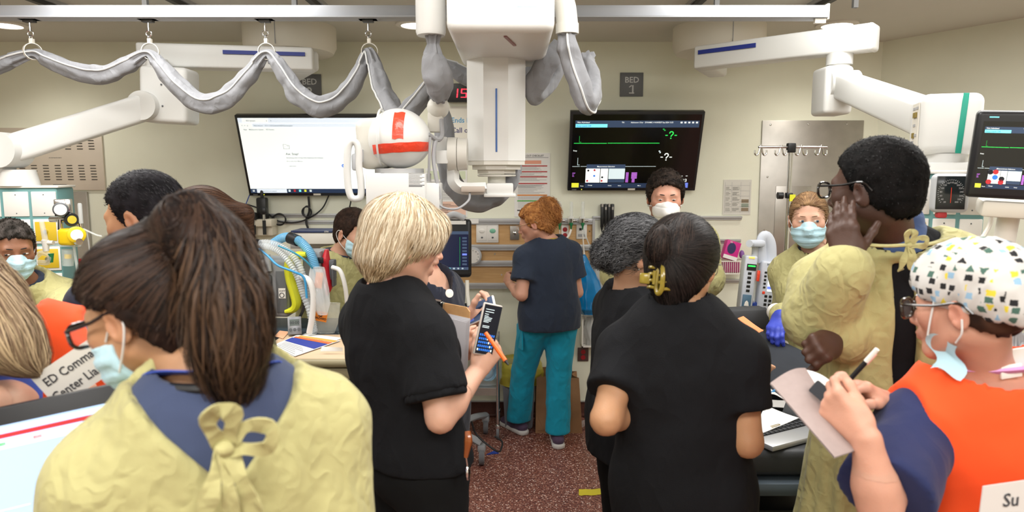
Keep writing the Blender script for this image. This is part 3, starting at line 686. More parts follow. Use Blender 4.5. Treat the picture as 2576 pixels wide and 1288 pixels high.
def eyes(parent, H, gaze=(0, 1, 0), iris=None, lids=True, open_=1.):
    g = unit(gaze)
    for s in (-1, 1):
        c = (s * .031, .0805, -.001); b = MB()
        b.ell(H.w(*c), (.0128 * H.s, .0095 * H.s, .0058 * open_ * H.s), R=H.R, n=14)
        p = np.array(c) + np.array((g[0] * .0095, .0072, g[2] * .004))
        b.ell(H.w(*p), (.0062 * H.s, .0034 * H.s, .0058 * min(open_, 1) * H.s), R=H.R, n=12, m=1); b.ell(H.w(*(p + np.array((0, .0018, 0)))), (.0027 * H.s, .002 * H.s, .0027 * H.s), R=H.R, n=8, m=2)
        b.build('eye', [M_eye, iris or M_iris, M_pupil], parent)
        if lids:
            pts = [H.w(s * (.031 + dx), .0835 - abs(dx) * .28, .0052 * open_ - abs(dx / .014) ** 2 * .0052) for dx in np.linspace(-.0145, .0145, 7)]
            MB().tube(pts, [.0008, .0016, .0020, .0016, .0008], 5).build('eyelid_line', M_pupil, parent)
def brows(parent, H, hexcol, thick=1.):
    m = mat('brow_' + hexcol, hexcol, .8)
    for s in (-1, 1):
        pts = [H.w(s * x, y, z) for x, y, z in ((.013, .0905, .0205), (.022, .0895, .0220), (.034, .0850, .0225), (.046, .0745, .0185))]
        MB().tube(pts, [.0018 * thick, .0032 * thick, .003 * thick, .001], 6, sm=3, flat=.6).build('eyebrow', m, parent)
def hairline_cut(H, front=.072, side_=.005, nape=-.075, temple=.045, ear=-.035, sharp=1.):
    """keeps the scalp side of a hairline drawn from forehead past the ear to the nape"""
    ys = np.array([-.14, -.075, -.030, -.012, .012, .028, temple, .078, .12]); zs = np.array([nape, nape, ear, ear + .01, side_ - .02, side_ + .01, .045, front, front + .02])
    def f(P):
        l = H.loc(P); z0 = np.interp(l[..., 1], ys, zs).astype(f32) + .012 * vnoise(l * 90, 7) * sharp
        return ((z0 - l[..., 2]) * H.s).astype(f32)
    return f
def hair_cols(vs, cols, seed=1, scale=60):
    a, b = (np.array(lin(c)) for c in cols); t = np.clip(.5 + .8 * vnoise(np.asarray(vs) * scale, seed), 0, 1)[:, None]; return a * (1 - t) + b * t
def hair_mass(parent, sd, cols, h=.006, seed=1, name='hair', disp=.0, dscale=60, stretch=None):
    vs, fs = sd.mesh(h)
    if disp:
        N = vnormals(vs, fs); q = vs if stretch is None else vs @ stretch; vs = vs + N * (disp * ridge(q * dscale, seed))[:, None]
    return mk(name, vs, fs, M_hairbase, parent, col=hair_cols(vs, cols, seed), angle=180), vs, fs
def strands(parent, sd, vs, fs, comb, n, step, nseg, cols, width=.0016, seed=1, off=.001, jit=.25, curl=0., curlf=40., where=None, grav=0., name='hair_strands', lift=0., stay=1., root_off=0., tip=None):
    rng = np.random.default_rng(seed); P0 = vs.astype(np.float64)
    if where is not None: P0 = P0[where(P0)]
    if not len(P0): return None
    p = P0[rng.integers(0, len(P0), n)] + rng.normal(0, .002, (n, 3)); rnd = rng.normal(0, 1, (n, 3)); rnd /= np.linalg.norm(rnd, axis=1, keepdims=True); ph = rng.uniform(0, 6.28, n); tone = rng.uniform(0, 1, n)
    ofs = off + rng.uniform(0, 1, n) * lift; nodes = [p.copy()]; wv = []
    prev = None
    for i in range(nseg):
        g = sd.grad(p).astype(float); c = comb(p); c = c - (c * g).sum(1, keepdims=True) * g * stay; c /= np.linalg.norm(c, axis=1, keepdims=True) + 1e-9
        c = c + rnd * jit
        if curl: sidev = np.cross(c, g); c = c + curl * (np.sin(ph + i * step * curlf)[:, None] * sidev + np.cos(ph + i * step * curlf)[:, None] * g)
        c[:, 2] -= grav * (i / nseg); c /= np.linalg.norm(c, axis=1, keepdims=True) + 1e-9
        if i == 0: wv.append(np.cross(c, g))
        p = p + c * step; d = sd.eval(p).astype(float); tgt = ofs * min(1, (i + 1) / 3)
        if stay > 0: p = p - g * np.clip((d - tgt) * stay, -.02, .02)[:, None]
        nodes.append(p.copy()); wv.append(np.cross(c, g))
    k = nseg + 1; Pn = np.stack(nodes, 1); Wn = np.stack(wv, 1); Wn /= np.linalg.norm(Wn, axis=2, keepdims=True) + 1e-9
    tp = np.interp(np.linspace(0, 1, k), [0, .15, .7, 1], [.5, 1, .9, .15]) * width; wid = rng.uniform(.6, 1.3, n)
    A = Pn + Wn * (tp[None, :] * wid[:, None])[..., None]; B = Pn - Wn * (tp[None, :] * wid[:, None])[..., None]
    VV = np.stack([A, B], 2).reshape(-1, 3); bi = (np.arange(n)[:, None] * k + np.arange(nseg)[None, :]).ravel() * 2
    FF = np.stack([bi, bi + 1, bi + 3, bi + 2], 1); a, b = (np.array(lin(c)) for c in cols); t = np.repeat(tone, k * 2)[:, None]
    cc = a * (1 - t) + b * t
    if tip is not None: tt = np.tile(np.repeat(np.linspace(0, 1, k), 2), n)[:, None] ** 1.5; cc = cc * (1 - tt * .8) + np.array(lin(tip)) * tt * .8
    o = mk(name, VV, FF, M_hair, parent, col=cc, angle=180); o['kind'] = 'stuff'; return o
# ----------------------------------------------------------------- body
class Fig:
    """joint positions of one figure, all in room coordinates"""
    def __init__(s, hip, neck, yaw, head, hyaw, hpitch=0, hroll=0, sc=1., hs=1., male=False, hipyaw=None, fat=1., wsh=1., drop=(0, 0)):
        s.hip = V(hip); s.neck = V(neck); s.sc = sc; s.male = male; s.fat = fat; u = unit(s.neck - s.hip); s.yaw = yaw
        r = rotz(D(yaw)) @ V(1, 0, 0); s.f = unit(np.cross(u, r)); s.r = np.cross(s.f, u); s.u = u; hy = yaw if hipyaw is None else hipyaw
        s.hr = rotz(D(hy)) @ V(1, 0, 0); s.hf = rotz(D(hy)) @ V(0, 1, 0)
        s.T = Fr(s.neck, np.stack([s.r, s.f, s.u], 1)); s.H = Fr(head, yawR(hyaw, hpitch, hroll), hs); s.hs = hs
        w = (.178 if male else .158) * sc * wsh; s.sh = {'R': s.neck + s.r * w - u * (.082 * sc + drop[1]), 'L': s.neck - s.r * w - u * (.082 * sc + drop[0])}
        s.hj = {'R': s.hip + s.hr * .085 * sc, 'L': s.hip - s.hr * .085 * sc}; s.el = {}; s.wr = {}; s.kn = {}; s.an = {}; s.ft = {}
        s.hands = {}; s.stand()
    def stand(s, feet=None, ftyaw=None, knee=.03):
        for i, q in enumerate('LR'):
            b = V(s.hj[q][0], s.hj[q][1], .085) + s.hr * (.02 if q == 'R' else -.02)
            if feet: b = V(feet[i][0], feet[i][1], .085)
            s.an[q] = b; d = s.hf if ftyaw is None else rotz(D(ftyaw[i])) @ V(0, 1, 0); s.ft[q] = d; s.kn[q] = s.hj[q] * .48 + b * .52 + d * knee
        return s
    def arm(s, q, el, wr): s.el[q] = V(el); s.wr[q] = V(wr); return s
    def hang(s, q, out=.05, bend=.06):
        sg = 1 if q == 'R' else -1; a = s.sh[q]; s.el[q] = a - V(0, 0, .29 * s.sc) + s.r * sg * out; s.wr[q] = s.el[q] - V(0, 0, .24 * s.sc) + s.f * bend; return s
    def hand(s, q, fdir, pn, pose='relax', **k): s.hands[q] = (fdir, pn, pose, k); return s
    def body_sd(s):
        sd = SD(); c = s.sc; f = s.fat; R = s.T.R; L = lambda t: s.hip * (1 - t) + s.neck * t
        sd.ell(s.hip + V(0, 0, .01), (.165 * c * f, .118 * c * f, .125 * c), R=np.stack([s.hr, s.hf, V(0, 0, 1)], 1), k=.04); sd.ell(L(.36), (.138 * c * f, .108 * c * f, .16 * c), R=R, k=.05); sd.ell(L(.66), (.150 * c, .112 * c, .19 * c), R=R, k=.05)
        if not s.male:
            for q in (-1, 1): sd.ell(L(.62) + s.f * .085 * c + s.r * q * .065 * c, (.06 * c, .055 * c, .06 * c), R=R, k=.04)
        sd.cone(s.sh['L'], s.sh['R'], .060 * c, .060 * c, .04, flat=(s.f, .9))
        for q in 'LR':
            sd.cone(s.neck + s.u * .015 * c, s.sh[q] + s.u * .01, .048 * c, .04 * c, .04); sd.cone(s.sh[q], s.el[q], .050 * c * (.9 + .1 * f), .039 * c, .03); m = s.el[q] * .7 + s.wr[q] * .3
            sd.cone(s.el[q], m, .039 * c, .041 * c, .015); sd.cone(m, s.wr[q], .041 * c, .025 * c, .015)
            sd.cone(s.hj[q], s.kn[q], .084 * c * f, .055 * c, .04); sd.cone(s.kn[q], s.kn[q] * .65 + s.an[q] * .35 - s.ft[q] * .015, .053 * c, .054 * c, .02); sd.cone(s.kn[q] * .65 + s.an[q] * .35 - s.ft[q] * .015, s.an[q], .054 * c, .035 * c, .02)
            sd.cone(s.an[q] - s.ft[q] * .03 - V(0, 0, .04), s.an[q] + s.ft[q] * .13 * c - V(0, 0, .055), .036, .026, .03)
        head_prims(sd, s.H, s.hs, s.male, s.neck - s.u * .01)
        s.boxes = [(s.H.o - .16 * s.hs - V(0, 0, .02), s.H.o + .16 * s.hs, .0042 * s.hs)]
        for q, (fd, pn, pose, k) in s.hands.items():
            k = dict(k)
            if k.pop('glove', None): continue
            hh = k.pop('h', .0035); lo, hi = add_hand(sd, s.wr[q], fd, pn, q, pose, s.sc, **k); s.boxes.append((lo, hi, hh))
        return sd
    def build_body(s, root, skin, beard=0., lips=1., h=.012, hh=None):
        sd = s.body_sd(); s.sdb = sd
        if hh: s.boxes[0] = (s.boxes[0][0], s.boxes[0][1], hh)
        vs, fs = multires(sd, h, s.boxes); s.body = mk('body', vs, fs, M_skin, root, col=skin_cols(vs, s.H, skin, beard, lips), angle=180); return s.body
    # ---------------- clothes
    def torso_sd(s, t=.012, hem=-.10, sleeve=.6, loose=.0, long_=False, neckr=.072, sr=.0, waist=None, neckdrop=.0):
        """shirt: elliptical trunk from shoulders to hem (metres below the hip point), sleeves to a fraction of the upper arm"""
        sd = SD(); c = s.sc; L = lambda x: s.hip * (1 - x) + s.neck * x; f = s.f; fat = s.fat
        secs = [(-.28, .168 * fat + loose, .74), (.02, .165 * fat + loose, .74), (.34, (waist or .142 * fat) + loose * .8, .74), (.66, .152 + loose * .5, .76), (.84, .140 + loose * .3, .72)]
        pts = [(L(a), (r + t) * c, k) for a, r, k in secs]
        for (p, r0, k0), (q, r1, k1) in zip(pts[:-1], pts[1:]): sd.cone(p, q, r0, r1, .03, flat=(f, (k0 + k1) / 2))
        sd.cone(s.sh['L'], s.sh['R'], (.060 + t) * c, (.060 + t) * c, .05, flat=(f, .92))
        if not s.male:
            for q in (-1, 1): sd.ell(L(.62) + f * .085 * c + s.r * q * .062 * c, (.062 + t, .055 + t, .066 + t), R=s.T.R, k=.05)
        for q in 'LR':
            sd.cone(s.neck - s.u * .0 * c, s.sh[q] + s.u * .008, (.046 + t) * c, (.042 + t) * c, .04)
            a, e, w = s.sh[q], s.el[q], s.wr[q]
            if long_:
                sd.cone(a, e, (.056 + t + sr) * c, (.050 + t + sr) * c, .04); sd.cone(e, e * .08 + w * .92, (.050 + t + sr) * c, (.036 + t + sr * .5) * c, .02)
            else:
                b = a + (e - a) * sleeve; n = unit(e - a).astype(f32); b32 = b.astype(f32)
                sd.cone(a, a + (e - a) * min(1., sleeve + .25), (.056 + t) * c, (.058 + t + sr) * c, .03, cuts=[lambda P, n=n, b32=b32: (P - b32) @ n])
        hemz = s.hip[2] + hem
        sd.cuts.append(lambda P: (hemz - P[..., 2]))
        if neckr:
            sd.cone(s.neck + s.u * (.005 - neckdrop) * c + f * .01, s.neck + s.u * .14 * c, neckr * c, (neckr + .03) * c, .006, sub=True)
        return sd
    def wear(s, root, name, sd, m, h=.010, amp=.006, scale=9., seed=1, fold=0., foldn=11, z0=None, band=None, mats=None, rel=1):
        vs, fs = sd.mesh(h)
        if rel: vs = relax(vs, fs, rel)
        N = vnormals(vs, fs); l = vs - s.hip
        wp = .5 * vnoise(vs * 5, 2)[:, None]; amp = amp * .75; d = amp * (.55 * ridge((vs @ s.T.R) * np.array((scale * 1.5, scale * 1.5, scale * .40)) + wp, seed) + .30 * ridge((vs @ s.T.R) @ rotx(.6) @ roty(.7) * np.array((scale * 2.2, scale * 2.2, scale * .6)) + wp, seed + 3) + .18 * vnoise(vs * scale * 2.5, seed + 5)) - amp * .3
        if fold:
            z0_ = s.hip[2] + .15 if z0 is None else z0; a = np.arctan2(l @ s.hf, l @ s.hr); k = np.clip((z0_ - vs[:, 2]) / .55, 0, 1)
            d = d + fold * k * (np.sin(a * foldn + 1.7 * vnoise(vs * np.array((2, 2, 1.)), seed + 9)) * .7 + .5 * np.sin(a * foldn * 1.9 + 2 + 2 * vnoise(vs * 2.5, seed)))
        vs = vs + N * d[:, None]
        return mk(name, vs, fs, m, root, angle=180)
    def gown_sd(s, t=.03, hem=.42, sr=.02, loose=.02, neckr=.07, cuts=(), wrists=True, flare=.04, neckdrop=.0):
        sd = s.torso_sd(t, -9, 1, loose, True, neckr, sr, waist=.165 * s.fat, neckdrop=neckdrop); sd.cuts.pop(0); c = s.sc
        lo = V((s.kn['L'] + s.kn['R']) / 2); lo[2] = hem - .05; r0 = (.17 * s.fat + t + loose) * c
        sd.cone(s.hip, lo, r0, r0 + flare, .05, flat=(s.hf, .82))
        sd.cuts.append(lambda P: (hem - P[..., 2]))
        for q in cuts: sd.cuts.append(q)
        return sd
    def trousers(s, root, m, t=.016, hem=.09, name='trousers', amp=.006, top=.06, flare=.0, h=.011):
        sd = SD(); c = s.sc; f = s.fat
        sd.ell(s.hip + V(0, 0, .0), ((.166 * f + t) * c, (.118 * f + t) * c, .14 * c), R=np.stack([s.hr, s.hf, V(0, 0, 1)], 1), k=.04)
        for q in 'LR':
            sd.cone(s.hj[q], s.kn[q], (.088 * f + t) * c, (.064 + t) * c, .03); sd.cone(s.kn[q], s.an[q] + V(0, 0, -.03), (.064 + t) * c, (.055 + t + flare) * c, .02)
        sd.cuts.append(lambda P: hem - P[..., 2]); z1 = s.hip[2] + top; sd.cuts.append(lambda P: P[..., 2] - z1)
        return s.wear(root, name, sd, m, h, amp, 8., 4)
    def shoes(s, root, m, ms=None):
        for q in 'LR':
            d = s.ft[q]; a = s.an[q]; side = np.cross(d, V(0, 0, 1)); sd = SD()
            sd.cone(V(a[0], a[1], .05) - d * .045, V(a[0], a[1], .04) + d * .15, .040, .032, .03, flat=(V(0, 0, 1), .9)); sd.cone(V(a[0], a[1], .10) - d * .02, V(a[0], a[1], .05) + d * .03, .040, .038, .02)
            sd.cuts.append(lambda P: .018 - P[..., 2]); vs, fs = sd.mesh(.007); o = mk('shoe', vs, fs, m, root, angle=60)
            sl = SD(); sl.cone(V(a[0], a[1], .016) - d * .05, V(a[0], a[1], .016) + d * .155, .043, .036, .01, flat=(V(0, 0, 1), .9)); sl.cuts.append(lambda P: .002 - P[..., 2]); sl.cuts.append(lambda P: P[..., 2] - .032)
            vs, fs = sl.mesh(.006); mk('sole', vs, fs, ms or M_black, o, angle=50)
# ----------------------------------------------------------------- face wear
M_maskb = cloth_mat('mask_blue', 'b4d6e2', .8, crease=.05, var=.03); M_maskw = cloth_mat('mask_white', 'e6e4e0', .8, crease=.04, var=.03); M_loop = mat('ear_loop', 'e4e4e2', .7)
def surgical_mask(parent, H, top=-.012, h=.0045, mm=None, front=0.):
    a = H.s; sd = SD(); E = lambda c, r, k=.02: sd.ell(H.w(*c), tuple(x * a for x in r), R=H.R, k=k)
    E((0, .030, -.052), (.075, .072, .074)); E((0, .066, -.084), (.040, .040, .042), .03); sd.cone(H.w(0, .088, -.008), H.w(0, .110, -.045), .015 * a, .020 * a, .02)
    def cut(P):
        l = H.loc(P); zt = top + .012 * np.clip(1 - np.abs(l[..., 0]) / .05, 0, 1) - .10 * np.clip(np.abs(l[..., 0]) - .045, 0, 1) * 3
        zb = -.128 + .35 * np.clip(np.abs(l[..., 0]) - .02, 0, 1)
        return (np.maximum(np.maximum(l[..., 2] - zt, zb - l[..., 2]), .016 - l[..., 1]) * a).astype(f32)
    sd.cuts.append(cut); vs, fs = sd.mesh(h * a); vs = relax(vs, fs, 1); N = vnormals(vs, fs); l = H.loc(vs)
    vs = vs + N * (.0016 * np.sign(np.sin((l[:, 2] + .01) * 210)) * (l[:, 1] > .03) * np.clip((.045 - np.abs(l[:, 2] + .065)) / .01, 0, 1))[:, None]
    o = mk('face_mask', vs, fs, mm or M_maskb, parent, angle=60)
    for s in (-1, 1):
        pts = [H.w(s * .068, .030, -.030), H.w(s * .078, .006, -.012), H.w(s * .088, -.022, .014), H.w(s * .090, -.038, -.008), H.w(s * .084, -.018, -.045), H.w(s * .066, .026, -.085)]
        MB().tube(pts, .0016, 6, sm=4).build('ear_loop', M_loop, o)
    return o
def dome_mask(parent, H):
    a = H.s; sd = SD(); sd.ell(H.w(0, .052, -.058), (.066 * a, .075 * a, .066 * a), R=H.R, k=.02); sd.cone(H.w(0, .092, -.008), H.w(0, .125, -.060), .012 * a, .022 * a, .03)
    def cut(P):
        l = H.loc(P); return (np.maximum(.030 + .3 * np.abs(l[..., 2] + .055) - l[..., 1] - .01, l[..., 2] + .018 - .012 * np.clip(1 - np.abs(l[..., 0]) / .03, 0, 1)) * a).astype(f32)
    sd.cuts.append(cut); vs, fs = sd.mesh(.004); vs = relax(vs, fs, 1); l = H.loc(vs); N = vnormals(vs, fs)
    vs = vs - N * (.0022 * np.exp(-((l[:, 2] + .033 + .0 * l[:, 0]) / .003) ** 2) + .0022 * np.exp(-((l[:, 2] + .088) / .003) ** 2))[:, None]
    o = mk('face_mask', vs, fs, M_maskw, parent, angle=60)
    MB().text('3M', H.w(.012, .129, -.066), -H.R[:, 0], H.R[:, 2], .011 * a, align='c').build('print', M_lgrey, o)
    MB().tube([H.w(-.06, .045, -.04), H.w(-.078, 0, -.045), H.w(-.075, -.06, -.05), H.w(0, -.10, -.055), H.w(.075, -.06, -.05), H.w(.078, 0, -.045), H.w(.06, .045, -.04)], .002, 6, sm=4).build('strap', M_loop, o)
    return o
def glasses(parent, H, m, lens_m, wr=.0022, w=.027, h=.019, yoff=.106, zc=-.006, temple=.0022, rnd=3.):
    t = None; b = MB()
    for s in (-1, 1):
        pts = []
        for a in np.linspace(0, 2 * np.pi, 20, endpoint=False):
            ca, sa = math.cos(a), math.sin(a); e = 2 / rnd; pts.append(H.w(s * .033 + w * np.sign(ca) * abs(ca) ** e, yoff - .10 * abs((s * .033 + w * ca)) ** 1.5, zc + h * np.sign(sa) * abs(sa) ** e))
        b.tube(pts, wr, 6, closed=True)
        b.tube([H.w(s * .0605, yoff - .003, zc + h * .55), H.w(s * .073, yoff - .018, zc + h * .55), H.w(s * .083, .03, zc + .012), H.w(s * .088, -.02, zc + .018), H.w(s * .086, -.045, zc - .004)], temple, 6, sm=3)
    b.tube([H.w(-.008, yoff, zc + .006), H.w(0, yoff + .003, zc + .009), H.w(.008, yoff, zc + .006)], wr, 6)
    fr = b.build('glasses', m, parent)
    for s in (-1, 1):
        pts = []
        for a in np.linspace(0, 2 * np.pi, 16, endpoint=False):
            ca, sa = math.cos(a), math.sin(a); e = 2 / rnd; pts.append(H.w(s * .033 + w * np.sign(ca) * abs(ca) ** e, yoff - .10 * abs(s * .033 + w * ca) ** 1.5, zc + h * np.sign(sa) * abs(sa) ** e))
        MB().add(pts, [tuple(range(16))]).build('lens', lens_m, fr)
    return fr
M_lens_clear = glass_mat('spectacle_lens', 'f2f6f8', .12, .05)
def bow(parent, c, R, m, s=1., name='tie_bow', tails=(.16, .20)):
    """knotted cloth tie: two loops, a knot and hanging tails; R columns are right, out, up"""
    b = MB(); w = lambda x, y, z: V(c) + R @ (np.array((x, y, z)) * s)
    def ribbon(pts, wd, tw=0., n=None):
        p = catmull(np.array([w(*q) for q in pts]), 5); k = len(p); T = np.gradient(p, axis=0); vs = []
        for i in range(k):
            t = unit(T[i]); a = unit(np.cross(t, R[:, 1] + .3 * math.sin(i * .7 + tw) * R[:, 0])); a = unit(a + .5 * math.sin(i * .5 + tw) * R[:, 1]); x = wd * s * (1 + .25 * math.sin(i * .9 + tw))
            o_ = np.cross(t, a) * .0015
            vs += [p[i] + a * x + o_, p[i] - a * x + o_, p[i] - a * x - o_, p[i] + a * x - o_]
        fs = []
        for i in range(k - 1):
            for j in range(4): fs.append((i * 4 + j, i * 4 + (j + 1) % 4, i * 4 + 4 + (j + 1) % 4, i * 4 + 4 + j))
        b.add(vs, fs + [(0, 1, 2, 3), tuple(4 * (k - 1) + j for j in range(4))])
    ribbon([(0, .005, 0), (.03, .02, .03), (.06, .03, .025), (.055, .025, -.005), (.02, .012, -.004), (0, .005, 0)], .011, .5)
    ribbon([(0, .005, 0), (-.02, .025, .045), (-.005, .035, .065), (.012, .028, .05), (.004, .012, .01)], .012, 1.5)
    ribbon([(0, .006, 0), (-.018, .018, -.05), (-.03, .014, -.10), (-.028, .01, -tails[0])], .012, 2.)
    ribbon([(.004, .006, 0), (.02, .02, -.05), (.034, .016, -.11), (.03, .01, -tails[1])], .012, .2)
    ribbon([(.0, .008, .0), (.002, .024, -.05), (.006, .018, -.10), (.012, .012, -tails[0] * .9)], .010, .9)
    b.ell(w(0, .012, 0), (.014 * s, .012 * s, .012 * s), n=10)
    return b.build(name, m, parent, angle=60)
# ================================================================= the people
M_gown = cloth_mat('isolation_gown_yellow', 'b2ac78', .8, crease=.42, var=.06, scale=17)
M_gown2 = cloth_mat('isolation_gown_pale', 'b3b288', .8, crease=.42, var=.06, scale=17)
M_btee = cloth_mat('black_cotton', '121316', .95, crease=.6, var=.14, scale=9, sheen=0)
M_btrs = cloth_mat('black_trousers', '0e0f10', .95, crease=.2, var=.08, scale=8, sheen=0)
M_navy = cloth_mat('navy_scrubs', '2c3546', .85, crease=.5, var=.08, scale=10)
M_navy2 = cloth_mat('navy_scrubs_blue', '3d4763', .85, crease=.3, var=.08, scale=10)
M_indigo = cloth_mat('indigo_scrubs', '252c52', .85, crease=.3, var=.10, scale=9)
M_tealp = cloth_mat('teal_scrub_trousers', '1592b0', .85, crease=.6, var=.06, scale=10)
M_orangev = cloth_mat('orange_vest', 'f0521f', .75, crease=.18, var=.04, scale=8)
M_bluesl = cloth_mat('blue_scrubs', '4a5fb8', .85, crease=.3, var=.08, scale=9)
M_shoe = mat('black_shoe', '1d1d20', .5); M_wsole = mat('white_sole', 'cfcdcb', .6)
M_glove = mat('blue_nitrile', '3848b8', .45, bump=.1, bscale=120)
GP = 'hospital staff standing in the trauma room'
def root_for(F, label, group=GP):
    c = (V(F.an['L']) + V(F.an['R'])) / 2; return thing('person', label, 'person', (c[0], c[1], 0), group)
def hair_cap(F, t=.012, vol=None, cut=None, extra=None):
    """hair volume hugging the skull"""
    H = F.H; a = F.hs; sd = SD(); sd.ell(H.w(0, -.016, .030), ((.0765 + t) * a, (.099 + t) * a, (.087 + t * 1.15) * a), R=H.R, k=.02)
    sd.ell(H.w(0, -.05, -.025), ((.064 + t) * a, (.056 + t) * a, (.055 + t) * a), R=H.R, k=.02)
    if extra: extra(sd, H, a)
    sd.cuts.append(cut or hairline_cut(H)); return sd
def short_hair(F, root, cols, t=.010, n=1500, length=.012, cut=None, jit=.5, disp=.002, curl=0., extra=None, lift=.004, width=.0011, tip=None):
    sd = hair_cap(F, t, cut=cut, extra=extra); o, vs, fs = hair_mass(root, sd, cols, .0055, disp=disp, dscale=130); H = F.H
    cv = lambda p: np.tile(H.d(0, .5, .35), (len(p), 1)) + (p - H.o) * 3
    strands(o, sd, vs, fs, cv, n, length / 3, 3, cols, width, jit=jit, stay=.35, lift=lift, curl=curl, curlf=300, tip=tip); return sd
def gown_back_cut(F, w0, w1, z0, z1, xoff=0., lean=0.):
    """open strip down the back between the gown's two edges"""
    T = Fr(F.neck, np.stack([F.r, F.f, V(0, 0, 1)], 1))
    def f(P):
        l = T.loc(P); u = np.clip((z0 - P[..., 2]) / (z0 - z1), 0, 1); half = w0 + (w1 - w0) * u
        d = np.maximum(np.abs(l[..., 0] - xoff - lean * (z0 - P[..., 2])) - half, l[..., 1]); d = np.maximum(d, P[..., 2] - z0)
        return (-d).astype(f32)
    return f
def vneck_back(F, top, zlow, half):
    T = Fr(F.neck, F.T.R)
    def f(P):
        l = T.loc(P); u = np.clip((l[..., 2] - zlow) / (top - zlow), 0, 1.6); d = np.maximum(np.abs(l[..., 0]) - half * u, l[..., 1] - .03)
        d = np.maximum(d, zlow - l[..., 2]); return (-d).astype(f32)
    return f
def tube_on(parent, name, pts, r, m, sm=4, flat=None, n=7, hint=None): return MB().tube(pts, r, n, sm=sm, flat=flat, hint=hint).build(name, m, parent)
# ---------------------------------------------------------------- woman in navy top and teal trousers at the headwall
def p_teal():
    Y = 4.23; hp = at(1382, 800, Y + .06); hp[2] = .885
    F = Fig(hp, at(1378, 612, Y + .02), 22, at(1344, 561, Y), 74, -16, 0, sc=.97, hs=.96, hipyaw=12, fat=1.12)
    F.stand([atz(1296, 1090, 0)[:2] + V(.02, .03), atz(1402, 1118, 0)[:2]], (38, 4))
    F.arm('L', at(1312, 742, Y - .10), at(1283, 716, Y + .10)).arm('R', at(1452, 735, Y + .10), at(1390, 722, Y + .28))
    F.hand('L', (-.3, .9, .45), (.8, .35, -.2), 'curl').hand('R', (-.9, .4, .1), (0, .3, -1), 'curl')
    t = root_for(F, 'woman in navy scrub top and teal trousers with curly red hair, at the headwall')
    F.build_body(t, 'pink', lips=.5)
    F.wear(t, 'scrub_top', F.torso_sd(.016, -.10, .62, .012, neckr=.074, sr=.014), M_navy, amp=.006, seed=2)
    F.trousers(t, M_tealp, .018, .085, flare=.012, amp=.010, top=-.05)
    F.shoes(t, cloth_mat('plum_shoe', '54445c', .8, crease=.3), M_wsole)
    cols = ('7a4522', 'cc9055'); H = F.H
    def ex(sd, H, a):
        sd.ell(H.w(.0, -.105, .075), (.062, .066, .066), R=H.R, k=.02); sd.ell(H.w(.01, -.13, .03), (.05, .05, .06), R=H.R, k=.03)
    sd = hair_cap(F, .012, cut=None, extra=ex); o, vs, fs = hair_mass(t, sd, cols, .006, disp=.006, dscale=70)
    strands(o, sd, vs, fs, lambda p: np.tile(H.d(0, -1, .25), (len(p), 1)), 900, .012, 7, cols, .0014, where=lambda p: H.loc(p)[:, 1] > -.075, jit=.25, curl=.3)
    strands(o, sd, vs, fs, lambda p: np.tile(H.d(.1, -.5, -.9), (len(p), 1)), 1100, .009, 9, cols, .0012, seed=3, where=lambda p: H.loc(p)[:, 1] < -.07, jit=.5, curl=1.1, curlf=180, stay=.5, lift=.016)
    eyes(t, H); brows(t, H, '8a5a34'); glasses(t, H, mat('gold_wire', 'c8a888', .3, metal=.8), M_lens_clear, .0012, .026, .021)
    n = F.neck; rr = F.r; ff = F.f
    tube_on(t, 'lanyard', [n - rr * .062 + ff * .07 - V(0, 0, .03), n - rr * .066 + ff * .01 + V(0, 0, .012), n - rr * .035 - ff * .05 + V(0, 0, .03), n + rr * .02 - ff * .058 + V(0, 0, .03), n + rr * .066 - ff * .0 + V(0, 0, .015), n + rr * .06 + ff * .07 - V(0, 0, .03)], .010, mat('stethoscope_yellow', 'b59a2a', .5))
    pk = F.hj['L'] * .62 + F.kn['L'] * .38
    MB().box(pk - F.hr * .086 - F.hf * .03, (.012, .12, .15), R=rotz(D(16)), bev=.004).build('cargo_pocket', M_tealp, t)
p_teal()
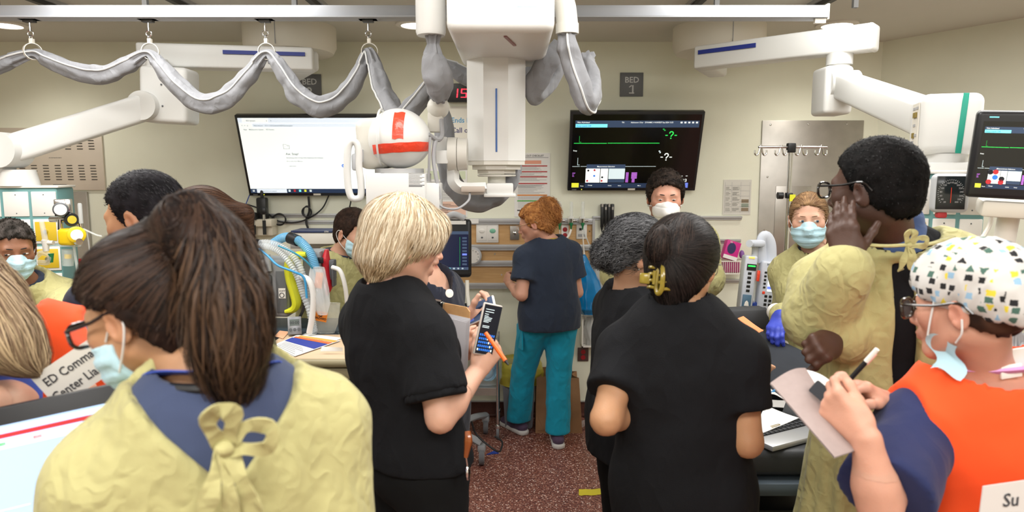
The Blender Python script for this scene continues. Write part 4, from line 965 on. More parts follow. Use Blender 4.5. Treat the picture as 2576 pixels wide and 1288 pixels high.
# ---------------------------------------------------------------- blonde woman in black tee with phone
def p_blonde():
    Y = 1.9; hp = at(1046, 1180, Y); hp[2] = .93
    F = Fig(hp, at(978, 742, Y + .0), -44, at(1018, 612, Y), -60, -14, 0, sc=.98, hs=.95, hipyaw=-50, fat=1.0, wsh=.9, drop=(.01, .03))
    F.arm('R', at(1108, 1052, Y - .17), at(1200, 936, Y - .02)).arm('L', at(985, 1010, Y + .26), at(1148, 890, Y + .22))
    F.hand('R', unit(at(1252, 862, Y + .02) - at(1200, 936, Y - .02)), (-.45, .85, .2), curls=[(50, 70, 40), (60, 75, 40), (68, 75, 40), (72, 75, 40)], thumb=(.8, .35, .5), h=.003)
    F.hand('L', unit(at(1190, 842, Y + .13) - at(1148, 890, Y + .22)), (.75, .1, .5), curls=[(30, 35, 20), (28, 38, 22), (30, 40, 22), (34, 40, 22)], thumb=(.9, .3, .25), h=.003)
    t = root_for(F, 'woman with short blonde hair in black t-shirt holding a phone and clipboard')
    F.build_body(t, 'fair', hh=.0034)
    F.wear(t, 'tshirt', F.torso_sd(.018, .02, .70, .012, neckr=.066, sr=.020), M_btee, .008, amp=.006, scale=8, seed=5)
    b = SD(); n = unit(F.el['R'] - F.sh['R']); c = F.sh['R'] + (F.el['R'] - F.sh['R']) * .66
    b.cone(c, c + n * .022, .083, .084, .01, cuts=[lambda P: np.maximum((P - (c + n * .024).astype(f32)) @ n.astype(f32), -(P - c.astype(f32)) @ n.astype(f32))])
    F.wear(t, 'sleeve_cuff', b, M_btee, .006, amp=.002)
    F.trousers(t, M_btrs, .016, .03, top=.10); F.shoes(t, M_shoe)
    cols = ('a48a68', 'f0e4ca'); H = F.H
    def ex(sd, H, a):
        sd.ell(H.w(0, -.012, .040), (.098 * a, .122 * a, .100 * a), R=H.R, k=.02); sd.ell(H.w(0, -.060, -.030), (.080 * a, .066 * a, .070 * a), R=H.R, k=.03)
        for s in (-1, 1): sd.ell(H.w(s * .074, .040, .025), (.018 * a, .045 * a, .045 * a), R=H.R, k=.025)
        sd.ell(H.w(0, .085, .070), (.062 * a, .034 * a, .034 * a), R=H.R, k=.03); sd.cone(H.w(0, -.085, -.06), H.w(0, -.070, -.100), .048 * a, .026 * a, .03)
    def cut(P):
        l = H.loc(P); ys = np.array([-.2, -.10, -.05, -.02, .0, .03, .055, .08, .12, .16]); zs = np.array([-.112, -.108, -.090, -.030, -.008, .0, .004, .002, .042, .05])
        z0 = np.interp(l[..., 1], ys, zs) + .010 * vnoise(l * 70, 3); z0 = z0 + np.clip(.055 - np.abs(l[..., 0]), 0, 1) * 1.2 * (l[..., 1] > .05)
        return ((z0 - l[..., 2]) * H.s).astype(f32)
    sd = hair_cap(F, .020, cut=cut, extra=ex); o, vs, fs = hair_mass(t, sd, ('7a6248', 'cbb590'), .005, disp=.003, dscale=90, stretch=np.diag([1, 1, .3]))
    sd2 = SD(); sd2.p = sd.p
    def comb(p):
        l = H.loc(p); top = np.clip((l[:, 2] - .03) / .09, 0, 1)[:, None]; v = np.stack([l[:, 0] * 9, (l[:, 1] + .03) * 9, -np.ones(len(l)) * .9], 1) * top + np.array((0, -.12, -1.)) * (1 - top); return v @ H.R.T
    strands(o, sd2, vs, fs, comb, 3600, .010, 6, cols, .0013, seed=2, jit=.16, lift=.006, stay=.7, where=lambda p: H.loc(p)[:, 2] > .035)
    strands(o, sd2, vs, fs, comb, 3000, .011, 8, cols, .0013, seed=9, jit=.16, lift=.006, stay=.7, where=lambda p: (H.loc(p)[:, 1] < -.025) & (H.loc(p)[:, 2] > .0))
    strands(o, sd2, vs, fs, comb, 1500, .009, 4, ('8a7050', 'd8c4a0'), .0012, seed=4, jit=.22, lift=.005, stay=.5, where=lambda p: H.loc(p)[:, 2] < .0)
    eyes(t, H); brows(t, H, '9a7c58', .8)
p_blonde()
# ---------------------------------------------------------------- dark-haired woman in black polo with claw clip
def p_polo():
    Y = 1.8; hp = at(1716, 1225, Y); hp[2] = .90
    F = Fig(hp, at(1708, 792, Y - .01), -16, at(1720, 664, Y + .02), -36, -8, 0, sc=1.0, hs=.98, fat=1.03, wsh=.93, drop=(.025, .03))
    F.arm('L', at(1524, 1056, Y - .10), at(1610, 1020, Y + .16)).arm('R', at(1880, 1112, Y - .10), at(1800, 1050, Y + .16))
    F.hand('L', (.8, .6, 0), (0, 0, -1), 'curl').hand('R', (-.8, .6, .1), (0, 0, -1), 'curl')
    t = root_for(F, 'woman in black polo shirt seen from behind, dark hair in a claw clip')
    F.build_body(t, 'tan', hh=.004)
    F.wear(t, 'polo_shirt', F.torso_sd(.015, -.12, .62, .010, neckr=.064, sr=.004), M_btee, .008, amp=.006, scale=7, seed=8)
    c = SD(); c.cone(F.neck - F.u * .020, F.neck + F.u * .036, .106, .080, .01, flat=(F.f, .92)); c.cone(F.neck + F.u * .02, F.neck + F.u * .10, .064, .080, .006, sub=True); c.cone(F.neck + F.u * .0 + F.f * .12, F.neck + F.u * .1 + F.f * .12, .07, .07, .01, sub=True)
    F.wear(t, 'collar', c, M_btee, .006, amp=.002)
    F.trousers(t, M_btrs, .018, .03); F.shoes(t, M_shoe)
    H = F.H; cols = ('080808', '1a1716')
    def ex(sd, H, a):
        sd.ell(H.w(0, -.03, .03), (.090, .102, .098), R=H.R, k=.02); sd.ell(H.w(-.020, -.128, .042), (.036 * a, .034 * a, .052 * a), R=H.R, k=.008)
        sd.cone(H.w(0, -.075, -.04), H.w(0, -.06, -.09), .055, .045, .03)
    def cut(P):
        l = H.loc(P); ys = np.array([-.14, -.075, -.03, -.012, .012, .03, .05, .08, .12]); zs = np.array([-.125, -.115, -.05, -.03, -.012, .012, .045, .072, .1])
        return ((np.interp(l[..., 1], ys, zs) + .006 * vnoise(l * 90, 3) - l[..., 2]) * H.s).astype(f32)
    sd = hair_cap(F, .016, cut=cut, extra=ex); o, vs, fs = hair_mass(t, sd, cols, .005, disp=.0015, dscale=80)
    sd2 = SD(); sd2.p = sd.p; cl = V(-.01, -.11, .03)
    strands(o, sd2, vs, fs, lambda p: (cl - H.loc(p)) @ H.R.T, 4200, .011, 9, ('0a0909', '2a2422'), .0010, seed=5, jit=.10, lift=.002, stay=.9, where=lambda p: np.linalg.norm(H.loc(p) - cl, axis=1) > .05)
    strands(o, sd2, vs, fs, lambda p: np.tile(H.d(.2, -.2, 1.), (len(p), 1)), 700, .009, 7, ('0c0a0a', '3c302a'), .0010, seed=6, jit=.25, lift=.003, stay=.8, where=lambda p: np.linalg.norm(H.loc(p) - V(-.01, -.11, .045), axis=1) < .07)
    # claw clip: two curved jaws with teeth and a hinge
    mc = mat('olive_acetate', '8d7c2c', .25, noise=.25, nscale=40, coat=.4); b = MB()
    P = lambda x, y, z: H.w(x * .72 - .012, -.15 + (y + .15) * .8 + .016, z * .72 - .038)
    b.tube([P(.012, -.150, .045), P(.022, -.162, .0), P(.02, -.160, -.045), P(.004, -.152, -.062), P(-.006, -.150, -.04), P(-.004, -.152, .0), P(-.002, -.148, .035)], .0062, 8, sm=5)
    for i in range(4): b.tube([P(.002 + .012 * (i == 3), -.152, .03 - .026 * i), P(.03, -.146, .036 - .026 * i), P(.05, -.115, .03 - .026 * i)], [.004, .0045, .003], 7, sm=3)
    for i in range(4): b.tube([P(-.006, -.150, .03 - .024 * i), P(-.034, -.148, .032 - .024 * i), P(-.056, -.118, .026 - .024 * i)], [.004, .0045, .003], 7, sm=3)
    b.box(P(-.052, -.150, -.012), (.030, .009, .028), R=H.R, bev=.006); b.cyl(P(-.012, -.158, .02), P(-.012, -.158, -.03), .0045)
    clip = b.build('claw_clip', mc, t)
    eyes(t, H); glasses(t, H, mat('wire_frame', '9a9a9c', .3, metal=.8), M_lens_clear, .0012, .027, .022); brows(t, H, '1a1614')
p_polo()
# ---------------------------------------------------------------- woman with grey curly bun
def p_grey():
    Y = 2.22; hp = at(1592, 1035, Y + .04); hp[2] = .93
    F = Fig(hp, at(1594, 742, Y + .02), -76, at(1607, 638, Y), -80, -8, 0, sc=.98, hs=.98, fat=1.08)
    F.arm('R', at(1606, 892, Y - .12), at(1690, 880, Y + .02)).arm('L', at(1560, 900, Y + .25), at(1690, 880, Y + .24))
    t = root_for(F, 'woman with greying curly hair in a bun, black top, beside the polo shirt woman')
    F.build_body(t, 'olive', hh=.0042)
    F.wear(t, 'black_top', F.torso_sd(.018, -.12, .8, .012, neckr=.088, sr=.012), M_btee, .010, amp=.006, seed=11); F.trousers(t, M_btrs, .022, .03); F.shoes(t, M_shoe)
    H = F.H; cols = ('0e0e0f', '68686a')
    def ex(sd, H, a):
        sd.ell(H.w(.0, -.118, -.014), (.048, .044, .050), R=H.R, k=.012); sd.ell(H.w(0, -.018, .036), (.084, .102, .090), R=H.R, k=.02)
    sd = hair_cap(F, .010, extra=ex, cut=lambda P: np.where(H.loc(P)[..., 1] < -.09, -1, hairline_cut(H, .072, .02, -.06, ear=.0)(P)).astype(f32)); o, vs, fs = hair_mass(t, sd, ('0a0a0b', '303032'), .0055, disp=.004, dscale=75); sd2 = SD(); sd2.p = sd.p
    strands(o, sd2, vs, fs, lambda p: np.tile(H.d(0, -1, -.25), (len(p), 1)), 3400, .009, 6, cols, .0007, seed=3, jit=.2, curl=.45, curlf=120, lift=.004, where=lambda p: H.loc(p)[:, 1] > -.08)
    strands(o, sd2, vs, fs, lambda p: np.tile(H.d(.2, -.6, -.5), (len(p), 1)), 1600, .006, 8, cols, .0006, seed=7, jit=.5, curl=1.2, curlf=200, stay=.45, lift=.008, where=lambda p: H.loc(p)[:, 1] < -.075)
    MB().ell(H.w(.088, -.025, -.045), .004, n=8).build('earring', M_chrome, t); MB().ell(H.w(.07, -.075, .06), (.006, .004, .006), n=8).build('hair_pin', M_chrome, t)
    eyes(t, H); brows(t, H, '222222')
p_grey()
# ---------------------------------------------------------------- tall man in open-backed yellow gown with glasses
def p_tall():
    Y = 1.76; hp = at(2236, 1150, Y + .06); hp[2] = .99
    F = Fig(hp, at(2240, 606, Y + .05), -8, at(2196, 474, Y), 34, -2, 0, sc=1.0, hs=1.02, male=True, fat=.98, wsh=.92, drop=(.035, .0))
    F.arm('L', at(2064, 800, Y + .02), at(2130, 668, Y - .10)).arm('R', at(2290, 880, Y + .30), at(2104, 842, Y - .05))
    F.hand('L', unit(at(2112, 530, Y - .07) - at(2130, 668, Y - .10)), (.62, .75, .1), curls=[(10, 18, 10), (8, 16, 10), (8, 16, 10), (10, 18, 10)], thumb=(.75, .5, .5), h=.003, tcurl=4, spread=-.03)
    F.hand('R', unit(at(2066, 872, Y - .10) - at(2104, 842, Y - .05)), (.1, .9, -.4), 'grip', h=.003, thumb=(.6, .2, .8))
    t = root_for(F, 'tall man in yellow gown tied at the back, black glasses, hand on his cheek')
    F.build_body(t, 'dark', lips=.4, hh=.0036)
    F.wear(t, 'black_vest', F.torso_sd(.012, -.16, .55, .0, neckr=.062), M_btee, .010, amp=.003)
    F.trousers(t, M_btrs, .012, .03); F.shoes(t, M_shoe)
    c = SD(); c.cone(F.neck - F.u * .012, F.neck + F.u * .045, .104, .080, .01, flat=(F.f, .95)); c.cone(F.neck + F.u * .02, F.neck + F.u * .12, .060, .075, .006, sub=True); c.cone(F.neck + F.f * .13, F.neck + F.u * .1 + F.f * .13, .065, .065, .01, sub=True)
    F.wear(t, 'shirt_collar', c, cloth_mat('denim_collar', '41557e', .85, crease=.2), .0055, amp=.002)
    zt = F.neck[2] - .045
    sd = F.gown_sd(.024, .30, .014, .010, neckr=.112, neckdrop=.02, flare=.10, cuts=(gown_back_cut(F, .026, .046, zt, .45, xoff=-.012),))
    # loose cloth hanging from the raised sleeve
    sd.cone(F.el['L'] + V(-.015, 0, .02), F.el['L'] * .4 + F.sh['L'] * .6 + V(0, 0, -.03), .070, .075, .04)
    F.wear(t, 'gown', sd, M_gown, .0085, amp=.009, scale=7., fold=.016, foldn=12, seed=3)
    tie = at(2285, 616, Y - .12); R = np.stack([F.r, -F.f, V(0, 0, 1)], 1)
    bow(t, tie, R, M_gown, .55, tails=(.11, .12))
    tube_on(t, 'neck_band', [tie + F.r * -.10 + F.f * .02 + V(0, 0, .004), tie + F.r * -.05 + F.f * .0, tie, tie + F.r * .05 + F.f * .0, tie + F.r * .11 + F.f * .03 + V(0, 0, .01)], .011, M_gown, flat=.4)
    H = F.H; cols = ('050505', '121010')
    short_hair(F, t, cols, .011, 3500, .006, cut=hairline_cut(H, .078, .02, -.07), jit=.9, disp=.0018, curl=.9, lift=.003, width=.0009)
    eyes(t, H); brows(t, H, '100c0b', 1.1); glasses(t, H, mat('black_acetate', '141212', .15, coat=.5), M_lens_clear, .0034, .028, .020, yoff=.112, zc=-.002, temple=.0032)
p_tall()
# ---------------------------------------------------------------- young woman in mask with stethoscope
def p_steth():
    Y = 3.07; hp = at(2036, 905, Y + .05); hp[2] = .92
    F = Fig(hp, at(2058, 643, Y + .03), 142, at(2034, 551, Y), 157, -3, 2, sc=.97, hs=.97, wsh=.82, drop=(.02, .02))
    F.arm('R', at(2030, 800, Y + .10), at(1964, 794, Y - .13)).arm('L', at(2130, 800, Y + .04), at(2085, 860, Y - .18))
    F.hand('R', (-.35, -.75, -.42), (-.15, -.35, -.9), 'curl', glove=True)
    t = root_for(F, 'young woman in yellow gown and blue mask with stethoscope round her neck')
    F.build_body(t, 'fair', hh=.0042)
    sd = SD(); sd.cone(F.wr['R'] + V(0, .03, .005), F.wr['R'] - V(.004, .02, 0), .034, .034, .01); add_hand(sd, F.wr['R'], (-.42, -.62, -.40), (-.15, -.35, -.9), 'R', 'relax', 1.05, grow=.0012, curls=[(20, 45, 25), (22, 48, 25), (24, 48, 25), (26, 48, 25)])
    vs, fs = sd.mesh(.0036); mk('glove', vs, fs, M_glove, t, angle=180)
    F.wear(t, 'scrub_top', F.torso_sd(.008, -.10, .5, .0, neckr=.07), M_navy, .012, amp=.003)
    F.trousers(t, M_navy, .012, .08); F.shoes(t, M_shoe)
    F.wear(t, 'gown', F.gown_sd(.022, .40, .010, .008, neckr=.080, neckdrop=.01), M_gown, .010, amp=.008, fold=.010, seed=21)
    cuff = SD(); cuff.cone(F.wr['R'] + V(.002, .06, .004), F.wr['R'] + V(0, .012, 0), .040, .033, .01); F.wear(t, 'gown_cuff', cuff, mat('white_cuff', 'e8e6e0', .9), .006, amp=.001)
    H = F.H; cols = ('5e4430', '9a7a58')
    cut = hairline_cut(H, .074, .01, -.07, ear=-.03)
    sd = hair_cap(F, .008, cut=cut, extra=lambda s, H, a: s.ell(H.w(0, -.115, .0), (.035, .04, .05), R=H.R, k=.02)); o, vs, fs = hair_mass(t, sd, cols, .005, disp=.001, dscale=120); sd2 = SD(); sd2.p = sd.p
    strands(o, sd2, vs, fs, lambda p: np.tile(H.d(0, -1, -.25), (len(p), 1)), 1600, .011, 7, cols, .0010, seed=2, jit=.07, lift=.001)
    tube_on(o, 'loose_lock', [H.w(-.080, .02, -.01), H.w(-.086, .012, -.06), H.w(-.080, .0, -.11), H.w(-.07, -.01, -.135)], [.003, .005, .004, .001], mat('lock_brown', '8a6a48', .5))
    eyes(t, H, (-.75, 1, .1), M_irisb); brows(t, H, '7a5c42', .9); surgical_mask(t, H)
    n = F.neck; r_, f_ = F.r, F.f; ms = mat('stethoscope_navy', '232a63', .3)
    tube_on(t, 'stethoscope', [n + r_ * .10 + f_ * .165 - V(0, 0, .35), n + r_ * .098 + f_ * .155 - V(0, 0, .26), n + r_ * .075 + f_ * .13 - V(0, 0, .12), n + r_ * .076 + f_ * .06 - V(0, 0, .0), n + r_ * .05 - f_ * .05 + V(0, 0, .04), n - r_ * .05 - f_ * .05 + V(0, 0, .04), n - r_ * .078 + f_ * .06 + V(0, 0, .0), n - r_ * .045 + f_ * .125 - V(0, 0, .05), n - r_ * .055 + f_ * .15 - V(0, 0, .085)], .0068, ms, sm=6)
    for s in (.02, -.022): tube_on(t, 'stethoscope_ear_tube', [n - r_ * .050 + f_ * .13 - V(0, 0, .058), n - r_ * (.05 - s) + f_ * .15 - V(0, 0, .07), n - r_ * (.05 - s * 1.2) + f_ * .16 - V(0, 0, .125)], .003, M_chrome)
    b = MB(); pts = [n - r_ * .06 + f_ * .11 - V(0, 0, .02), n - r_ * .035 + f_ * .15 - V(0, 0, .13), n + r_ * .0 + f_ * .165 - V(0, 0, .22)]
    b.tube(pts, .009, 6, sm=4, flat=.25); b.build('lanyard', mat('lanyard_blue', '2f3f9a', .6), t)
    MB().ell(F.hip + F.f * .19 + F.r * .06 + V(0, 0, .08), (.018, .008, .022), n=12).build('badge_reel', M_white, t)
p_steth()
# ---------------------------------------------------------------- woman in patterned cap and orange vest, right foreground
def cap_material():
    m, nt, b = _new('patterned_cap'); N = nt.nodes; L = nt.links; tc = N.new('ShaderNodeTexCoord')
    v = N.new('ShaderNodeTexVoronoi'); v.inputs['Scale'].default_value = 54; v.inputs['Randomness'].default_value = .55; v.distance = 'CHEBYCHEV'; L.new(tc.outputs['Object'], v.inputs['Vector'])
    sp = N.new('ShaderNodeSeparateColor'); L.new(v.outputs['Color'], sp.inputs[0])
    r = N.new('ShaderNodeValToRGB'); cr = r.color_ramp; cr.interpolation = 'CONSTANT'; cols = [(0, '1c1c1e'), (.34, '47685c'), (.52, 'dcc93f'), (.70, '8fb4cf'), (.84, 'cbc9c5')]
    cr.elements[0].color = (*lin(cols[0][1]), 1); cr.elements[1].position = cols[1][0]; cr.elements[1].color = (*lin(cols[1][1]), 1)
    for p, c in cols[2:]: e = cr.elements.new(p); e.color = (*lin(c), 1)
    L.new(sp.outputs[0], r.inputs['Fac'])
    n = N.new('ShaderNodeTexNoise'); n.inputs['Scale'].default_value = 260; L.new(tc.outputs['Object'], n.inputs['Vector'])
    ad = N.new('ShaderNodeMath'); ad.operation = 'MULTIPLY_ADD'; ad.inputs[1].default_value = .22; L.new(n.outputs['Fac'], ad.inputs[0]); L.new(v.outputs['Distance'], ad.inputs[2])
    th = N.new('ShaderNodeMath'); th.operation = 'LESS_THAN'; th.inputs[1].default_value = .43; L.new(ad.outputs[0], th.inputs[0])
    mx = N.new('ShaderNodeMixRGB'); mx.inputs['Color1'].default_value = (*lin('cbc9c5'), 1); L.new(th.outputs[0], mx.inputs['Fac']); L.new(r.outputs['Color'], mx.inputs['Color2'])
    L.new(mx.outputs['Color'], b.inputs['Base Color']); b.inputs['Roughness'].default_value = .85; return m
def p_cap():
    Y = 1.38; hp = at(2490, 1380, Y + .05); hp[2] = .95
    F = Fig(hp, at(2478, 962, Y + .04), 4, at(2430, 768, Y), 36, -8, 0, sc=1.0, hs=.93, fat=1.05)
    F.arm('L', at(2212, 1272, Y - .13), at(2180, 1104, Y - .12)).arm('R', at(2330, 1130, Y + .33), at(2222, 1010, Y + .09))
    F.hand('L', unit(at(2098, 1020, Y - .07) - at(2180, 1104, Y - .12)), (.25, .85, .45), curls=[(35, 45, 25), (50, 60, 30), (58, 65, 35), (60, 65, 35)], thumb=(.9, .25, .35), h=.003)
    F.hand('R', unit(at(2128, 958, Y + .06) - at(2222, 1010, Y + .09)), (-.15, -.25, -.9), curls=[(35, 45, 20), (45, 60, 30), (60, 70, 35), (65, 75, 40)], thumb=(.85, .35, .4), h=.003)
    t = root_for(F, 'woman in patterned surgical cap and orange vest writing, right foreground')
    F.build_body(t, 'pink', hh=.0034)
    F.wear(t, 'scrub_top', F.torso_sd(.018, -.10, .86, .006, neckr=.110, sr=.016, neckdrop=.02), M_indigo, .009, amp=.007, scale=6, seed=31)
    sdv = F.torso_sd(.030, -.14, .10, .010, neckr=.104, neckdrop=.022)
    for q in 'LR':
        sg = 1 if q == 'R' else -1; a = F.sh[q] + F.r * sg * .075; sdv.cone(a + F.u * .10, a - F.u * .20, .105, .115, .01, flat=(F.r, .62), sub=True)
    F.wear(t, 'vest', sdv, M_orangev, .009, amp=.005, scale=5, seed=33)
    F.trousers(t, M_navy, .014, .06); F.shoes(t, M_shoe)
    H = F.H; sd = SD(); a = F.hs
    sd.ell(H.w(0, -.020, .052), (.094 * a, .125 * a, .098 * a), R=H.R, k=.03); sd.ell(H.w(.0, -.085, .020), (.085 * a, .070 * a, .075 * a), R=H.R, k=.04); sd.cone(H.w(-.02, -.12, -.01), H.w(0, -.150, -.03), .04 * a, .03 * a, .03)
    def cut(P):
        l = H.loc(P); ys = np.array([-.2, -.12, -.05, .0, .05, .09, .14]); zs = np.array([-.045, -.040, -.018, -.004, .015, .040, .050]); return ((np.interp(l[..., 1], ys, zs) + .003 * vnoise(l * 60, 2) - l[..., 2]) * a).astype(f32)
    sd.cuts.append(cut); F.wear(t, 'surgical_cap', sd, cap_material(), .005, amp=.010, scale=22, seed=5)
    hb = SD(); hb.ell(H.w(0, -.045, -.015), (.078 * a, .070 * a, .06 * a), R=H.R, k=.01); hb.cuts.append(hairline_cut(H, .07, .0, -.062)); hair_mass(t, hb, ('2a1c16', '4a3226'), .005, disp=.001)
    eyes(t, H, (0, 1, -.4)); brows(t, H, '4a3428')
    glasses(t, H, mat('tortoise_frame', '2b2019', .2, noise=.5, nscale=60, coat=.4), M_lens_clear, .0036, .028, .022, yoff=.110, zc=-.004, temple=.003)
    # mask pulled down under the chin, hanging from the ear loops
    b = MB(); b.grid(lambda u, v: H.w(-.062 + .020 * math.sin(v * 3) - .004 * u, .058 - .060 * u + .010 * math.sin(v * 6.28), -.060 - .075 * v - .014 * u + .008 * math.sin(u * 5)), 8, 10)
    b.grid(lambda u, v: H.w(-.058 + .018 * math.sin(v * 3) - .004 * u, .056 - .056 * u + .010 * math.sin(v * 6.28), -.060 - .070 * v - .014 * u + .008 * math.sin(u * 5)), 8, 10)
    mo = b.build('face_mask', M_maskb, t, angle=180)
    MB().tube([H.w(-.066, .055, -.060), H.w(-.074, .045, -.03), H.w(-.080, .030, .02)], .002, 6, sm=4).tube([H.w(-.066, .0, -.074), H.w(-.084, -.020, -.05), H.w(-.088, -.024, -.02)], .002, 6, sm=4).build('ear_loop', M_loop, mo)
    n = F.neck + V(0, 0, .016); r_, f_ = F.r * 1.12, F.f * 1.12; M_pink = mat('pink_lanyard', 'd79ad0', .6)
    ln = [n - r_ * .070 + f_ * .13 - V(0, 0, .10), n - r_ * .088 + f_ * .07 - V(0, 0, .02), n - r_ * .080 - f_ * .0 + V(0, 0, .022), n - r_ * .04 - f_ * .062 + V(0, 0, .036), n + r_ * .03 - f_ * .068 + V(0, 0, .034), n + r_ * .086 - f_ * .01 + V(0, 0, .02), n + r_ * .07 + f_ * .12 - V(0, 0, .08)]
    lo = tube_on(t, 'lanyard', ln, .0125, M_pink, sm=6, flat=.5)
    lt = MB(); dv = unit(ln[2] - ln[1]); lt.text('NICU Every', ln[1] - r_ * .006 - V(0, 0, .004), dv, unit(np.cross(np.cross(dv, V(0, 0, 1)), dv)), .012, z=.004); lt.build('lettering', mat('lanyard_print', '4a3aa0', .6), lo)
    MB().box(n - r_ * .012 - f_ * .072 + V(0, 0, .036), (.045, .006, .028), R=F.T.R, bev=.002).build('lanyard_clasp', M_white, lo)
    p = at(2560, 920, Y - .02); MB().box(p, (.05, .006, .075), R=F.T.R, bev=.003).build('badge', M_white, t)
    # paper label on the vest back
    bx = at(2545, 1246, Y - .19); R = np.stack([unit(V(.86, -.12, .02)), V(0, 0, 0), V(0, 0, 0)], 1); X = unit(V(.99, .14, .02)); Z = unit(V(.02, .02, 1.)); 
    lb = MB().prism([(-.065, -.10), (.14, -.10), (.14, .032), (-.06, .022)], bx, X, Z, .002).build('vest_label', mat('label_paper', 'd5d0cb', .7), t)
    MB().text('Su', bx + X * -.018 - Z * .02, X, Z, .026, z=.0012).build('lettering', M_ink, lb)
p_cap()
# ---------------------------------------------------------------- foreground woman in gown seen from behind
def p_front():
    Y = 1.05; hp = at(575, 1560, Y + .0); hp[2] = .93
    F = Fig(hp, at(545, 968, Y - .01), 28, at(366, 784, Y + .04), 76, -18, 0, sc=.95, hs=.94, fat=1.0, wsh=.95, drop=(.055, .02))
    F.arm('L', at(215, 1470, Y + .0), at(260, 1540, Y + .24)).arm('R', at(812, 1430, Y + .0), at(760, 1500, Y + .24))
    t = root_for(F, 'dark-haired woman in yellow gown seen from behind, left foreground')
    F.build_body(t, 'tan', hh=.0034)
    F.wear(t, 'scrub_top', F.torso_sd(.014, -.12, .7, .006, neckr=.082), M_navy2, .010, amp=.003)
    F.trousers(t, M_navy, .014, .06); F.shoes(t, M_shoe)
    sd = F.gown_sd(.026, .34, .016, .014, neckr=.080, cuts=(vneck_back(F, -.01, -.125, .10),), flare=.05)
    F.wear(t, 'gown', sd, M_gown, .008, amp=.010, scale=6, fold=.010, seed=41)
    R = np.stack([F.r, -F.f, F.u], 1); bow(t, at(562, 1120, Y - .165), R, M_gown, .95, tails=(.15, .19))
    H = F.H; a = F.hs; cols = ('140e0c', '3e2c22')
    def ex(sd, H, a):
        sd.ell(H.w(0, -.018, .032), (.086 * a, .108 * a, .100 * a), R=H.R, k=.02)
        sd.cone(H.w(0, -.05, -.04), H.w(0, -.085, .02), .055 * a, .06 * a, .03)
        pts = [at(430, 610, Y + .03), at(480, 566, Y + .0), at(535, 620, Y - .03), at(566, 740, Y - .06), at(570, 850, Y - .07), at(576, 905, Y - .06), at(596, 940, Y - .05)]; rad = [.046, .044, .046, .045, .036, .022, .010]
        for i in range(len(pts) - 1): sd.cone(pts[i], pts[i + 1], rad[i], rad[i + 1], .03)
    def cut(P):
        l = H.loc(P); ys = np.array([-.3, -.075, -.03, -.012, .012, .028, .045, .078, .12]); zs = np.array([-.9, -.085, .0, .022, .026, .030, .048, .074, .09]); z0 = np.interp(l[..., 1], ys, zs) + .005 * vnoise(l * 90, 7)
        return np.where(l[..., 1] < -.10, -1., (z0 - l[..., 2]) * a).astype(f32)
    sd = hair_cap(F, .018, cut=cut, extra=ex); o, vs, fs = hair_mass(t, sd, ('150f0d', '33241d'), .0055, disp=.004, dscale=55); sd2 = SD(); sd2.p = sd.p
    base = H.loc(at(500, 610, Y + .0)[None])[0]; bw = at(505, 600, Y)
    def comb(p):
        pon = (p[:, 0] > at(520, 700, Y)[0]); v = bw - p; v /= np.linalg.norm(v, axis=1, keepdims=True) + 1e-9; dn = np.tile(V(.12, -.05, -1.), (len(p), 1)); w = np.clip((p[:, 0] - at(490, 600, Y)[0]) / .03, 0, 1)[:, None]
        return v * (1 - w) + dn * w
    strands(o, sd2, vs, fs, comb, 4500, .016, 10, cols, .0013, seed=2, jit=.10, lift=.004, stay=.85, where=lambda p: p[:, 0] < at(520, 600, Y)[0])
    strands(o, sd2, vs, fs, comb, 3800, .022, 13, ('160f0d', '56402f'), .0014, seed=3, jit=.22, lift=.018, stay=.4, grav=.3, curl=.28, curlf=28, where=lambda p: (p[:, 0] > at(440, 600, Y)[0]) & (p[:, 2] > at(500, 860, Y)[2]))
    eyes(t, H, (0, 1, -.4)); brows(t, H, '2a1e18')
    glasses(t, H, mat('black_frame', '17161a', .2, coat=.4), M_lens_clear, .0034, .028, .021, yoff=.110, zc=-.006, temple=.003)
    surgical_mask(t, H, top=-.030)
    n = F.neck; r_, f_ = F.r, F.f
    tube_on(t, 'lanyard', [n - r_ * .07 + f_ * .13 - V(0, 0, .10), n - r_ * .092 + f_ * .05 + V(0, 0, .0), n - r_ * .074 - f_ * .02 + V(0, 0, .035), n - r_ * .02 - f_ * .068 + V(0, 0, .042), n + r_ * .04 - f_ * .064 + V(0, 0, .04), n + r_ * .09 - f_ * .0 + V(0, 0, .015), n + r_ * .08 + f_ * .12 - V(0, 0, .10)], .015, mat('lanyard_royal', '2d4aa8', .6), sm=6, flat=.18)
    tube_on(t, 'stethoscope', [n - r_ * .06 + f_ * .14 - V(0, 0, .14), n - r_ * .098 + f_ * .06 - V(0, 0, .012), n - r_ * .086 - f_ * .02 + V(0, 0, .016), n - r_ * .03 - f_ * .078 + V(0, 0, .022), n + r_ * .04 - f_ * .076 + V(0, 0, .02), n + r_ * .1 - f_ * .0 + V(0, 0, .005), n + r_ * .09 + f_ * .12 - V(0, 0, .12)], .0075, M_black, sm=6)
p_front()
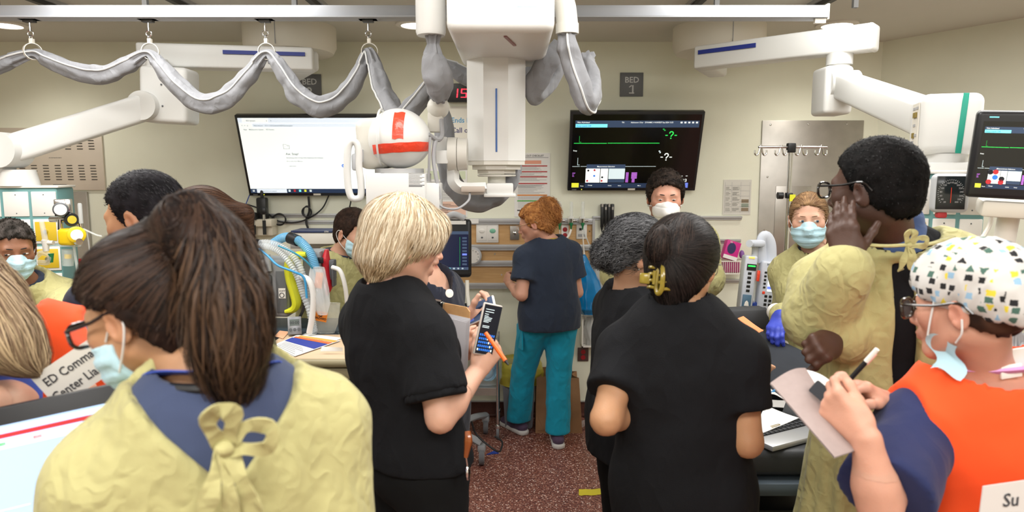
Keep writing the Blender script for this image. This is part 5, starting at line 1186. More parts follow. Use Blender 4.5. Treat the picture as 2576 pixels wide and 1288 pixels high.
# ---------------------------------------------------------------- man with short black hair behind her
def p_man_left():
    Y = 1.95; hp = at(420, 1130, Y + .1); hp[2] = .95
    F = Fig(hp, at(392, 668, Y + .06), 66, at(362, 545, Y), 86, -12, 0, sc=1.04, hs=1.02, male=True)
    F.arm('L', at(300, 900, Y + .0), at(250, 960, Y + .2)).arm('R', at(480, 900, Y + .3), at(330, 960, Y + .4))
    F.hand('L', (-.6, .5, -.2), (0, .2, -1), 'curl').hand('R', (-.6, .3, -.2), (0, .2, -1), 'curl')
    t = root_for(F, 'man with short black hair in profile behind the dark-haired foreground woman')
    F.build_body(t, 'tan', beard=.25, hh=.004); F.wear(t, 'scrub_top', F.torso_sd(.016, -.10, .6, .01, neckr=.07), M_navy, .011, amp=.006); F.trousers(t, M_navy, .014, .06); F.shoes(t, M_shoe)
    short_hair(F, t, ('0f0e10', '242226'), .009, 2600, .010, cut=hairline_cut(F.H, .070, .0, -.07, ear=-.04), jit=.4, lift=.002)
    eyes(t, F.H, (0, 1, -.5), open_=.8); brows(t, F.H, '18120f', 1.2)
p_man_left()
# ---------------------------------------------------------------- woman with pulled back brown hair
def p_bun_left():
    Y = 2.35; hp = at(600, 1010, Y + .08); hp[2] = .93
    F = Fig(hp, at(535, 680, Y + .02), 96, at(500, 560, Y), 106, -14, 0, sc=1.0, hs=.97)
    F.arm('L', at(575, 880, Y - .12), at(480, 900, Y + .02)).arm('R', at(580, 880, Y + .3), at(480, 900, Y + .3))
    t = root_for(F, 'woman with sleek brown ponytail in pale yellow gown behind the foreground woman')
    F.build_body(t, 'light'); F.trousers(t, M_navy, .012, .06); F.shoes(t, M_shoe)
    F.wear(t, 'gown', F.gown_sd(.030, .38, .02, .015, neckr=.078), M_gown2, .011, amp=.008, fold=.010, seed=51)
    H = F.H; cols = ('2c1d15', '5a3f2e')
    sd = hair_cap(F, .010, extra=lambda s, H, a: (s.cone(H.w(0, -.10, .04), H.w(0, -.15, -.01), .026, .032, .02), s.cone(H.w(0, -.15, -.01), H.w(0, -.15, -.10), .032, .015, .02)), cut=lambda P: np.where(H.loc(P)[..., 1] < -.095, -1, hairline_cut(H)(P)).astype(f32)); o, vs, fs = hair_mass(t, sd, cols, .0055, disp=.001); sd2 = SD(); sd2.p = sd.p
    strands(o, sd2, vs, fs, lambda p: np.tile(H.d(0, -1, -.1), (len(p), 1)), 1500, .011, 8, cols, .0010, jit=.05, lift=.001)
    MB().tube([H.w(.03 * math.cos(a), -.112 + .004 * math.sin(a), .032 + .03 * math.sin(a)) for a in np.linspace(0, 6.28, 14, endpoint=False)], .005, 7, closed=True).build('hair_tie', M_black, o)
    eyes(t, H); brows(t, H, '3a281e')
p_bun_left()
# ---------------------------------------------------------------- masked man at far left
def p_far_left():
    Y = 2.85; hp = at(20, 985, Y + .15); hp[2] = .90
    F = Fig(hp, at(42, 712, Y + .06), 212, at(30, 626, Y), 226, -10, 0, sc=1.0, hs=1.0, male=True)
    F.arm('L', at(182, 800, Y - .02), at(120, 862, Y - .22)).arm('R', at(-95, 800, Y - .02), at(-20, 862, Y - .22))
    t = root_for(F, 'man in yellow gown and blue mask at the far left beside the gas column')
    F.build_body(t, 'brown', beard=.3, hh=.0042); F.wear(t, 'undershirt', F.torso_sd(.010, -.1, .5, 0, neckr=.066), M_navy, .012, amp=.002); F.trousers(t, M_navy, .012, .06); F.shoes(t, M_shoe)
    F.wear(t, 'gown', F.gown_sd(.030, .38, .018, .014, neckr=.085, neckdrop=.012), M_gown, .011, amp=.008, fold=.008, seed=61)
    short_hair(F, t, ('17140f', '4a4440'), .008, 2000, .010, cut=hairline_cut(F.H, .066, .0, -.07, ear=-.04), jit=.5)
    eyes(t, F.H, (.6, 1, 0), open_=.8); brows(t, F.H, '18120f', 1.3); surgical_mask(t, F.H)
p_far_left()
# ---------------------------------------------------------------- masked man behind the ventilators
def p_mid():
    Y = 3.72; hp = at(848, 930, Y + .12); hp[2] = .92
    F = Fig(hp, at(858, 655, Y + .06), 236, at(892, 586, Y), 240, -14, 0, sc=1.06, hs=1.07, male=True)
    F.arm('R', at(806, 790, Y + .0), at(800, 850, Y - .20)).arm('L', at(935, 800, Y + .0), at(915, 860, Y - .18))
    t = root_for(F, 'man in yellow gown and blue mask looking down behind the ventilators')
    F.build_body(t, 'light', beard=.25, hh=.0042); F.wear(t, 'undershirt', F.torso_sd(.012, -.1, .5, 0, neckr=.060), M_navy, .012, amp=.002); F.trousers(t, M_navy, .012, .06); F.shoes(t, M_shoe)
    F.wear(t, 'gown', F.gown_sd(.030, .36, .018, .014, neckr=.084, neckdrop=.010), M_gown, .011, amp=.009, fold=.010, seed=71)
    short_hair(F, t, ('241a15', '3c2c24'), .009, 1800, .010, cut=hairline_cut(F.H, .070, .0, -.07, ear=-.04), jit=.4)
    eyes(t, F.H, (.2, 1, -.5), open_=.7); brows(t, F.H, '2a1c14', 1.2); surgical_mask(t, F.H)
p_mid()
# ---------------------------------------------------------------- man in white dome mask under the monitor screen
def p_dome():
    Y = 3.5; hp = at(1672, 800, Y + .1); hp[2] = .98
    F = Fig(hp, at(1663, 578, Y + .05), 174, at(1674, 494, Y), 173, -8, 0, sc=1.03, hs=1.05, male=True)
    F.arm('R', at(1560, 690, Y - .02), at(1600, 720, Y - .25)).arm('L', at(1772, 700, Y - .0), at(1700, 720, Y - .25))
    F.hand('R', (.6, -.5, .0), (0, 0, -1), 'curl', glove=True)
    t = root_for(F, 'man with dark curly hair and white dome respirator under the dark screen')
    F.build_body(t, 'pink', beard=.5, hh=.0042); F.trousers(t, M_navy, .012, .06); F.shoes(t, M_shoe)
    sd = SD(); add_hand(sd, F.wr['R'], (.75, -.45, .05), (0, 0, -1), 'R', 'curl', 1.05, grow=.0012); vs, fs = sd.mesh(.004); mk('glove', vs, fs, M_glove, t, angle=180)
    F.wear(t, 'gown', F.gown_sd(.030, .38, .018, .014, neckr=.082, neckdrop=.010), M_gown, .011, amp=.008, fold=.008, seed=81)
    short_hair(F, t, ('15110f', '3a302a'), .014, 1800, .022, cut=hairline_cut(F.H, .070, .0, -.07, ear=-.035), jit=.6, disp=.005, curl=.9, lift=.008)
    eyes(t, F.H, (.1, 1, -.6), open_=.65); brows(t, F.H, '1c1512', 1.4); dome_mask(t, F.H)
p_dome()
# ---------------------------------------------------------------- person hidden behind the blonde woman, holding a white phone
def p_hidden():
    Y = 2.32; hp = at(1062, 1010, Y + .05); hp[2] = .92
    F = Fig(hp, at(1062, 700, Y + .02), -112, at(1040, 600, Y), -85, -18, 0, sc=1.0, hs=.97, fat=1.1)
    F.arm('R', at(1090, 890, Y - .18), at(1170, 822, Y - .06)).arm('L', at(1120, 890, Y + .2), at(1172, 828, Y + .06))
    F.hand('R', unit(at(1215, 790, Y - .06) - at(1170, 822, Y - .06)), (.2, .3, .9), curls=[(35, 50, 25), (38, 55, 25), (42, 55, 25), (46, 55, 25)], thumb=(.7, .5, .3), h=.0034)
    F.hand('L', unit(at(1215, 800, Y + .0) - at(1172, 828, Y + .06)), (.2, -.1, .95), 'curl', h=.0036)
    t = root_for(F, 'person in dark v-neck top hidden behind the blonde woman, holding white phone')
    F.build_body(t, 'fair'); F.wear(t, 'v_neck_top', F.torso_sd(.016, -.14, .62, .014, neckr=.098, neckdrop=.02), cloth_mat('midnight_knit', '1e2230', .9, crease=.2), .010, amp=.005, seed=91); F.trousers(t, cloth_mat('midnight_trousers', '1a1d2a', .9, crease=.2), .016, .06); F.shoes(t, M_shoe)
    short_hair(F, t, ('2a1c14', '5a3e2c'), .016, 800, .02)
    MB().tube([F.wr['R'] + V(.0, 0, 0) + frame(F.wr['R'] - F.el['R']) @ V(.031 * math.cos(a), .031 * math.sin(a), -.02) for a in np.linspace(0, 6.28, 16, endpoint=False)], .007, 6, closed=True).build('wristband', M_black, t)
    MB().lathe([(.014, 0), (.014, .003), (0, .004)], at(1130, 738, Y - .135), R=frame((.5, -.8, .2)), n=16).build('button_badge', M_white, t)
    eyes(t, F.H)
p_hidden()
# ---------------------------------------------------------------- long-haired woman in orange vest, far left foreground
def p_vest_left():
    Y = 1.5; hp = at(190, 1190, Y + .1); hp[2] = .93
    F = Fig(hp, at(10, 850, Y + .05), 16, at(-115, 760, Y + .02), -11, -30, 8, sc=1.0, hs=.97)
    F.arm('L', at(-20, 1010, Y - .12), at(96, 998, Y - .02)).arm('R', at(200, 930, Y + .35), at(222, 925, Y + .42))
    F.hand('L', (.8, .2, -.1), (.2, .9, -.3), 'curl').hand('R', (.75, .1, -.25), (0, .3, -.95), 'curl', h=.0035)
    t = root_for(F, 'woman with long blonde hair and orange vest lettered ED Command Center Liaison')
    F.build_body(t, 'fair'); F.trousers(t, M_indigo, .014, .06); F.shoes(t, M_shoe)
    F.wear(t, 'scrub_top', F.torso_sd(.018, -.10, 1.0, .008, neckr=.08, sr=.018), M_bluesl, .010, amp=.008, seed=95)
    sdv = F.torso_sd(.032, .18, .05, .012, neckr=.09)
    for q in 'LR':
        sg = 1 if q == 'R' else -1; a = F.sh[q] + F.r * sg * .085; sdv.cone(a + F.u * .10, a - F.u * .20, .105, .115, .01, flat=(F.r, .62), sub=True)
    F.wear(t, 'vest', sdv, M_orangev, .009, amp=.004, seed=97)
    c = at(180, 945, Y - .13); X = unit(at(240, 905, Y - .10) - at(120, 985, Y - .10)); Z = unit(np.cross(X, V(-.1, 1, .1))); Z = Z if Z[2] > 0 else -Z
    lb = MB().prism([(-.07, -.04), (.075, -.04), (.075, .042), (-.07, .042)], c, X, Z, .002).build('vest_label', mat('label_paper2', 'e2ded6', .7), t)
    MB().text('ED Command', c - X * .055 + Z * .008, X, Z, .019, z=.0015).text('Center Liaison', c - X * .062 - Z * .026, X, Z, .019, z=.0015).build('lettering', M_ink, lb)
    H = F.H; cols = ('6a5240', 'c8b08c')
    def ex(sd, H, a):
        sd.ell(H.w(0, -.02, .03), (.09, .11, .1), R=H.R, k=.02)
        pts = [H.o + V(.02, -.02, .03), at(-70, 750, Y - .08), at(-25, 810, Y - .12), at(30, 850, Y - .13), at(85, 890, Y - .12)]; rad = [.085, .08, .065, .042, .014]
        for i in range(4): sd.cone(pts[i], pts[i + 1], rad[i], rad[i + 1], .04)
    sd = hair_cap(F, .02, extra=ex, cut=lambda P: np.where(H.loc(P)[..., 1] < -.05, -1, hairline_cut(H)(P)).astype(f32)); o, vs, fs = hair_mass(t, sd, ('5a4434', 'a08868'), .006, disp=.004, dscale=50); sd2 = SD(); sd2.p = sd.p
    strands(o, sd2, vs, fs, lambda p: np.tile(V(.42, -.12, -.9), (len(p), 1)), 3800, .020, 11, cols, .0014, seed=4, jit=.14, lift=.012, stay=.45, where=lambda p: p[:, 0] > at(-90, 700, Y)[0])
    eyes(t, H)
p_vest_left()
# ================================================================= televisions, crane, pendants
def boxalong(b, a, c, w, h, bev=.01, m=0, up=(0, 0, 1), seg=3):
    a, c = V(a), V(c); d = c - a; L = np.linalg.norm(d); y = d / L; x = unit(np.cross(y, V(up))); z = np.cross(x, y)
    return b.box((a + c) / 2, (w, L, h), R=np.stack([x, y, z], 1), bev=bev, seg=seg, m=m)
E = lambda n, c, s=1.: mat('glow_' + n, c, .5, emit=s)
Es = dict(white=E('white', 'eef4f2', .98), pale=E('pale', 'dfeaf6', .9), mint=E('mint', 'e4f2e6', .92), blue=E('blue', '2c6fd0', 1.), navy=E('navy', '20304a', .9), grey=E('grey', '6f7a7a', .6), green=E('green', '2fe05a', 1.1), dgreen=E('dgreen', '1fa040', 1.), cyan=E('cyan', '7fe6f0', 1.), bar=E('bar', '33435c', .9), ice=E('ice', 'cfe0e4', .9), yel=E('yellow', 'd8d83a', 1.), mag=E('magenta', 'c070e0', .9), red=E('red', 'b02a30', .9), lav=E('lavender', '6a7fe0', .9), dk=E('dk', '10131c', .6), orange=E('orange', 'f07a3a', .9))
EK = list(Es); EM = [Es[k] for k in EK]; ei = {k: i for i, k in enumerate(EK)}
M_bezel = mat('tv_bezel', '1b1c20', .35); M_glassblk = mat('screen_glass', '07080b', .12, spec=.6)
def qmark(b, o, X, Z, h, m):
    P = lambda x, z: o + X * x * h + Z * z * h + np.cross(X, Z) * .0014
    b.tube([P(-.24, .74), P(-.16, .94), P(.04, 1.), P(.22, .90), P(.25, .70), P(.12, .52), P(.02, .42), P(0, .28)], .07 * h, 6, m, sm=3, flat=.1, hint=np.cross(X, Z)); b.rect(P(0, 0), X, Z, -.08 * h, 0, .08 * h, .15 * h, m)
    for s in (-1, 1): b.rect(P(0, 0), X, Z, s * .62 * h - .17 * h, .42 * h, s * .62 * h + .17 * h, .54 * h, m)
def wave_ui(b, o, X, Z, w, h, full=True):
    """patient monitor picture: bars, two traces, number fields, dialog box"""
    R = lambda x0, y0, x1, y1, k, z=.0006: b.rect(o, X, Z, x0 * w, y0 * h, x1 * w, y1 * h, ei[k], z)
    T = lambda s, x, y, hh, k, z=.0012, al='l', sq=1.: b.text(s, o + X * x * w + Z * y * h, X, Z, hh * h, ei[k], z, al, sq)
    R(.02, .83, .985, .92, 'bar'); R(.022, .83, .27, .875, 'cyan', .001); T('Resp Leads Off', .03, .84, .022, 'blue', .0016); T('Not Admitted', .035, .888, .02, 'white')
    for s, x in (('TR1', .38), ('Adolescent 12+yr', .45), ('DYNAMIC 4 WAVES', .56), ('27 Sep 2024 15:23', .68)): T(s, x, .888, .018, 'white', sq=.9)
    for x in (.845, .875, .905, .935, .965): R(x - .008, .885, x + .008, .905, 'white', .001)
    R(.015, .615, .275, .622, 'green'); R(.282, .617, .69, .624, 'green'); R(.055, .635, .058, .715, 'dgreen'); R(.055, .632, .072, .637, 'dgreen')
    R(.01, .298, .07, .303, 'ice'); R(.077, .299, .68, .304, 'ice'); R(.05, .322, .053, .42, 'ice'); R(.05, .32, .068, .325, 'ice'); T('Resp', .012, .51, .018, 'white')
    qmark(b, o + X * .775 * w + Z * .68 * h, X, Z, .095 * h, ei['green']); qmark(b, o + X * .755 * w + Z * .385 * h, X, Z, .095 * h, ei['white']); R(.705, .80, .718, .815, 'dgreen'); R(.715, .785, .728, .80, 'dgreen'); R(.69, .505, .702, .52, 'ice'); R(.698, .485, .708, .505, 'ice')
    T('NBP', .012, .20, .016, 'mag'); T('Sys', .012, .178, .014, 'mag'); T('Dia', .012, .158, .014, 'mag')
    R(.125, .272, .435, .33, 'bar', .0012); T('Measurement Selection', .28, .293, .018, 'white', .0018, 'c'); R(.12, .075, .235, .272, 'white', .0012); R(.24, .075, .30, .272, 'white', .0012); R(.305, .125, .435, .272, 'ice', .0012); R(.305, .075, .435, .12, 'bar', .0012)
    for x, y, k in ((.14, .245, 'dk'), (.19, .25, 'red'), (.19, .17, 'blue'), (.135, .10, 'red'), (.255, .15, 'dk'), (.252, .10, 'red')):
        b.add([o + X * (x * w + .0075 * math.cos(a)) + Z * (y * h + .0075 * math.sin(a)) + np.cross(X, Z) * .0018 for a in np.linspace(0, 6.28, 10, endpoint=False)], [tuple(range(10))], ei[k])
    for i in range(8): R(.445, .205 - i * .018, .467, .217 - i * .018, 'mag'); R(.49 + .006 * (i > 4), .205 - i * .018, .535 - .016 * (i > 4), .217 - i * .018, 'mag')
    R(.01, .0, .96, .065, 'navy'); R(.01, .005, .068, .068, 'yel', .001); R(.07, .005, .118, .068, 'dk', .001); T('Pause', .094, .02, .014, 'white', .0016, 'c'); T('Change', .16, .03, .014, 'white', .0012, 'c'); T('Admit', .32, .025, .014, 'white', .0012, 'c'); T('Setup', .40, .025, .014, 'white', .0012, 'c'); T('More', .56, .025, .014, 'white', .0012, 'c')
    R(.84, .0, .955, .072, 'lav', .001); T('15:23', .86, .085, .045, 'white'); T('Temp', .838, .195, .016, 'white'); R(.868, .165, .905, .172, 'white'); R(.93, .165, .945, .172, 'white')
def tv(name, label, tl, tr, bl, Yt, Yb, draw, lum):
    a, c, d = at(*tl, Yt), at(*tr, Yt), at(*bl, Yb); x0 = (a[0] + d[0]) / 2; w = c[0] - x0; o = V(x0, d[1], d[2]); Z = V(0, a[1] - d[1], a[2] - d[2]); h = np.linalg.norm(Z); Z = Z / h; X = V(1, 0, 0); N = np.cross(X, Z)
    t = thing(name, label, 'television', (x0 + w / 2, WY, o[2])); R = np.stack([X, N, Z], 1); cen = o + X * w / 2 + Z * h / 2
    MB().box(cen - N * .024, (w, .045, h), R=R, bev=.004).build('case', M_bezel, t)
    MB().box(cen - N * .06, (w * .6, .04, h * .6), R=R, bev=.01).build('rear_housing', M_black, t)
    MB().box(V(cen[0], WY - .04, cen[2]), (.3, .08, .25), bev=.004).build('wall_bracket', M_track, t)
    bz = .018; so = o + X * bz + Z * bz * 1.3; MB().rect(so, X, Z, 0, 0, w - 2 * bz, h - 2.3 * bz, 0, .0008).build('screen', lum, t)
    b = MB(); draw(b, so + N * .0008, X, Z, w - 2 * bz, h - 2.3 * bz); b.build('picture', EM, t, smooth=False)
    MB().box(o + X * w * .5 + Z * .012 + N * .001, (.05, .003, .012), R=R).build('logo_badge', M_white2, t); MB().ell(o + X * w * .11 + Z * .010, .004, n=8).build('standby_light', Es['yel'], t)
    MB().text('SHARP', o + X * .03 + Z * .006, X, Z, .008, z=.002).build('lettering', M_lgrey, t); return t
def ui_browser(b, o, X, Z, w, h):
    R = lambda x0, y0, x1, y1, k, z=.0006: b.rect(o, X, Z, x0 * w, y0 * h, x1 * w, y1 * h, ei[k], z)
    T = lambda s, x, y, hh, k, z=.0012, al='l': b.text(s, o + X * x * w + Z * y * h, X, Z, hh * h, ei[k], z, al)
    R(0, .94, 1, 1, 'pale'); R(.03, .945, .22, 1, 'white', .0009); T('RSS System', .06, .958, .018, 'grey'); T('x', .205, .958, .018, 'grey'); T('+', .235, .956, .02, 'grey')
    R(.1, .885, .95, .93, 'pale'); T('<   >   o', .02, .895, .018, 'grey'); T('Not secure   10.11.120.2/session/EDQueue.aspx', .11, .895, .018, 'grey'); T('Apps    MyEducation System     RSS System', .03, .845, .016, 'grey')
    T('Aw, Snap!', .31, .52, .030, 'grey'); T('Something went wrong while displaying this webpage.', .31, .475, .016, 'grey'); T('Error code: Out of Memory', .31, .43, .013, 'grey'); T('Learn more', .32, .365, .014, 'grey')
    for q in ((.30, .60, .345, .603), (.30, .60, .302, .66), (.343, .60, .345, .645), (.30, .658, .325, .661), (.325, .645, .345, .648), (.312, .63, .315, .635), (.33, .63, .333, .635)): R(*q, 'grey')
    b.prism([(.74 * w + .026 * w * math.copysign(abs(math.cos(a)) ** .6, math.cos(a)), .375 * h + .024 * h * math.copysign(abs(math.sin(a)) ** .8, math.sin(a))) for a in np.linspace(0, 6.28, 18, endpoint=False)], o + np.cross(X, Z) * .001, X, Z, .0004, ei['blue']); T('Reload', .74, .366, .018, 'white', .0016, 'c')
    R(0, 0, 1, .058, 'navy'); R(0, 0, .045, .058, 'bar', .0009); R(.047, .002, .275, .056, 'pale', .0009); T('Type here to search', .08, .018, .018, 'grey')
    for x, k in ((.295, 'ice'), (.335, 'red'), (.375, 'cyan'), (.415, 'yel'), (.455, 'ice')): R(x - .008, .016, x + .008, .046, k, .001)
    for i in (0, 1):
        for j in (0, 1): R(.016 + .008 * i, .018 + .014 * j, .022 + .008 * i, .029 + .014 * j, 'white', .0012)
    T('3:23 PM', .93, .028, .014, 'white'); T('ENG', .90, .028, .014, 'white')
tv('wall_television', 'large bright television showing a white web page on the wall', (592, 290), (951, 289), (624, 493), 4.58, 4.78, ui_browser, Es['white'])
tv('wall_monitor', 'large dark television showing green vital sign traces on the wall', (1435, 281), (1775, 280), (1428, 480), 4.58, 4.78, wave_ui, M_glassblk)
# ---------------------------------------------------------------- fabric cable sleeves
M_sleeve = cloth_mat('grey_sleeve', '8c8d91', .8, crease=.35, var=.04, scale=14); M_piping = mat('white_piping', 'cfd0d0', .6)
def sleeve(name, label, pts, rad, seed=1, seam=0., group='grey fabric cable sleeves', sm=14, wr=.17):
    p = catmull(np.array([at(*q) for q in pts]), sm); k = len(p); r = np.interp(np.linspace(0, 1, k), np.linspace(0, 1, len(rad)), rad) * .84; T = np.gradient(p, axis=0); T /= np.linalg.norm(T, axis=1)[:, None]
    n = 30; t = np.linspace(0, 2 * np.pi, n, endpoint=False); x = frame(T[0], (0, 1, 0))[:, 0]; vs = []; sv = []
    cum = np.concatenate([[0], np.cumsum(np.linalg.norm(np.diff(p, axis=0), axis=1))])
    for i in range(k):
        x = unit(x - np.dot(x, T[i]) * T[i]); y = np.cross(T[i], x); dirs = np.cos(t)[:, None] * x + np.sin(t)[:, None] * y
        q = p[i] + dirs * r[i]; m = 1 + wr * (np.sin(3 * t + 9 * cum[i] + seed) * .5 + np.sin(5 * t - 13 * cum[i] + seed * 2) * .35) + .8 * wr * vnoise(q * 24, seed) + .5 * wr * ridge(q * 12, seed + 3)
        if r[i] < .03: m = 1 + .22 * np.sin(7 * t + seed)
        ring = p[i] + dirs * (r[i] * m)[:, None]; vs.append(ring); j = int((seam / 6.283 * n)) % n; sv.append(p[i] + dirs[j] * (r[i] * m[j] + .003))
    fs = [(i * n + a, i * n + (a + 1) % n, (i + 1) * n + (a + 1) % n, (i + 1) * n + a) for i in range(k - 1) for a in range(n)] + [tuple(range(n - 1, -1, -1)), tuple((k - 1) * n + a for a in range(n))]
    t_ = thing(name, label, 'cable sleeve', p[len(p) // 2], group); mk('fabric', np.concatenate(vs), fs, M_sleeve, t_, angle=60); MB().tube(sv, .0042, 6).build('piping', M_piping, t_); return t_
B = BY
sleeve('cable_sleeve', 'swag of grey fabric sleeve hanging across the beam hooks', [(-140, 225, B), (-60, 195, B), (10, 160, B), (84, 136, B), (125, 152, B), (195, 178, B), (262, 188, B), (320, 165, B), (372, 136, B), (405, 168, B), (450, 220, B), (515, 262, B), (580, 240, B), (630, 185, B), (671, 136, B), (705, 172, B), (750, 235, B), (812, 268, B), (872, 235, B), (905, 185, B), (928, 130, B), (948, 180, B - .05), (970, 245, B - .15), (1005, 300, B - .3), (1045, 262, B - .35), (1085, 215, B - .4), (1112, 165, B - .4)],
       [.045, .046, .04, .022, .042, .05, .05, .042, .022, .042, .052, .054, .052, .044, .022, .044, .054, .056, .052, .042, .022, .04, .05, .052, .05, .045, .03], 2, 4.5)
sleeve('cable_sleeve', 'short grey fabric sleeve gathered under the white crane cylinder', [(1090, 84, 2.5), (1090, 112, 2.5), (1090, 150, 2.5), (1098, 190, 2.5), (1104, 222, 2.52), (1108, 250, 2.56)], [.032, .022, .042, .056, .050, .028], 3, 2., wr=.22)
sleeve('cable_sleeve', 'long grey fabric sleeve looping behind the X-ray head to the joint', [(1092, 200, 2.9), (1100, 250, 2.9), (1118, 320, 2.88), (1124, 400, 2.85), (1142, 470, 2.84), (1190, 508, 2.84), (1240, 500, 2.86), (1282, 462, 2.88), (1296, 410, 2.9)], [.03, .042, .046, .046, .048, .046, .044, .042, .03], 5, .6)
sleeve('cable_sleeve', 'dark stretch of grey sleeve behind the crane column', [(1112, 160, 3.1), (1140, 176, 3.1), (1180, 196, 3.1), (1230, 200, 3.1), (1290, 215, 3.1), (1340, 190, 3.05), (1390, 130, 3.0)], [.02, .035, .045, .048, .05, .05, .04], 6, 3.)
sleeve('cable_sleeve', 'light grey sleeve hanging from the elbow pipe right of the column', [(1427, 80, 2.5), (1430, 120, 2.5), (1442, 170, 2.5), (1460, 220, 2.5), (1475, 258, 2.52), (1490, 235, 2.6), (1490, 190, 2.66), (1474, 140, 2.7)], [.034, .040, .044, .048, .044, .044, .04, .034], 8, 5., wr=.2)
sleeve('cable_sleeve', 'dark grey sleeve looped between the crane housing and column', [(1410, 112, 2.75), (1390, 140, 2.75), (1362, 180, 2.76), (1340, 222, 2.78), (1352, 236, 2.82), (1378, 208, 2.86), (1400, 165, 2.88), (1412, 130, 2.86)], [.036, .044, .048, .046, .046, .046, .042, .034], 9, 1., wr=.2)
# ---------------------------------------------------------------- hooks with rings
for i, (px, py, Y) in enumerate(((74, 50, B), (372, 50, B), (666, 50, B), (926, 50, B))):
    a = at(px, py, Y); c = at(px + 4, 118, Y); z0 = a[2]
    t = thing('sleeve_hook', 'white strap ring on a steel hook under the beam, ' + ('leftmost', 'second from left', 'third from left, over the drum', 'nearest the white crane cylinder')[i], 'hook', (a[0], Y, c[2]), 'strap rings hanging from the beam')
    MB().box(a + V(0, 0, .003), (.085, .05, .006), bev=.001).box(a + V(0, 0, -.006), (.05, .03, .012), bev=.002).build('trolley', M_track, t)
    zr = c[2] + .055; MB().cyl((a[0], Y, z0), (a[0], Y, z0 - .05), .004, n=8).tube([(a[0] + .013 * math.cos(u), Y, z0 - .062 + .013 * math.sin(u)) for u in np.linspace(0, 6.28, 14, endpoint=False)], .003, 6, closed=True).tube([(a[0], Y + .009 * math.cos(u), z0 - .082 + .012 * math.sin(u)) for u in np.linspace(0, 6.28, 12, endpoint=False)], .0025, 6, closed=True).build('eye_bolt', M_chrome, t)
    rr = .036; yaw = (.9, .2, .15, .2)[i]; cx = V(a[0] + .003, Y, z0 - .108 - rr); X = rotz(yaw) @ V(1, 0, 0); n = 26; b = MB(); Yv = rotz(yaw) @ V(0, 1, 0); vs = []
    for u in np.linspace(0, 2 * np.pi, n, endpoint=False):
        e = X * math.cos(u) + V(0, 0, 1) * math.sin(u)
        vs += [cx + e * rr - Yv * .011, cx + e * rr + Yv * .011, cx + e * (rr + .003) + Yv * .011, cx + e * (rr + .003) - Yv * .011]
    b.add(vs, [(i_ * 4 + j, i_ * 4 + (j + 1) % 4, ((i_ + 1) % n) * 4 + (j + 1) % 4, ((i_ + 1) % n) * 4 + j) for i_ in range(n) for j in range(4)]); b.box(cx + V(0, 0, rr + .012), (.016, .022, .022), bev=.002); b.build('strap_ring', M_white2, t)
# ---------------------------------------------------------------- X-ray crane
M_crane = mat('crane_white', 'dededb', .38); M_cranew = mat('crane_warm', 'd4d1c8', .42); M_stripe = mat('stripe_blue', '4a6fae', .5); M_tape = mat('orange_red_tape', 'ee4a30', .3, noise=.06, nscale=60, bump=.25, bscale=70, coat=.3)
t = thing('xray_crane', 'white ceiling-hung X-ray tube crane with orange tape cross on its head', 'X-ray machine', (-.06, 2.78, 1.5))
hx0, hx1 = at(1122, 80, 2.2)[0], at(1396, 80, 2.2)[0]; hz = at(1250, 80, 2.2)[2]
MB().box(((hx0 + hx1) / 2, 2.56, hz + .21), (hx1 - hx0, .72, .42), bev=.03, seg=4).build('housing', M_crane, t)
MB().box(((hx0 + hx1) / 2, 2.7, CEIL - .03), (.5, .6, .06)).build('carriage', M_track, t)
MB().box((hx0 + .2, 2.34, hz - .002), (.010, .16, .004), R=rotz(-.2)).build('red_mark', mat('mark_brown', '8a5a58', .5), t)
MB().rect((0, 2.2, 0), X3, Z3, hx0 + .22, hz + .075, hx0 + .285, hz + .082, 0, .001).build('status_bar', mat('stripe_sky', 'a8d4e4', .4), t)
cx, cy = -.062, 2.78; zc0, zc1 = at(1250, 404, 2.67)[2], hz + .02
def octo(b, z0, z1, r, m=0, c=(cx, cy)): b.lathe([(r, z0), (r, z1)], (c[0], c[1], 0), R=rotz(D(22.5)), n=8, m=m); return b
octo(MB(), zc0, zc1, .124).build('column', M_crane, t)
MB().box((cx - .004 + .006, cy - .1155, at(1250, 303, 2.67)[2]), (.007, .003, .24), bev=.001).build('blue_stripe', M_stripe, t)
b = MB(); octo(b, zc0 - .016, zc0 + .004, .122); octo(b, zc0 - .034, zc0 - .014, .104); octo(b, zc0 - .05, zc0 - .03, .082); b.lathe([(.074, 0), (.078, .003), (.078, .007), (.07, .01)], (cx, cy, zc0 - .062), n=28); b.lathe([(.036, 0), (.036, .03)], (cx, cy, zc0 - .092), n=24); b.build('telescope_stages', M_cranew, t)
b = MB(); b.lathe([(.060, 0), (.060, .008), (.04, .01)], (cx, cy, zc0 - .104), n=24)
for k in range(10): u = k * .628; b.box((cx + .058 * math.cos(u), cy + .058 * math.sin(u), zc0 - .098), (.012, .012, .014), R=rotz(u), bev=.002)
b.build('index_ring', M_alu, t)
j0 = at(1258, 474, 2.74); MB().box(j0, (.105, .12, .042), bev=.006).box(j0 - V(0.0, .01, .026), (.125, .12, .014), bev=.004).build('yoke_block', M_crane, t)
p1, p2, p3, p4 = at(1222, 474, 2.68), at(1165, 474, 2.66), at(1140, 455, 2.65), at(1138, 360, 2.65)
b = MB(); b.tube([p1, p2, p3 + V(.004, 0, -.006), p3 + V(0, 0, .03), p4], .024, 4, sm=5, hint=(0, 1, 0)); b.build('arm', M_crane, t)
MB().box(at(1190, 476, 2.60), (.09, .03, .022), bev=.004).build('arm_cover', mat('taupe_cover', 'b5a89c', .5), t)
a_, c_ = at(1128, 388, 2.65), at(1176, 388, 2.65); MB().cyl(a_, (a_ + c_) / 2 - V(.002, 0, 0), .064, n=32).cyl((a_ + c_) / 2, c_, .062, .060, n=32).build('rotation_joint', M_cranew, t)
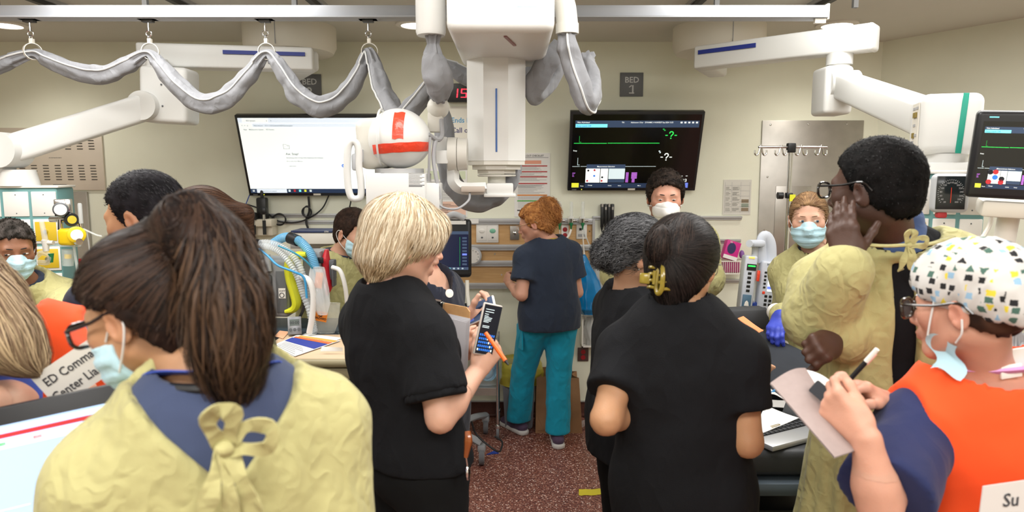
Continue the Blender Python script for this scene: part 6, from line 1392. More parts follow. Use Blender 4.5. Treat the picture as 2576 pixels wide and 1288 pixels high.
MB().box(at(1108, 378, 2.66), (.06, .06, .10), bev=.006).box(at(1112, 395, 2.6), (.045, .02, .05), bev=.003).build('joint_plate', M_crane, t)
# tube head
HY = 2.55; hc = at(1003, 348, HY); sd = SD(); sc_ = .00146
sd.ell(hc, (.112, .118, .108), k=.03); sd.ell(hc + V(.010, .0, -.010), (.104, .110, .086), k=.03)
vs, fs = sd.mesh(.006); vs = relax(vs, fs, 2); dome = mk('tube_dome', vs, fs, M_crane, t, angle=180)
MB().box(at(948, 362, HY + .04), (.125, .17, .185), R=roty(D(-4)), bev=.035, seg=5).build('tube_body', M_cranew, t)
MB().tube([hc + V(-.03 + .0, .0, 0) + V(-.03, .112 * math.cos(u), .105 * math.sin(u)) for u in np.linspace(0, 6.28, 40, endpoint=False)], .004, 6, closed=True).build('seam', M_crane, t)
def on_dome(px, py):
    p = at(px, py, HY - .2); x, z = p[0] * HY / (HY - .2) * .98, None; q = at(px, py, HY - .10); y = HY - .3
    pts = np.stack([np.full(160, q[0]), np.linspace(HY - .16, HY + .12, 160), np.full(160, q[2])], 1); d = sd.eval(pts); k = np.argmax(d < .0025) if (d < .0025).any() else int(np.argmin(d)); return pts[k]
b = MB(); b.grid(lambda u, v: on_dome(989 + 27 * u + 2 * v * math.sin(u * 9), 280 + 70 * v + 1.5 * math.sin(u * 7)), 6, 14); b.build('tape_strip', M_tape, t, angle=180)
b = MB(); b.grid(lambda u, v: on_dome(934 + 140 * u, 364 - 9 * u + 24 * v + .5 * math.sin(u * 21 + v * 3)), 24, 6); b.build('tape_strip', M_tape, t, angle=180)
col = at(1006, 480, HY); MB().box(col + V(0, 0, -.01), (.212, .20, .150), bev=.004).build('collimator', M_crane, t)
lb = MB(); o_ = V(at(1028, 440, HY - .1)[0] - .0, col[1] - .1005, at(1028, 436, HY - .1)[2])
for k in range(11): lb.rect(o_, X3, Z3, 0, -.0045 * k, .056 - .008 * (k % 3), -.0045 * k - .0014 - .001 * (k > 8), 0, .0003)
lb.build('warning_text', M_dgrey, t)
MB().cyl(col + V(0, 0, .066), col + V(0, 0, .082), .09, n=28).build('collimator_ring', M_alu, t); MB().box(col + V(.128, 0, -.02), (.05, .12, .10), bev=.005).build('side_bracket', M_crane, t)
hl = [(886, 356), (876, 372), (873, 420), (876, 470), (884, 496), (898, 500), (908, 492), (908, 460), (903, 420), (903, 385), (898, 362)]
MB().tube([at(x, y, HY - .08) for x, y in hl], .0125, 10, sm=4, closed=True).build('handle', M_crane, t)
MB().box(at(898, 408, HY - .06), (.03, .05, .06), bev=.008).box(at(906, 392, HY - .03), (.03, .05, .05), bev=.006).build('handle_mount', M_grey, t)
MB().ell(at(1102, 271, 2.62), (.042, .05, .042), n=24).box(at(1096, 308, 2.62), (.056, .05, .075), bev=.008).build('counter_ball', M_cranew, t)
b = MB(); b.tube([at(1110, 300, 2.6), at(1112, 340, 2.58), at(1100, 352, 2.55), at(1078, 338, 2.52)], .0085, 8, sm=4); b.tube([at(1098, 345, 2.55), at(1090, 390, 2.52), at(1096, 440, 2.5), at(1108, 500, 2.5)], .008, 8, sm=4); b.tube([at(1082, 345, 2.5), at(1080, 400, 2.49), at(1078, 455, 2.5)], .005, 8, sm=3); b.tube([at(1092, 500, 2.5), at(1115, 522, 2.5), at(1150, 525, 2.52), at(1178, 505, 2.56), at(1182, 486, 2.6)], .0045, 8, sm=4); b.build('cables', mat('cable_grey', '9a9a9c', .5), t)
MB().lathe([(.0, 0), (.049, .0), (.053, .012), (.053, .45)], V(at(1084, 90, 2.5)[0], 2.5, at(1084, 90, 2.5)[2]), n=32).build('cable_cylinder', M_crane, t)
MB().tube([at(1372, -60, 2.5), at(1400, -30, 2.5), at(1420, 10, 2.5), at(1426, 50, 2.5), at(1427, 64, 2.5)], .038, 24, sm=5).build('elbow_pipe', M_cranew, t)
MB().cyl(at(1427, 60, 2.5), at(1427, 86, 2.5), .041, .041, n=28).build('pipe_collar', M_cranew, t)
# ---------------------------------------------------------------- ceiling drums and pendant arms
def drum(px, label, r=.28):
    c = at(px, 100, 4.38); zb = 2.50
    t = thing('ceiling_drum', label, 'ceiling mount', (c[0], 4.38, zb), 'white drums where the pendant arms meet the ceiling')
    MB().lathe([(.0, 0), (r * .8, 0), (r * .93, .012), (r, .05), (r, CEIL - zb)], (c[0], 4.38, zb), n=48).build('cover', mat('drum_white', 'e3ddcf', .4), t)
    MB().box((c[0] - .0, 4.38 - r + .0, zb + .09), (.004, .006, .14)).build('cover_seam', M_lgrey, t); return c, zb
cR, zR = drum(1808, 'large white ceiling drum above the right pendant arm'); cL, zL = drum(730, 'large white ceiling drum left, behind the beam')
M_bstripe = mat('blue_tape', '1d2f86', .5); M_gstripe = mat('green_tape', '1f9a83', .45)
t = thing('pendant_arm', 'white right-hand pendant boom with blue stripe and green striped end', 'pendant arm', (cR[0], 4.0, 1.7), 'jointed ceiling pendant booms')
za = at(1757, 148, 4.02)[2]; A0 = at(1757, 148, 4.02); A1 = at(2203, 92, 3.40); A1[2] = za = A0[2]
boxalong(MB(), A0, A1, .12, .125, .012).build('upper_arm', M_crane, t)
d = unit(A1 - A0); nrm = unit(np.cross(d, Z3)); nrm = nrm if nrm[1] < 0 else -nrm
boxalong(MB(), A0 + d * .03 + nrm * .062 + V(0, 0, .024), A0 + d * .36 + nrm * .062 + V(0, 0, .024), .010, .022, 0).build('blue_stripe', M_bstripe, t)
boxalong(MB(), A0 + V(.03, .0, 0), V(cR[0], 4.38, A0[2]), .12, .11, .02).cyl((cR[0], 4.36, A0[2] + .05), (cR[0], 4.36, zR + .01), .07, n=28).build('pivot', M_crane, t)
boxalong(MB(), A1 - d * .03, A1 + d * .005, .124, .13, .02).build('end_cap', M_crane, t)
K = A1 - d * .16; kz = K[2]; MB().cyl(K - V(0, 0, .06), K - V(0, 0, .115), .062, n=28).cyl(K - V(0, 0, .115), K - V(0, 0, .15), .05, n=24).build('joint', M_crane, t)
kb = K + V(-.03, .0, -.245); MB().box(kb, (.14, .17, .235), bev=.022, seg=4).build('elbow_block', M_crane, t)
hb = at(2378, 315, 2.42); s0 = kb + V(.03, -.04, .03); s1 = hb + V(-.03, .06, .03); boxalong(MB(), s0, s1, .105, .125, .02).build('spring_arm', M_crane, t); boxalong(MB(), s0 + V(0, 0, .062), s1 + V(0, 0, .062), .03, .02, .006).build('arm_ridge', M_crane, t)
MB().cyl(s0 - V(.075, 0, 0), s0 + V(.07, 0, 0), .07, n=28).build('elbow_hub', M_crane, t)
Rh = rotz(D(-18)); MB().box(hb, (.19, .17, .205), R=Rh, bev=.03, seg=5).build('head_box', M_crane, t)
MB().box(hb + Rh @ V(.028, -.0860, 0), (.018, .003, .200), R=Rh @ roty(.06), bev=.001).build('green_stripe', M_gstripe, t)
pl = hb + Rh @ V(-.0965, -.02, -.0); Rs = Rh @ rotz(D(-90)); b = MB(); b.box(pl, (.003, .085, .15), R=Rh, m=0)
for z_, y_ in ((.035, .012), (.035, -.012), (-.035, .014)): b.box(pl + Rh @ V(-.003, y_, z_), (.006, .02, .018), R=Rh, m=1)
for z_, y_ in ((.058, .02), (.058, -.02), (-.058, .022), (.0, .01), (-.035, -.012)): b.box(pl + Rh @ V(-.002, y_, z_), (.002, .03, .009), R=Rh, m=2)
b.build('data_panel', [mat('panel_ivory', 'ddd8cd', .5), mat('port_brass', '8a7632', .5), M_lgrey], t)
MB().cyl(hb + V(0, 0, -.10), hb + V(0, 0, -.135), .075, n=28).box(hb + V(.0, 0, -.15), (.17, .16, .04), R=Rh, bev=.006).build('lower_joint', M_crane, t)
# left pendant
t = thing('pendant_arm', 'white left-hand pendant boom slanting down to the gas column', 'pendant arm', (cL[0], 4.0, 1.7), 'jointed ceiling pendant booms')
A0 = at(790, 152, 3.95); A1 = at(352, 150, 3.80); A1[2] = A0[2]; boxalong(MB(), A0, A1, .12, .125, .012).build('upper_arm', M_crane, t); d = unit(A1 - A0)
boxalong(MB(), A0 + d * .03 - V(0, .064, -.022), A0 + d * .46 - V(0, .064, -.022), .012, .020, 0).build('blue_stripe', M_bstripe, t)
boxalong(MB(), A0 + V(-.03, .0, 0), V(cL[0], 4.38, A0[2]), .12, .11, .02).cyl((cL[0], 4.36, A0[2] + .05), (cL[0], 4.36, zL + .01), .07, n=28).build('pivot', M_crane, t)
K = at(428, 242, 3.72); MB().cyl(K + V(-.06, 0, .13), K + V(-.06, 0, .19), .055, n=24).build('joint', M_crane, t); MB().box(K, (.25, .17, .29), R=roty(D(3)), bev=.025, seg=4).build('elbow_block', M_crane, t)
for dz in (.05, -.06): MB().ell(K + V(-.0, -.088, dz), .005, n=8).build('screw', M_dgrey, t)
s0 = at(372, 268, 3.66); s1 = at(20, 378, 3.36); boxalong(MB(), s0, s1, .12, .135, .02).build('spring_arm', M_crane, t); MB().cyl(s0 + V(.0, -.07, 0), s0 + V(0, .07, 0), .075, n=28).build('elbow_hub', M_crane, t); MB().cyl(s1 + V(0, -.072, 0), s1 + V(0, .072, 0), .085, n=28).build('elbow_hub', M_crane, t)
hb2 = at(-18, 385, 3.34); MB().box(hb2, (.12, .18, .2), bev=.03, seg=4).build('head_box', M_crane, t); z0 = at(10, 468, 3.34)[2]; MB().cyl((hb2[0] + .06, 3.40, hb2[2] - .08), (hb2[0] + .06, 3.40, z0), .085, .10, n=28).build('lower_joint', M_crane, t)
# ---------------------------------------------------------------- gas columns
def gas_column(name, label, x, y, w, d_, ztop, zbot, yaw, outlets):
    R = rotz(D(yaw)); t = thing(name, label, 'gas column', (x, y, zbot)); c = V(x, y, (ztop + zbot) / 2)
    MB().box(c, (w, d_, ztop - zbot), R=R, bev=.012).build('body', M_teal, t); MB().box(V(x, y, ztop + .004), (w + .015, d_ + .015, .012), R=R, bev=.004).build('top_plate', M_white, t)
    nx = 3; ph = .135
    rows = int((ztop - zbot) / ph)
    for r in range(rows):
        for k in range(nx):
            px = (-.5 + (k + .5) / nx) * w; pz = ztop - .012 - ph * (r + .5)
            key = outlets.get((r, k)); mm = M_white if key is None else key[0]
            pp = MB().box(V(x, y, pz) + R @ V(px, -d_ / 2 - .002, 0), (w / nx - .012, .008, ph - .014), R=R, bev=.003).build('panel', M_plate if key is None else M_plate, t)
            if key:
                q = V(x, y, pz) + R @ V(px, -d_ / 2 - .007, 0); MB().box(q, (w / nx - .028, .004, ph - .04), R=R, bev=.002).build('outlet_plate', mm, pp)
                MB().cyl(q, q + R @ V(0, -.018, 0), .011, .009, n=14).build('outlet', M_chrome, pp)
            else:
                for s in (-1, 1): MB().ell(V(x, y, pz + s * .045) + R @ V(px, -d_ / 2 - .006, 0), .003, n=6).build('screw', M_dgrey, pp)
    return t
M_yout = mat('outlet_yellow', 'dcb92c', .45); M_gout = mat('outlet_pale', 'cfd8d4', .45)
zt = at(2380, 436, 2.42)[2]; gas_column('gas_column', 'teal and white medical gas column hanging below the right pendant', hb[0], 2.44, .24, .22, zt, zt - .75, -18, {(1, 0): (M_yout,), (2, 0): (M_yout,), (2, 1): (M_gout,)})
zt = at(60, 472, 3.36)[2]; xg = at(40, 540, 3.36)[0]; gas_column('gas_column', 'teal and white medical gas column at the far left behind the masked man', xg, 3.44, .36, .22, zt, zt - .72, 14, {(1, 0): (M_gout,), (1, 2): (M_yout,), (2, 1): (M_gout,), (2, 2): (M_yout,)})
# ================================================================= wall equipment, bed places
# ---- flowmeters on the headwall rail
M_clear = glass_mat('clear_plastic', 'eef4f4', .30, .12); M_gnoz = mat('nozzle_green', '1f7a4a', .4)
for i, px in enumerate((1408, 1437, 1466)):
    p = at(px, 552, WY - .08); z1 = at(px, 507, WY - .08)[2]; z2 = at(px, 575, WY - .08)[2]
    t = thing('oxygen_flowmeter', 'clear oxygen flowmeter with green nozzle on the headwall, ' + ('left', 'middle', 'right')[i] + ' of three', 'flowmeter', (p[0], p[1], z2), 'oxygen flowmeters')
    MB().lathe([(.012, 0), (.012, z1 - p[2] - .008), (.009, z1 - p[2])], p, n=14).build('glass_tube', M_clear, t)
    MB().cyl(p + V(0, 0, .005), p + V(0, 0, -.022), .016, .013, n=16).cyl(p, (p[0], WY - .02, p[2]), .009, n=12).cyl(p + V(.012, -.0, -.008), p + V(.038, 0, -.008), .009, n=12).build('valve', M_chrome, t)
    MB().lathe([(.012, 0), (.013, -.012), (.007, -.026), (.0045, -.05)], p - V(0, 0, .022), n=14).build('nozzle', M_gnoz, t)
    MB().box((p[0], WY - .045, p[2] - .005), (.04, .03, .045), bev=.004).build('adapter', M_white, t)
    q = p - V(0, 0, .07)
    path = [(q, q + V(.004, -.01, -.05), q + V(.02, -.01, -.14), q + V(.0, -.02, -.2)), (q, q + V(-.015, -.01, -.04), q + V(-.05, -.01, -.10), q + V(-.02, -.02, -.2)), (q, q + V(.003, -.0, -.06), q + V(.006, -.01, -.12), at(1471, 640, WY - .11))][i]
    MB().tube(path, .0075 if i == 1 else .004, 8, sm=6).build('tubing', [M_clear, M_white, M_clear][i], t)
for k, (x1, y1) in enumerate(((1500, 660), (1512, 672))):
    tag(MB().tube([at(1468, 575, WY - .08), at(1480, 610, WY - .09), at(x1, y1, WY - .10)], .004, 7, sm=5).build('oxygen_tubing', M_clear), ('clear oxygen tube slanting down beside the blue bag, inner one', 'clear oxygen tube slanting down beside the blue bag, outer one')[k], 'tubing', 'clear oxygen tubes')
# ---- blue bag
def sack(name, label, cat, pts, rad, m, flat=.6, seed=1, n=36, rid=.10, parent=None):
    p = catmull(np.array([V(q) for q in pts]), 7); k = len(p); r = np.interp(np.linspace(0, 1, k), np.linspace(0, 1, len(rad)), rad); t = np.linspace(0, 2 * np.pi, n, endpoint=False); vs = []
    for i in range(k):
        m_ = 1 + rid * (np.sin(9 * t + seed + i * .25) * .5 + np.sin(14 * t + 2 * seed - i * .2) * .5) + .5 * rid * vnoise(np.stack([np.cos(t) * 3, np.sin(t) * 3, 0 * t + i * .35], 1), seed)
        vs.append(p[i] + np.stack([np.cos(t) * r[i] * m_, np.sin(t) * r[i] * flat * m_, 0 * t], 1))
    fs = [(i * n + a, i * n + (a + 1) % n, (i + 1) * n + (a + 1) % n, (i + 1) * n + a) for i in range(k - 1) for a in range(n)] + [tuple(range(n)), tuple((k - 1) * n + n - 1 - a for a in range(n))]
    fs = [f[::-1] for f in fs]; o = mk(name, np.concatenate(vs), fs, m, parent, angle=180)
    return tag(o, label, cat) if parent is None else o
yb = WY - .12
t = thing('hanging_bag', 'bright blue plastic bag hanging below the flowmeters', 'bag', at(1482, 792, yb))
sack('bag', '', '', [at(1468, 640, yb), at(1470, 665, yb), at(1478, 705, yb), at(1484, 745, yb), at(1486, 775, yb), at(1484, 790, yb)], [.012, .04, .078, .104, .108, .06], mat('blue_plastic', '0f7fc0', .18, coat=.6, noise=.15, nscale=14), parent=t)
MB().tube([at(1466, 590, yb), at(1468, 615, yb), at(1469, 642, yb)], .004, 6).build('cord', M_white, t)
sack('clear_wrap', 'clear crinkled plastic wrap hanging right of the blue bag', 'plastic wrap', [at(1508, 640, yb), at(1514, 700, yb), at(1526, 750, yb), at(1530, 800, yb)], [.02, .045, .05, .03], glass_mat('crinkle_plastic', 'f0f4f4', .28, .15), seed=4, rid=.25)
# ---- glove style holder box low on the wall
a, c = at(1462, 792, WY - .03), at(1516, 868, WY - .03)
t = thing('wall_holder', 'white wall holder with crumpled clear wrappers under the blue bag', 'holder', ((a[0] + c[0]) / 2, WY - .05, c[2]))
b = MB(); w, h = c[0] - a[0], a[2] - c[2]; xc, zc = (a[0] + c[0]) / 2, (a[2] + c[2]) / 2
b.box((xc, WY - .004, zc), (w, .006, h)); b.box((a[0] + .005, WY - .05, zc), (.01, .1, h)); b.box((c[0] - .005, WY - .05, zc), (.01, .1, h)); b.box((xc, WY - .05, c[2] + .004), (w, .1, .008)); b.build('frame', M_white, t)
sack('wrappers', '', '', [(xc, WY - .05, c[2] + .01), (xc + .01, WY - .055, zc - .05), (xc - .008, WY - .05, zc + .03), (xc, WY - .05, a[2] - .01)], [.04, .055, .05, .03], glass_mat('wrapper_plastic', 'e6e6e4', .55, .2), flat=.7, seed=6, rid=.25, parent=t)
# ---- black probe holder
t = thing('probe_holder', 'row of black plastic sleeves hung on the wall beside the headwall', 'holder', at(1528, 580, WY - .04))
for i in range(4):
    p = at(1515 + i * 8.6, 513, WY - .03); z0 = at(1515, 572 - 8 * (i % 2), WY - .03)[2]
    MB().box((p[0], WY - .03, (p[2] + z0) / 2), (.021, .035, p[2] - z0), bev=.004).lathe([(.009, 0), (.002, -.035)], (p[0], WY - .03, z0), n=10).build('sleeve', M_black, t)
    MB().box((p[0], WY - .03, p[2] - .01 - .02 * (i % 2)), (.012, .037, .02)).build('stripe', mat('clear_tip', 'a8a39c', .4), t)
# ---- wall bin with yellow cloth
a, c = at(1526, 612, WY - .05), at(1580, 690, WY - .05); xc = (a[0] + c[0]) / 2
t = thing('wall_bin', 'ribbed white plastic wall bin with a yellow cloth over its rim', 'bin', (xc, WY - .08, c[2]))
b = MB(); b.box((xc, WY - .08, (a[2] + c[2]) / 2), (c[0] - a[0], .12, a[2] - c[2]), bev=.012)
for k in range(6): b.box((a[0] + (c[0] - a[0]) * (k + .5) / 6, WY - .143, (a[2] + c[2]) / 2), (.008, .008, (a[2] - c[2]) * .85), bev=.003)
b.build('tub', mat('bin_grey_white', 'c9ccd0', .5), t); sack('yellow_cloth', '', '', [(xc + .05, WY - .13, c[2] + .05), (xc + .06, WY - .14, c[2] + .12), (xc + .05, WY - .13, c[2] + .2)], [.03, .06, .03], M_gown, seed=9, rid=.2, parent=t)
# ---- left wall shelf equipment
M_beige = mat('beige_device', 'd8d0bc', .5)
a, c = at(572, 556, WY - .1), at(688, 592, WY - .1); xc = (a[0] + c[0]) / 2
t = thing('diagnostic_base', 'beige wall diagnostic unit with two black scope handles', 'medical device', (xc, WY - .05, c[2]))
MB().box((xc, WY - .06, (a[2] + c[2]) / 2), (c[0] - a[0], .12, a[2] - c[2]), bev=.006).box((c[0] - .05, WY - .10, a[2] - .01), (.12, .12, .05), bev=.006).build('base', M_beige, t)
MB().text('TYCOS 767', (a[0] + .06, WY - .1215, c[2] + .02), X3, Z3, .012).build('lettering', M_dgrey, t)
for px, top in ((640, 548), (666, 536)):
    p = at(px, 590, WY - .16); z1 = at(px, top, WY - .16)[2]
    o = MB().cyl(p, (p[0], p[1], z1 - .05), .012, n=14).build('handle', M_black, t); MB().cyl((p[0], p[1], z1 - .05), (p[0], p[1], z1 - .01), .010, n=14).build('collar', M_chrome, o); MB().box((p[0], p[1], z1 + .015), (.045, .05, .045), bev=.012).build('scope_head', M_black, o)
p = at(660, 515, WY - .08); tag(MB().box(p + V(0, 0, -.03), (.07, .06, .16), bev=.012).tube([p + V(0, 0, .04), p + V(.0, .0, .09), p + V(.0, .03, .12)], .012, 8, sm=4).build('power_adapter', M_black), 'black power adapter hanging under the bright television', 'power adapter')
t2 = at(600, 548, WY - .12); tag(MB().box(t2, (.28, .12, .025), bev=.004).build('router_box', M_black), 'flat black network box with small lights on the wall shelf', 'network box')
M_bcab = mat('cable_black', '1c1c1e', .5)
for i, (pts, lab) in enumerate((
        ([(580, 545), (604, 515), (640, 520), (675, 538), (700, 556), (738, 560), (775, 550), (810, 525), (828, 490)], 'long black cable sagging below the bright television'),
        ([(776, 494), (778, 530), (770, 555), (775, 575)], 'thick black cable hanging straight down from the bright television'),
        ([(884, 492), (882, 510), (877, 530)], 'short black cable hanging under the television beside the X-ray handle'),
        ([(628, 490), (618, 515), (608, 545)], 'thin blue network cable hanging at the television corner'))):
    tag(MB().tube([at(x, y, WY - .03 - .01 * i) for x, y in pts], (.005, .008, .005, .0035)[i], 8, sm=6).build('cable', mat('cable_blue', '2a4fa8', .5) if i == 3 else M_bcab), lab, 'cable', 'cables under the television')
for (cx_, cy_, r_, lab) in ((703, 552, .042, 'coil of black cable on the wall under the television'), (773, 533, .026, 'small bundle of black cable under the television')):
    p = at(cx_, cy_, WY - .045); b = MB()
    for k in range(3): b.tube([p + V((r_ + .004 * k) * math.cos(u), -.006 * k, (r_ * (.85 if k else 1) * (1.6 if cx_ == 773 else 1)) * math.sin(u)) for u in np.linspace(0, 6.28, 22, endpoint=False)], .0042, 6, closed=True)
    tag(b.build('cable_coil', M_bcab), lab, 'cable', 'cables under the television')
a, c = at(736, 583, 4.3), at(848, 604, 4.3); t = thing('flat_monitor_unit', 'flat white instrument with a navy top edge behind the ventilators', 'medical device', ((a[0] + c[0]) / 2, 4.3, c[2]))
MB().box(((a[0] + c[0]) / 2, 4.34, (a[2] + c[2]) / 2 - .01), (c[0] - a[0], .2, a[2] - c[2] + .02), bev=.006).build('case', M_white, t); MB().box(((a[0] + c[0]) / 2, 4.33, a[2] + .006), (c[0] - a[0] - .02, .2, .014), bev=.004).build('top', mat('navy_lid', '27355f', .4), t); MB().text('5700', (c[0] - .06, 4.229, a[2] + .002), X3, Z3, .010).build('lettering', M_white, t)
xs = (a[0] + c[0]) / 2; MB().box((xs, 4.62, c[2] - .05), (c[0] - a[0] + .1, .45, .03), bev=.004).build('shelf', M_alu, t)
# ---- ultrasound cart
def ultrasound():
    Y = 4.02; a, c = at(1012, 552, Y), at(1186, 698, Y); xc = (a[0] + c[0]) / 2; w, h = c[0] - a[0], a[2] - c[2]; zc = (a[2] + c[2]) / 2
    t = thing('ultrasound_cart', 'ultrasound machine with a dark touch screen on a grey wheeled stand', 'ultrasound', (xc, Y + .1, 0)); R = rotx(D(-6))
    MB().box((xc, Y + .02, zc), (w, .05, h), R=R, bev=.022, seg=4).build('screen_case', M_black, t)
    so = V(xc, Y + .02, zc) + R @ V(-w * .44, -.0262, -h * .37); Zs = R @ Z3; MB().rect(so, X3, Zs, 0, 0, w * .9, h * .66, 0, .002).build('screen', mat('ultra_glow', '0c1430', .2, emit=1.), t)
    b = MB(); S = lambda x0, y0, x1, y1, k: b.rect(so, X3, Zs, x0 * w * .9, y0 * h * .66, x1 * w * .9, y1 * h * .66, ei[k], .004)
    S(0, .92, 1, 1, 'bar'); S(0, 0, 1, .07, 'bar'); S(.86, .1, .862, .85, 'green')
    for k in range(9): S(.9, .12 + k * .085, .975, .17 + k * .085, 'lav' if k == 3 else 'bar')
    for k in range(8): S(.4 + k * .07, .015, .43 + k * .07, .055, 'ice' if k != 4 else 'cyan')
    b.build('picture', EM, t, smooth=False)
    MB().text('Venue Go', V(xc, Y + .02, zc) + R @ V(w * .18, -.0268, -h * .44), X3, Zs, .012, align='c').build('lettering', M_lgrey, t)
    MB().box(V(xc + .06, Y + .02, zc) + R @ V(0, -.026, h * .44), (w * .55, .004, .022), R=R).box(V(xc + .03, Y + .02, zc) + R @ V(0, -.024, -h * .5), (w * .5, .004, .014), R=R).build('label_strip', M_plate, t)
    MB().tube([(xc + .05, Y + .02, a[2]), (xc + .10, Y, a[2] + .03), (xc + .16, Y + .02, a[2] + .005)], .02, 10, sm=4).box((xc + .06, Y + .02, a[2] + .012), (.22, .04, .03), bev=.01).build('handle', M_grey, t)
    MB().cyl((xc + .02, Y + .1, c[2] + .1), (xc + .02, Y + .1, .16), .028, n=18).build('post', M_grey, t); MB().cyl((xc + .02, Y + .04, zc), (xc + .02, Y + .1, zc), .04, n=16).build('tilt_joint', M_dgrey, t)
    mc = mat('caster_grey', '9a9da1', .45)
    for k, (px, py) in enumerate(((1212, 1168), (1222, 1090), (1030, 1168), (1030, 1090))):
        q = atz(px, py, 0); ctr = V(xc + .02, Y + .1, .16)
        MB().tube([ctr, ctr * .35 + V(q[0], q[1], .155) * .65, V(q[0], q[1], .13)], [.032, .028, .026], 10, sm=4, flat=.8).build('base_leg', mc, t)
        w_ = MB().cyl((q[0] - .014, q[1], .055), (q[0] + .014, q[1], .055), .055, n=28).build('caster_wheel', M_rubber, t); MB().cyl((q[0] - .016, q[1], .055), (q[0] + .016, q[1], .055), .040, n=24).build('hub', mc, w_); MB().box((q[0] + .0, q[1] + .01, .105), (.05, .08, .045), bev=.012).build('caster_fork', mc, t)
    MB().tube([at(1175, 705, Y + .02), at(1176, 740, Y), at(1180, 770, Y - .02)], .012, 8).build('probe_cable', M_white2, t)
    p = at(1176, 772, Y - .03); MB().lathe([(.02, -.03), (.05, -.01), (.058, .012), (.052, .012), (.04, -.005), (0, -.008)], p, n=22).build('probe_cup', M_black, t); MB().box((p[0] - .06, p[1] + .06, p[2] - .03), (.1, .04, .03), bev=.006).build('cup_bracket', M_dgrey, t)
    MB().tube([at(1186, 1060, 3.98), at(1200, 1095, 3.98), at(1250, 1135, 3.95), at(1262, 1125, 4.0), at(1262, 1110, 4.1), at(1245, 1098, 4.15)], .006, 8, sm=6).build('power_cord', M_bcab, t)
    q = atz(1236, 1140, 0.0); MB().prism([(-.03, -.02), (.05, -.025), (.02, .03)], q + V(0, 0, .004), (1, .3, 0), (0, 1, 0), .003).build('cord_label', mat('label_blue', '1f3f9a', .5), t)
ultrasound()
# round gauge on the headwall
p = at(1190, 643, WY - .03); t = thing('suction_gauge', 'round white dial gauge on the headwall beside the ultrasound screen', 'gauge', p)
MB().lathe([(.062, 0), (.062, .025), (.055, .03), (0, .03)], p, R=frame((0, -1, 0)), n=28).build('case', M_grey, t); MB().lathe([(.05, .031), (0, .0315)], p, R=frame((0, -1, 0)), n=28).build('dial', M_plate, t)
b = MB()
for k in range(9): u = D(-40 + k * 32); b.box(p + V(.04 * math.cos(u), -.033, .04 * math.sin(u)), (.008, .002, .003), R=roty(-u))
b.build('marks', M_dgrey, t)
# ---- steel trolley with blue breathing bags
def trolley():
    x0, x1 = at(1180, 990, 4.42)[0], at(1252, 990, 4.42)[0]; y0, y1 = 4.40, 4.72
    t = thing('steel_trolley', 'stainless trolley with lower tray beside the ultrasound stand', 'trolley', ((x0 + x1) / 2 - .1, 4.55, 0)); x0 -= .25
    zs = (at(1250, 978, 4.4)[2], at(1250, 880, 4.4)[2])
    for x in (x0, x1):
        for y in (y0, y1):
            MB().cyl((x, y, .10), (x, y, zs[1] + .05), .0095, n=12).build('post', M_chrome, t); MB().cyl((x - .009, y, .04), (x + .009, y, .04), .04, n=22).build('caster', M_rubber, t); MB().box((x, y, .085), (.03, .035, .03), bev=.006).build('fork', M_chrome, t)
    for z in zs: MB().box(((x0 + x1) / 2, (y0 + y1) / 2, z), (x1 - x0, y1 - y0, .012), bev=.002).box(((x0 + x1) / 2, y0, z - .02), (x1 - x0, .006, .05)).build('tray', M_steel, t)
    p = at(1222, 940, 4.5); tt = thing('breathing_bag', 'pale blue breathing mask with coiled tubing in a clear bag on the trolley', 'breathing mask', (p[0], 4.5, zs[0] + .006))
    b = MB(); zz = zs[0] + .012
    for k in range(4): b.tube([(p[0] + (.075 - .008 * k) * math.cos(u), 4.52 + .03 * math.sin(u * 2 + k), zz + .085 + (.075 - .008 * k) * math.sin(u)) for u in np.linspace(0, 6.28, 24, endpoint=False)], .007, 8, closed=True)
    b.build('tubing', mat('tube_lightblue', '8cc4e4', .25, coat=.3), tt); MB().ell((p[0], 4.5, zz + .075), (.05, .04, .05), n=18).build('mask_cup', mat('mask_clear_blue', '9ccbe8', .15), tt); MB().ell((p[0] + .01, 4.46, zz + .085), (.014, .01, .014), n=10).build('red_valve', M_red, tt)
    sack('clear_bag', '', '', [(p[0], 4.5, zs[0] + .008), (p[0], 4.5, zz + .06), (p[0] + .01, 4.5, zz + .15), (p[0] + .02, 4.5, zz + .19)], [.09, .105, .10, .04], glass_mat('poly_bag', 'f0f6fa', .18, .1), flat=.7, seed=3, rid=.12, parent=tt)
trolley()
# ---- waste bin, paper bag, wrap on the floor
x, y = at(1305, 1000, 4.6)[0], 4.67; t = thing('waste_bin', 'grey waste bin with a yellow liner behind the teal trousers', 'bin', (x, y, 0)); zt = at(1305, 935, 4.56)[2]
b = MB(); n = 4; b.lathe([(.12, 0), (.135, .02), (.165, zt)], (x, y, 0), R=rotz(D(45)), n=4); b.build('body', mat('bin_grey', '83858c', .55), t, angle=30)
sack('liner', '', '', [(x, y, zt - .10), (x, y, zt - .03), (x, y, zt + .03), (x, y, zt + .06)], [.155, .172, .165, .13], mat('liner_yellow', 'b5a83c', .35, coat=.3), flat=1., seed=2, rid=.06, parent=t)
t = thing('paper_bag', 'open brown paper bag standing on the floor behind the teal trousers', 'bag', (at(1408, 1060, 4.56)[0], 4.6, 0))
x0, x1 = at(1349, 1060, 4.56)[0], at(1460, 1060, 4.56)[0]; h = at(1400, 938, 4.6)[2]; M_kraft = mat('kraft_paper', '9a7350', .8, noise=.10, nscale=12, bump=.2, bscale=14)
b = MB()
def bagside(y, s): return lambda u, v: V(x0 + (x1 - x0) * u + .015 * (v - .5) * (2 * u - 1) * -1 - .01 * v, y + s * .02 * math.sin(v * 5 + u * 3) * v, h * v * (1 + .03 * math.sin(u * 5)))
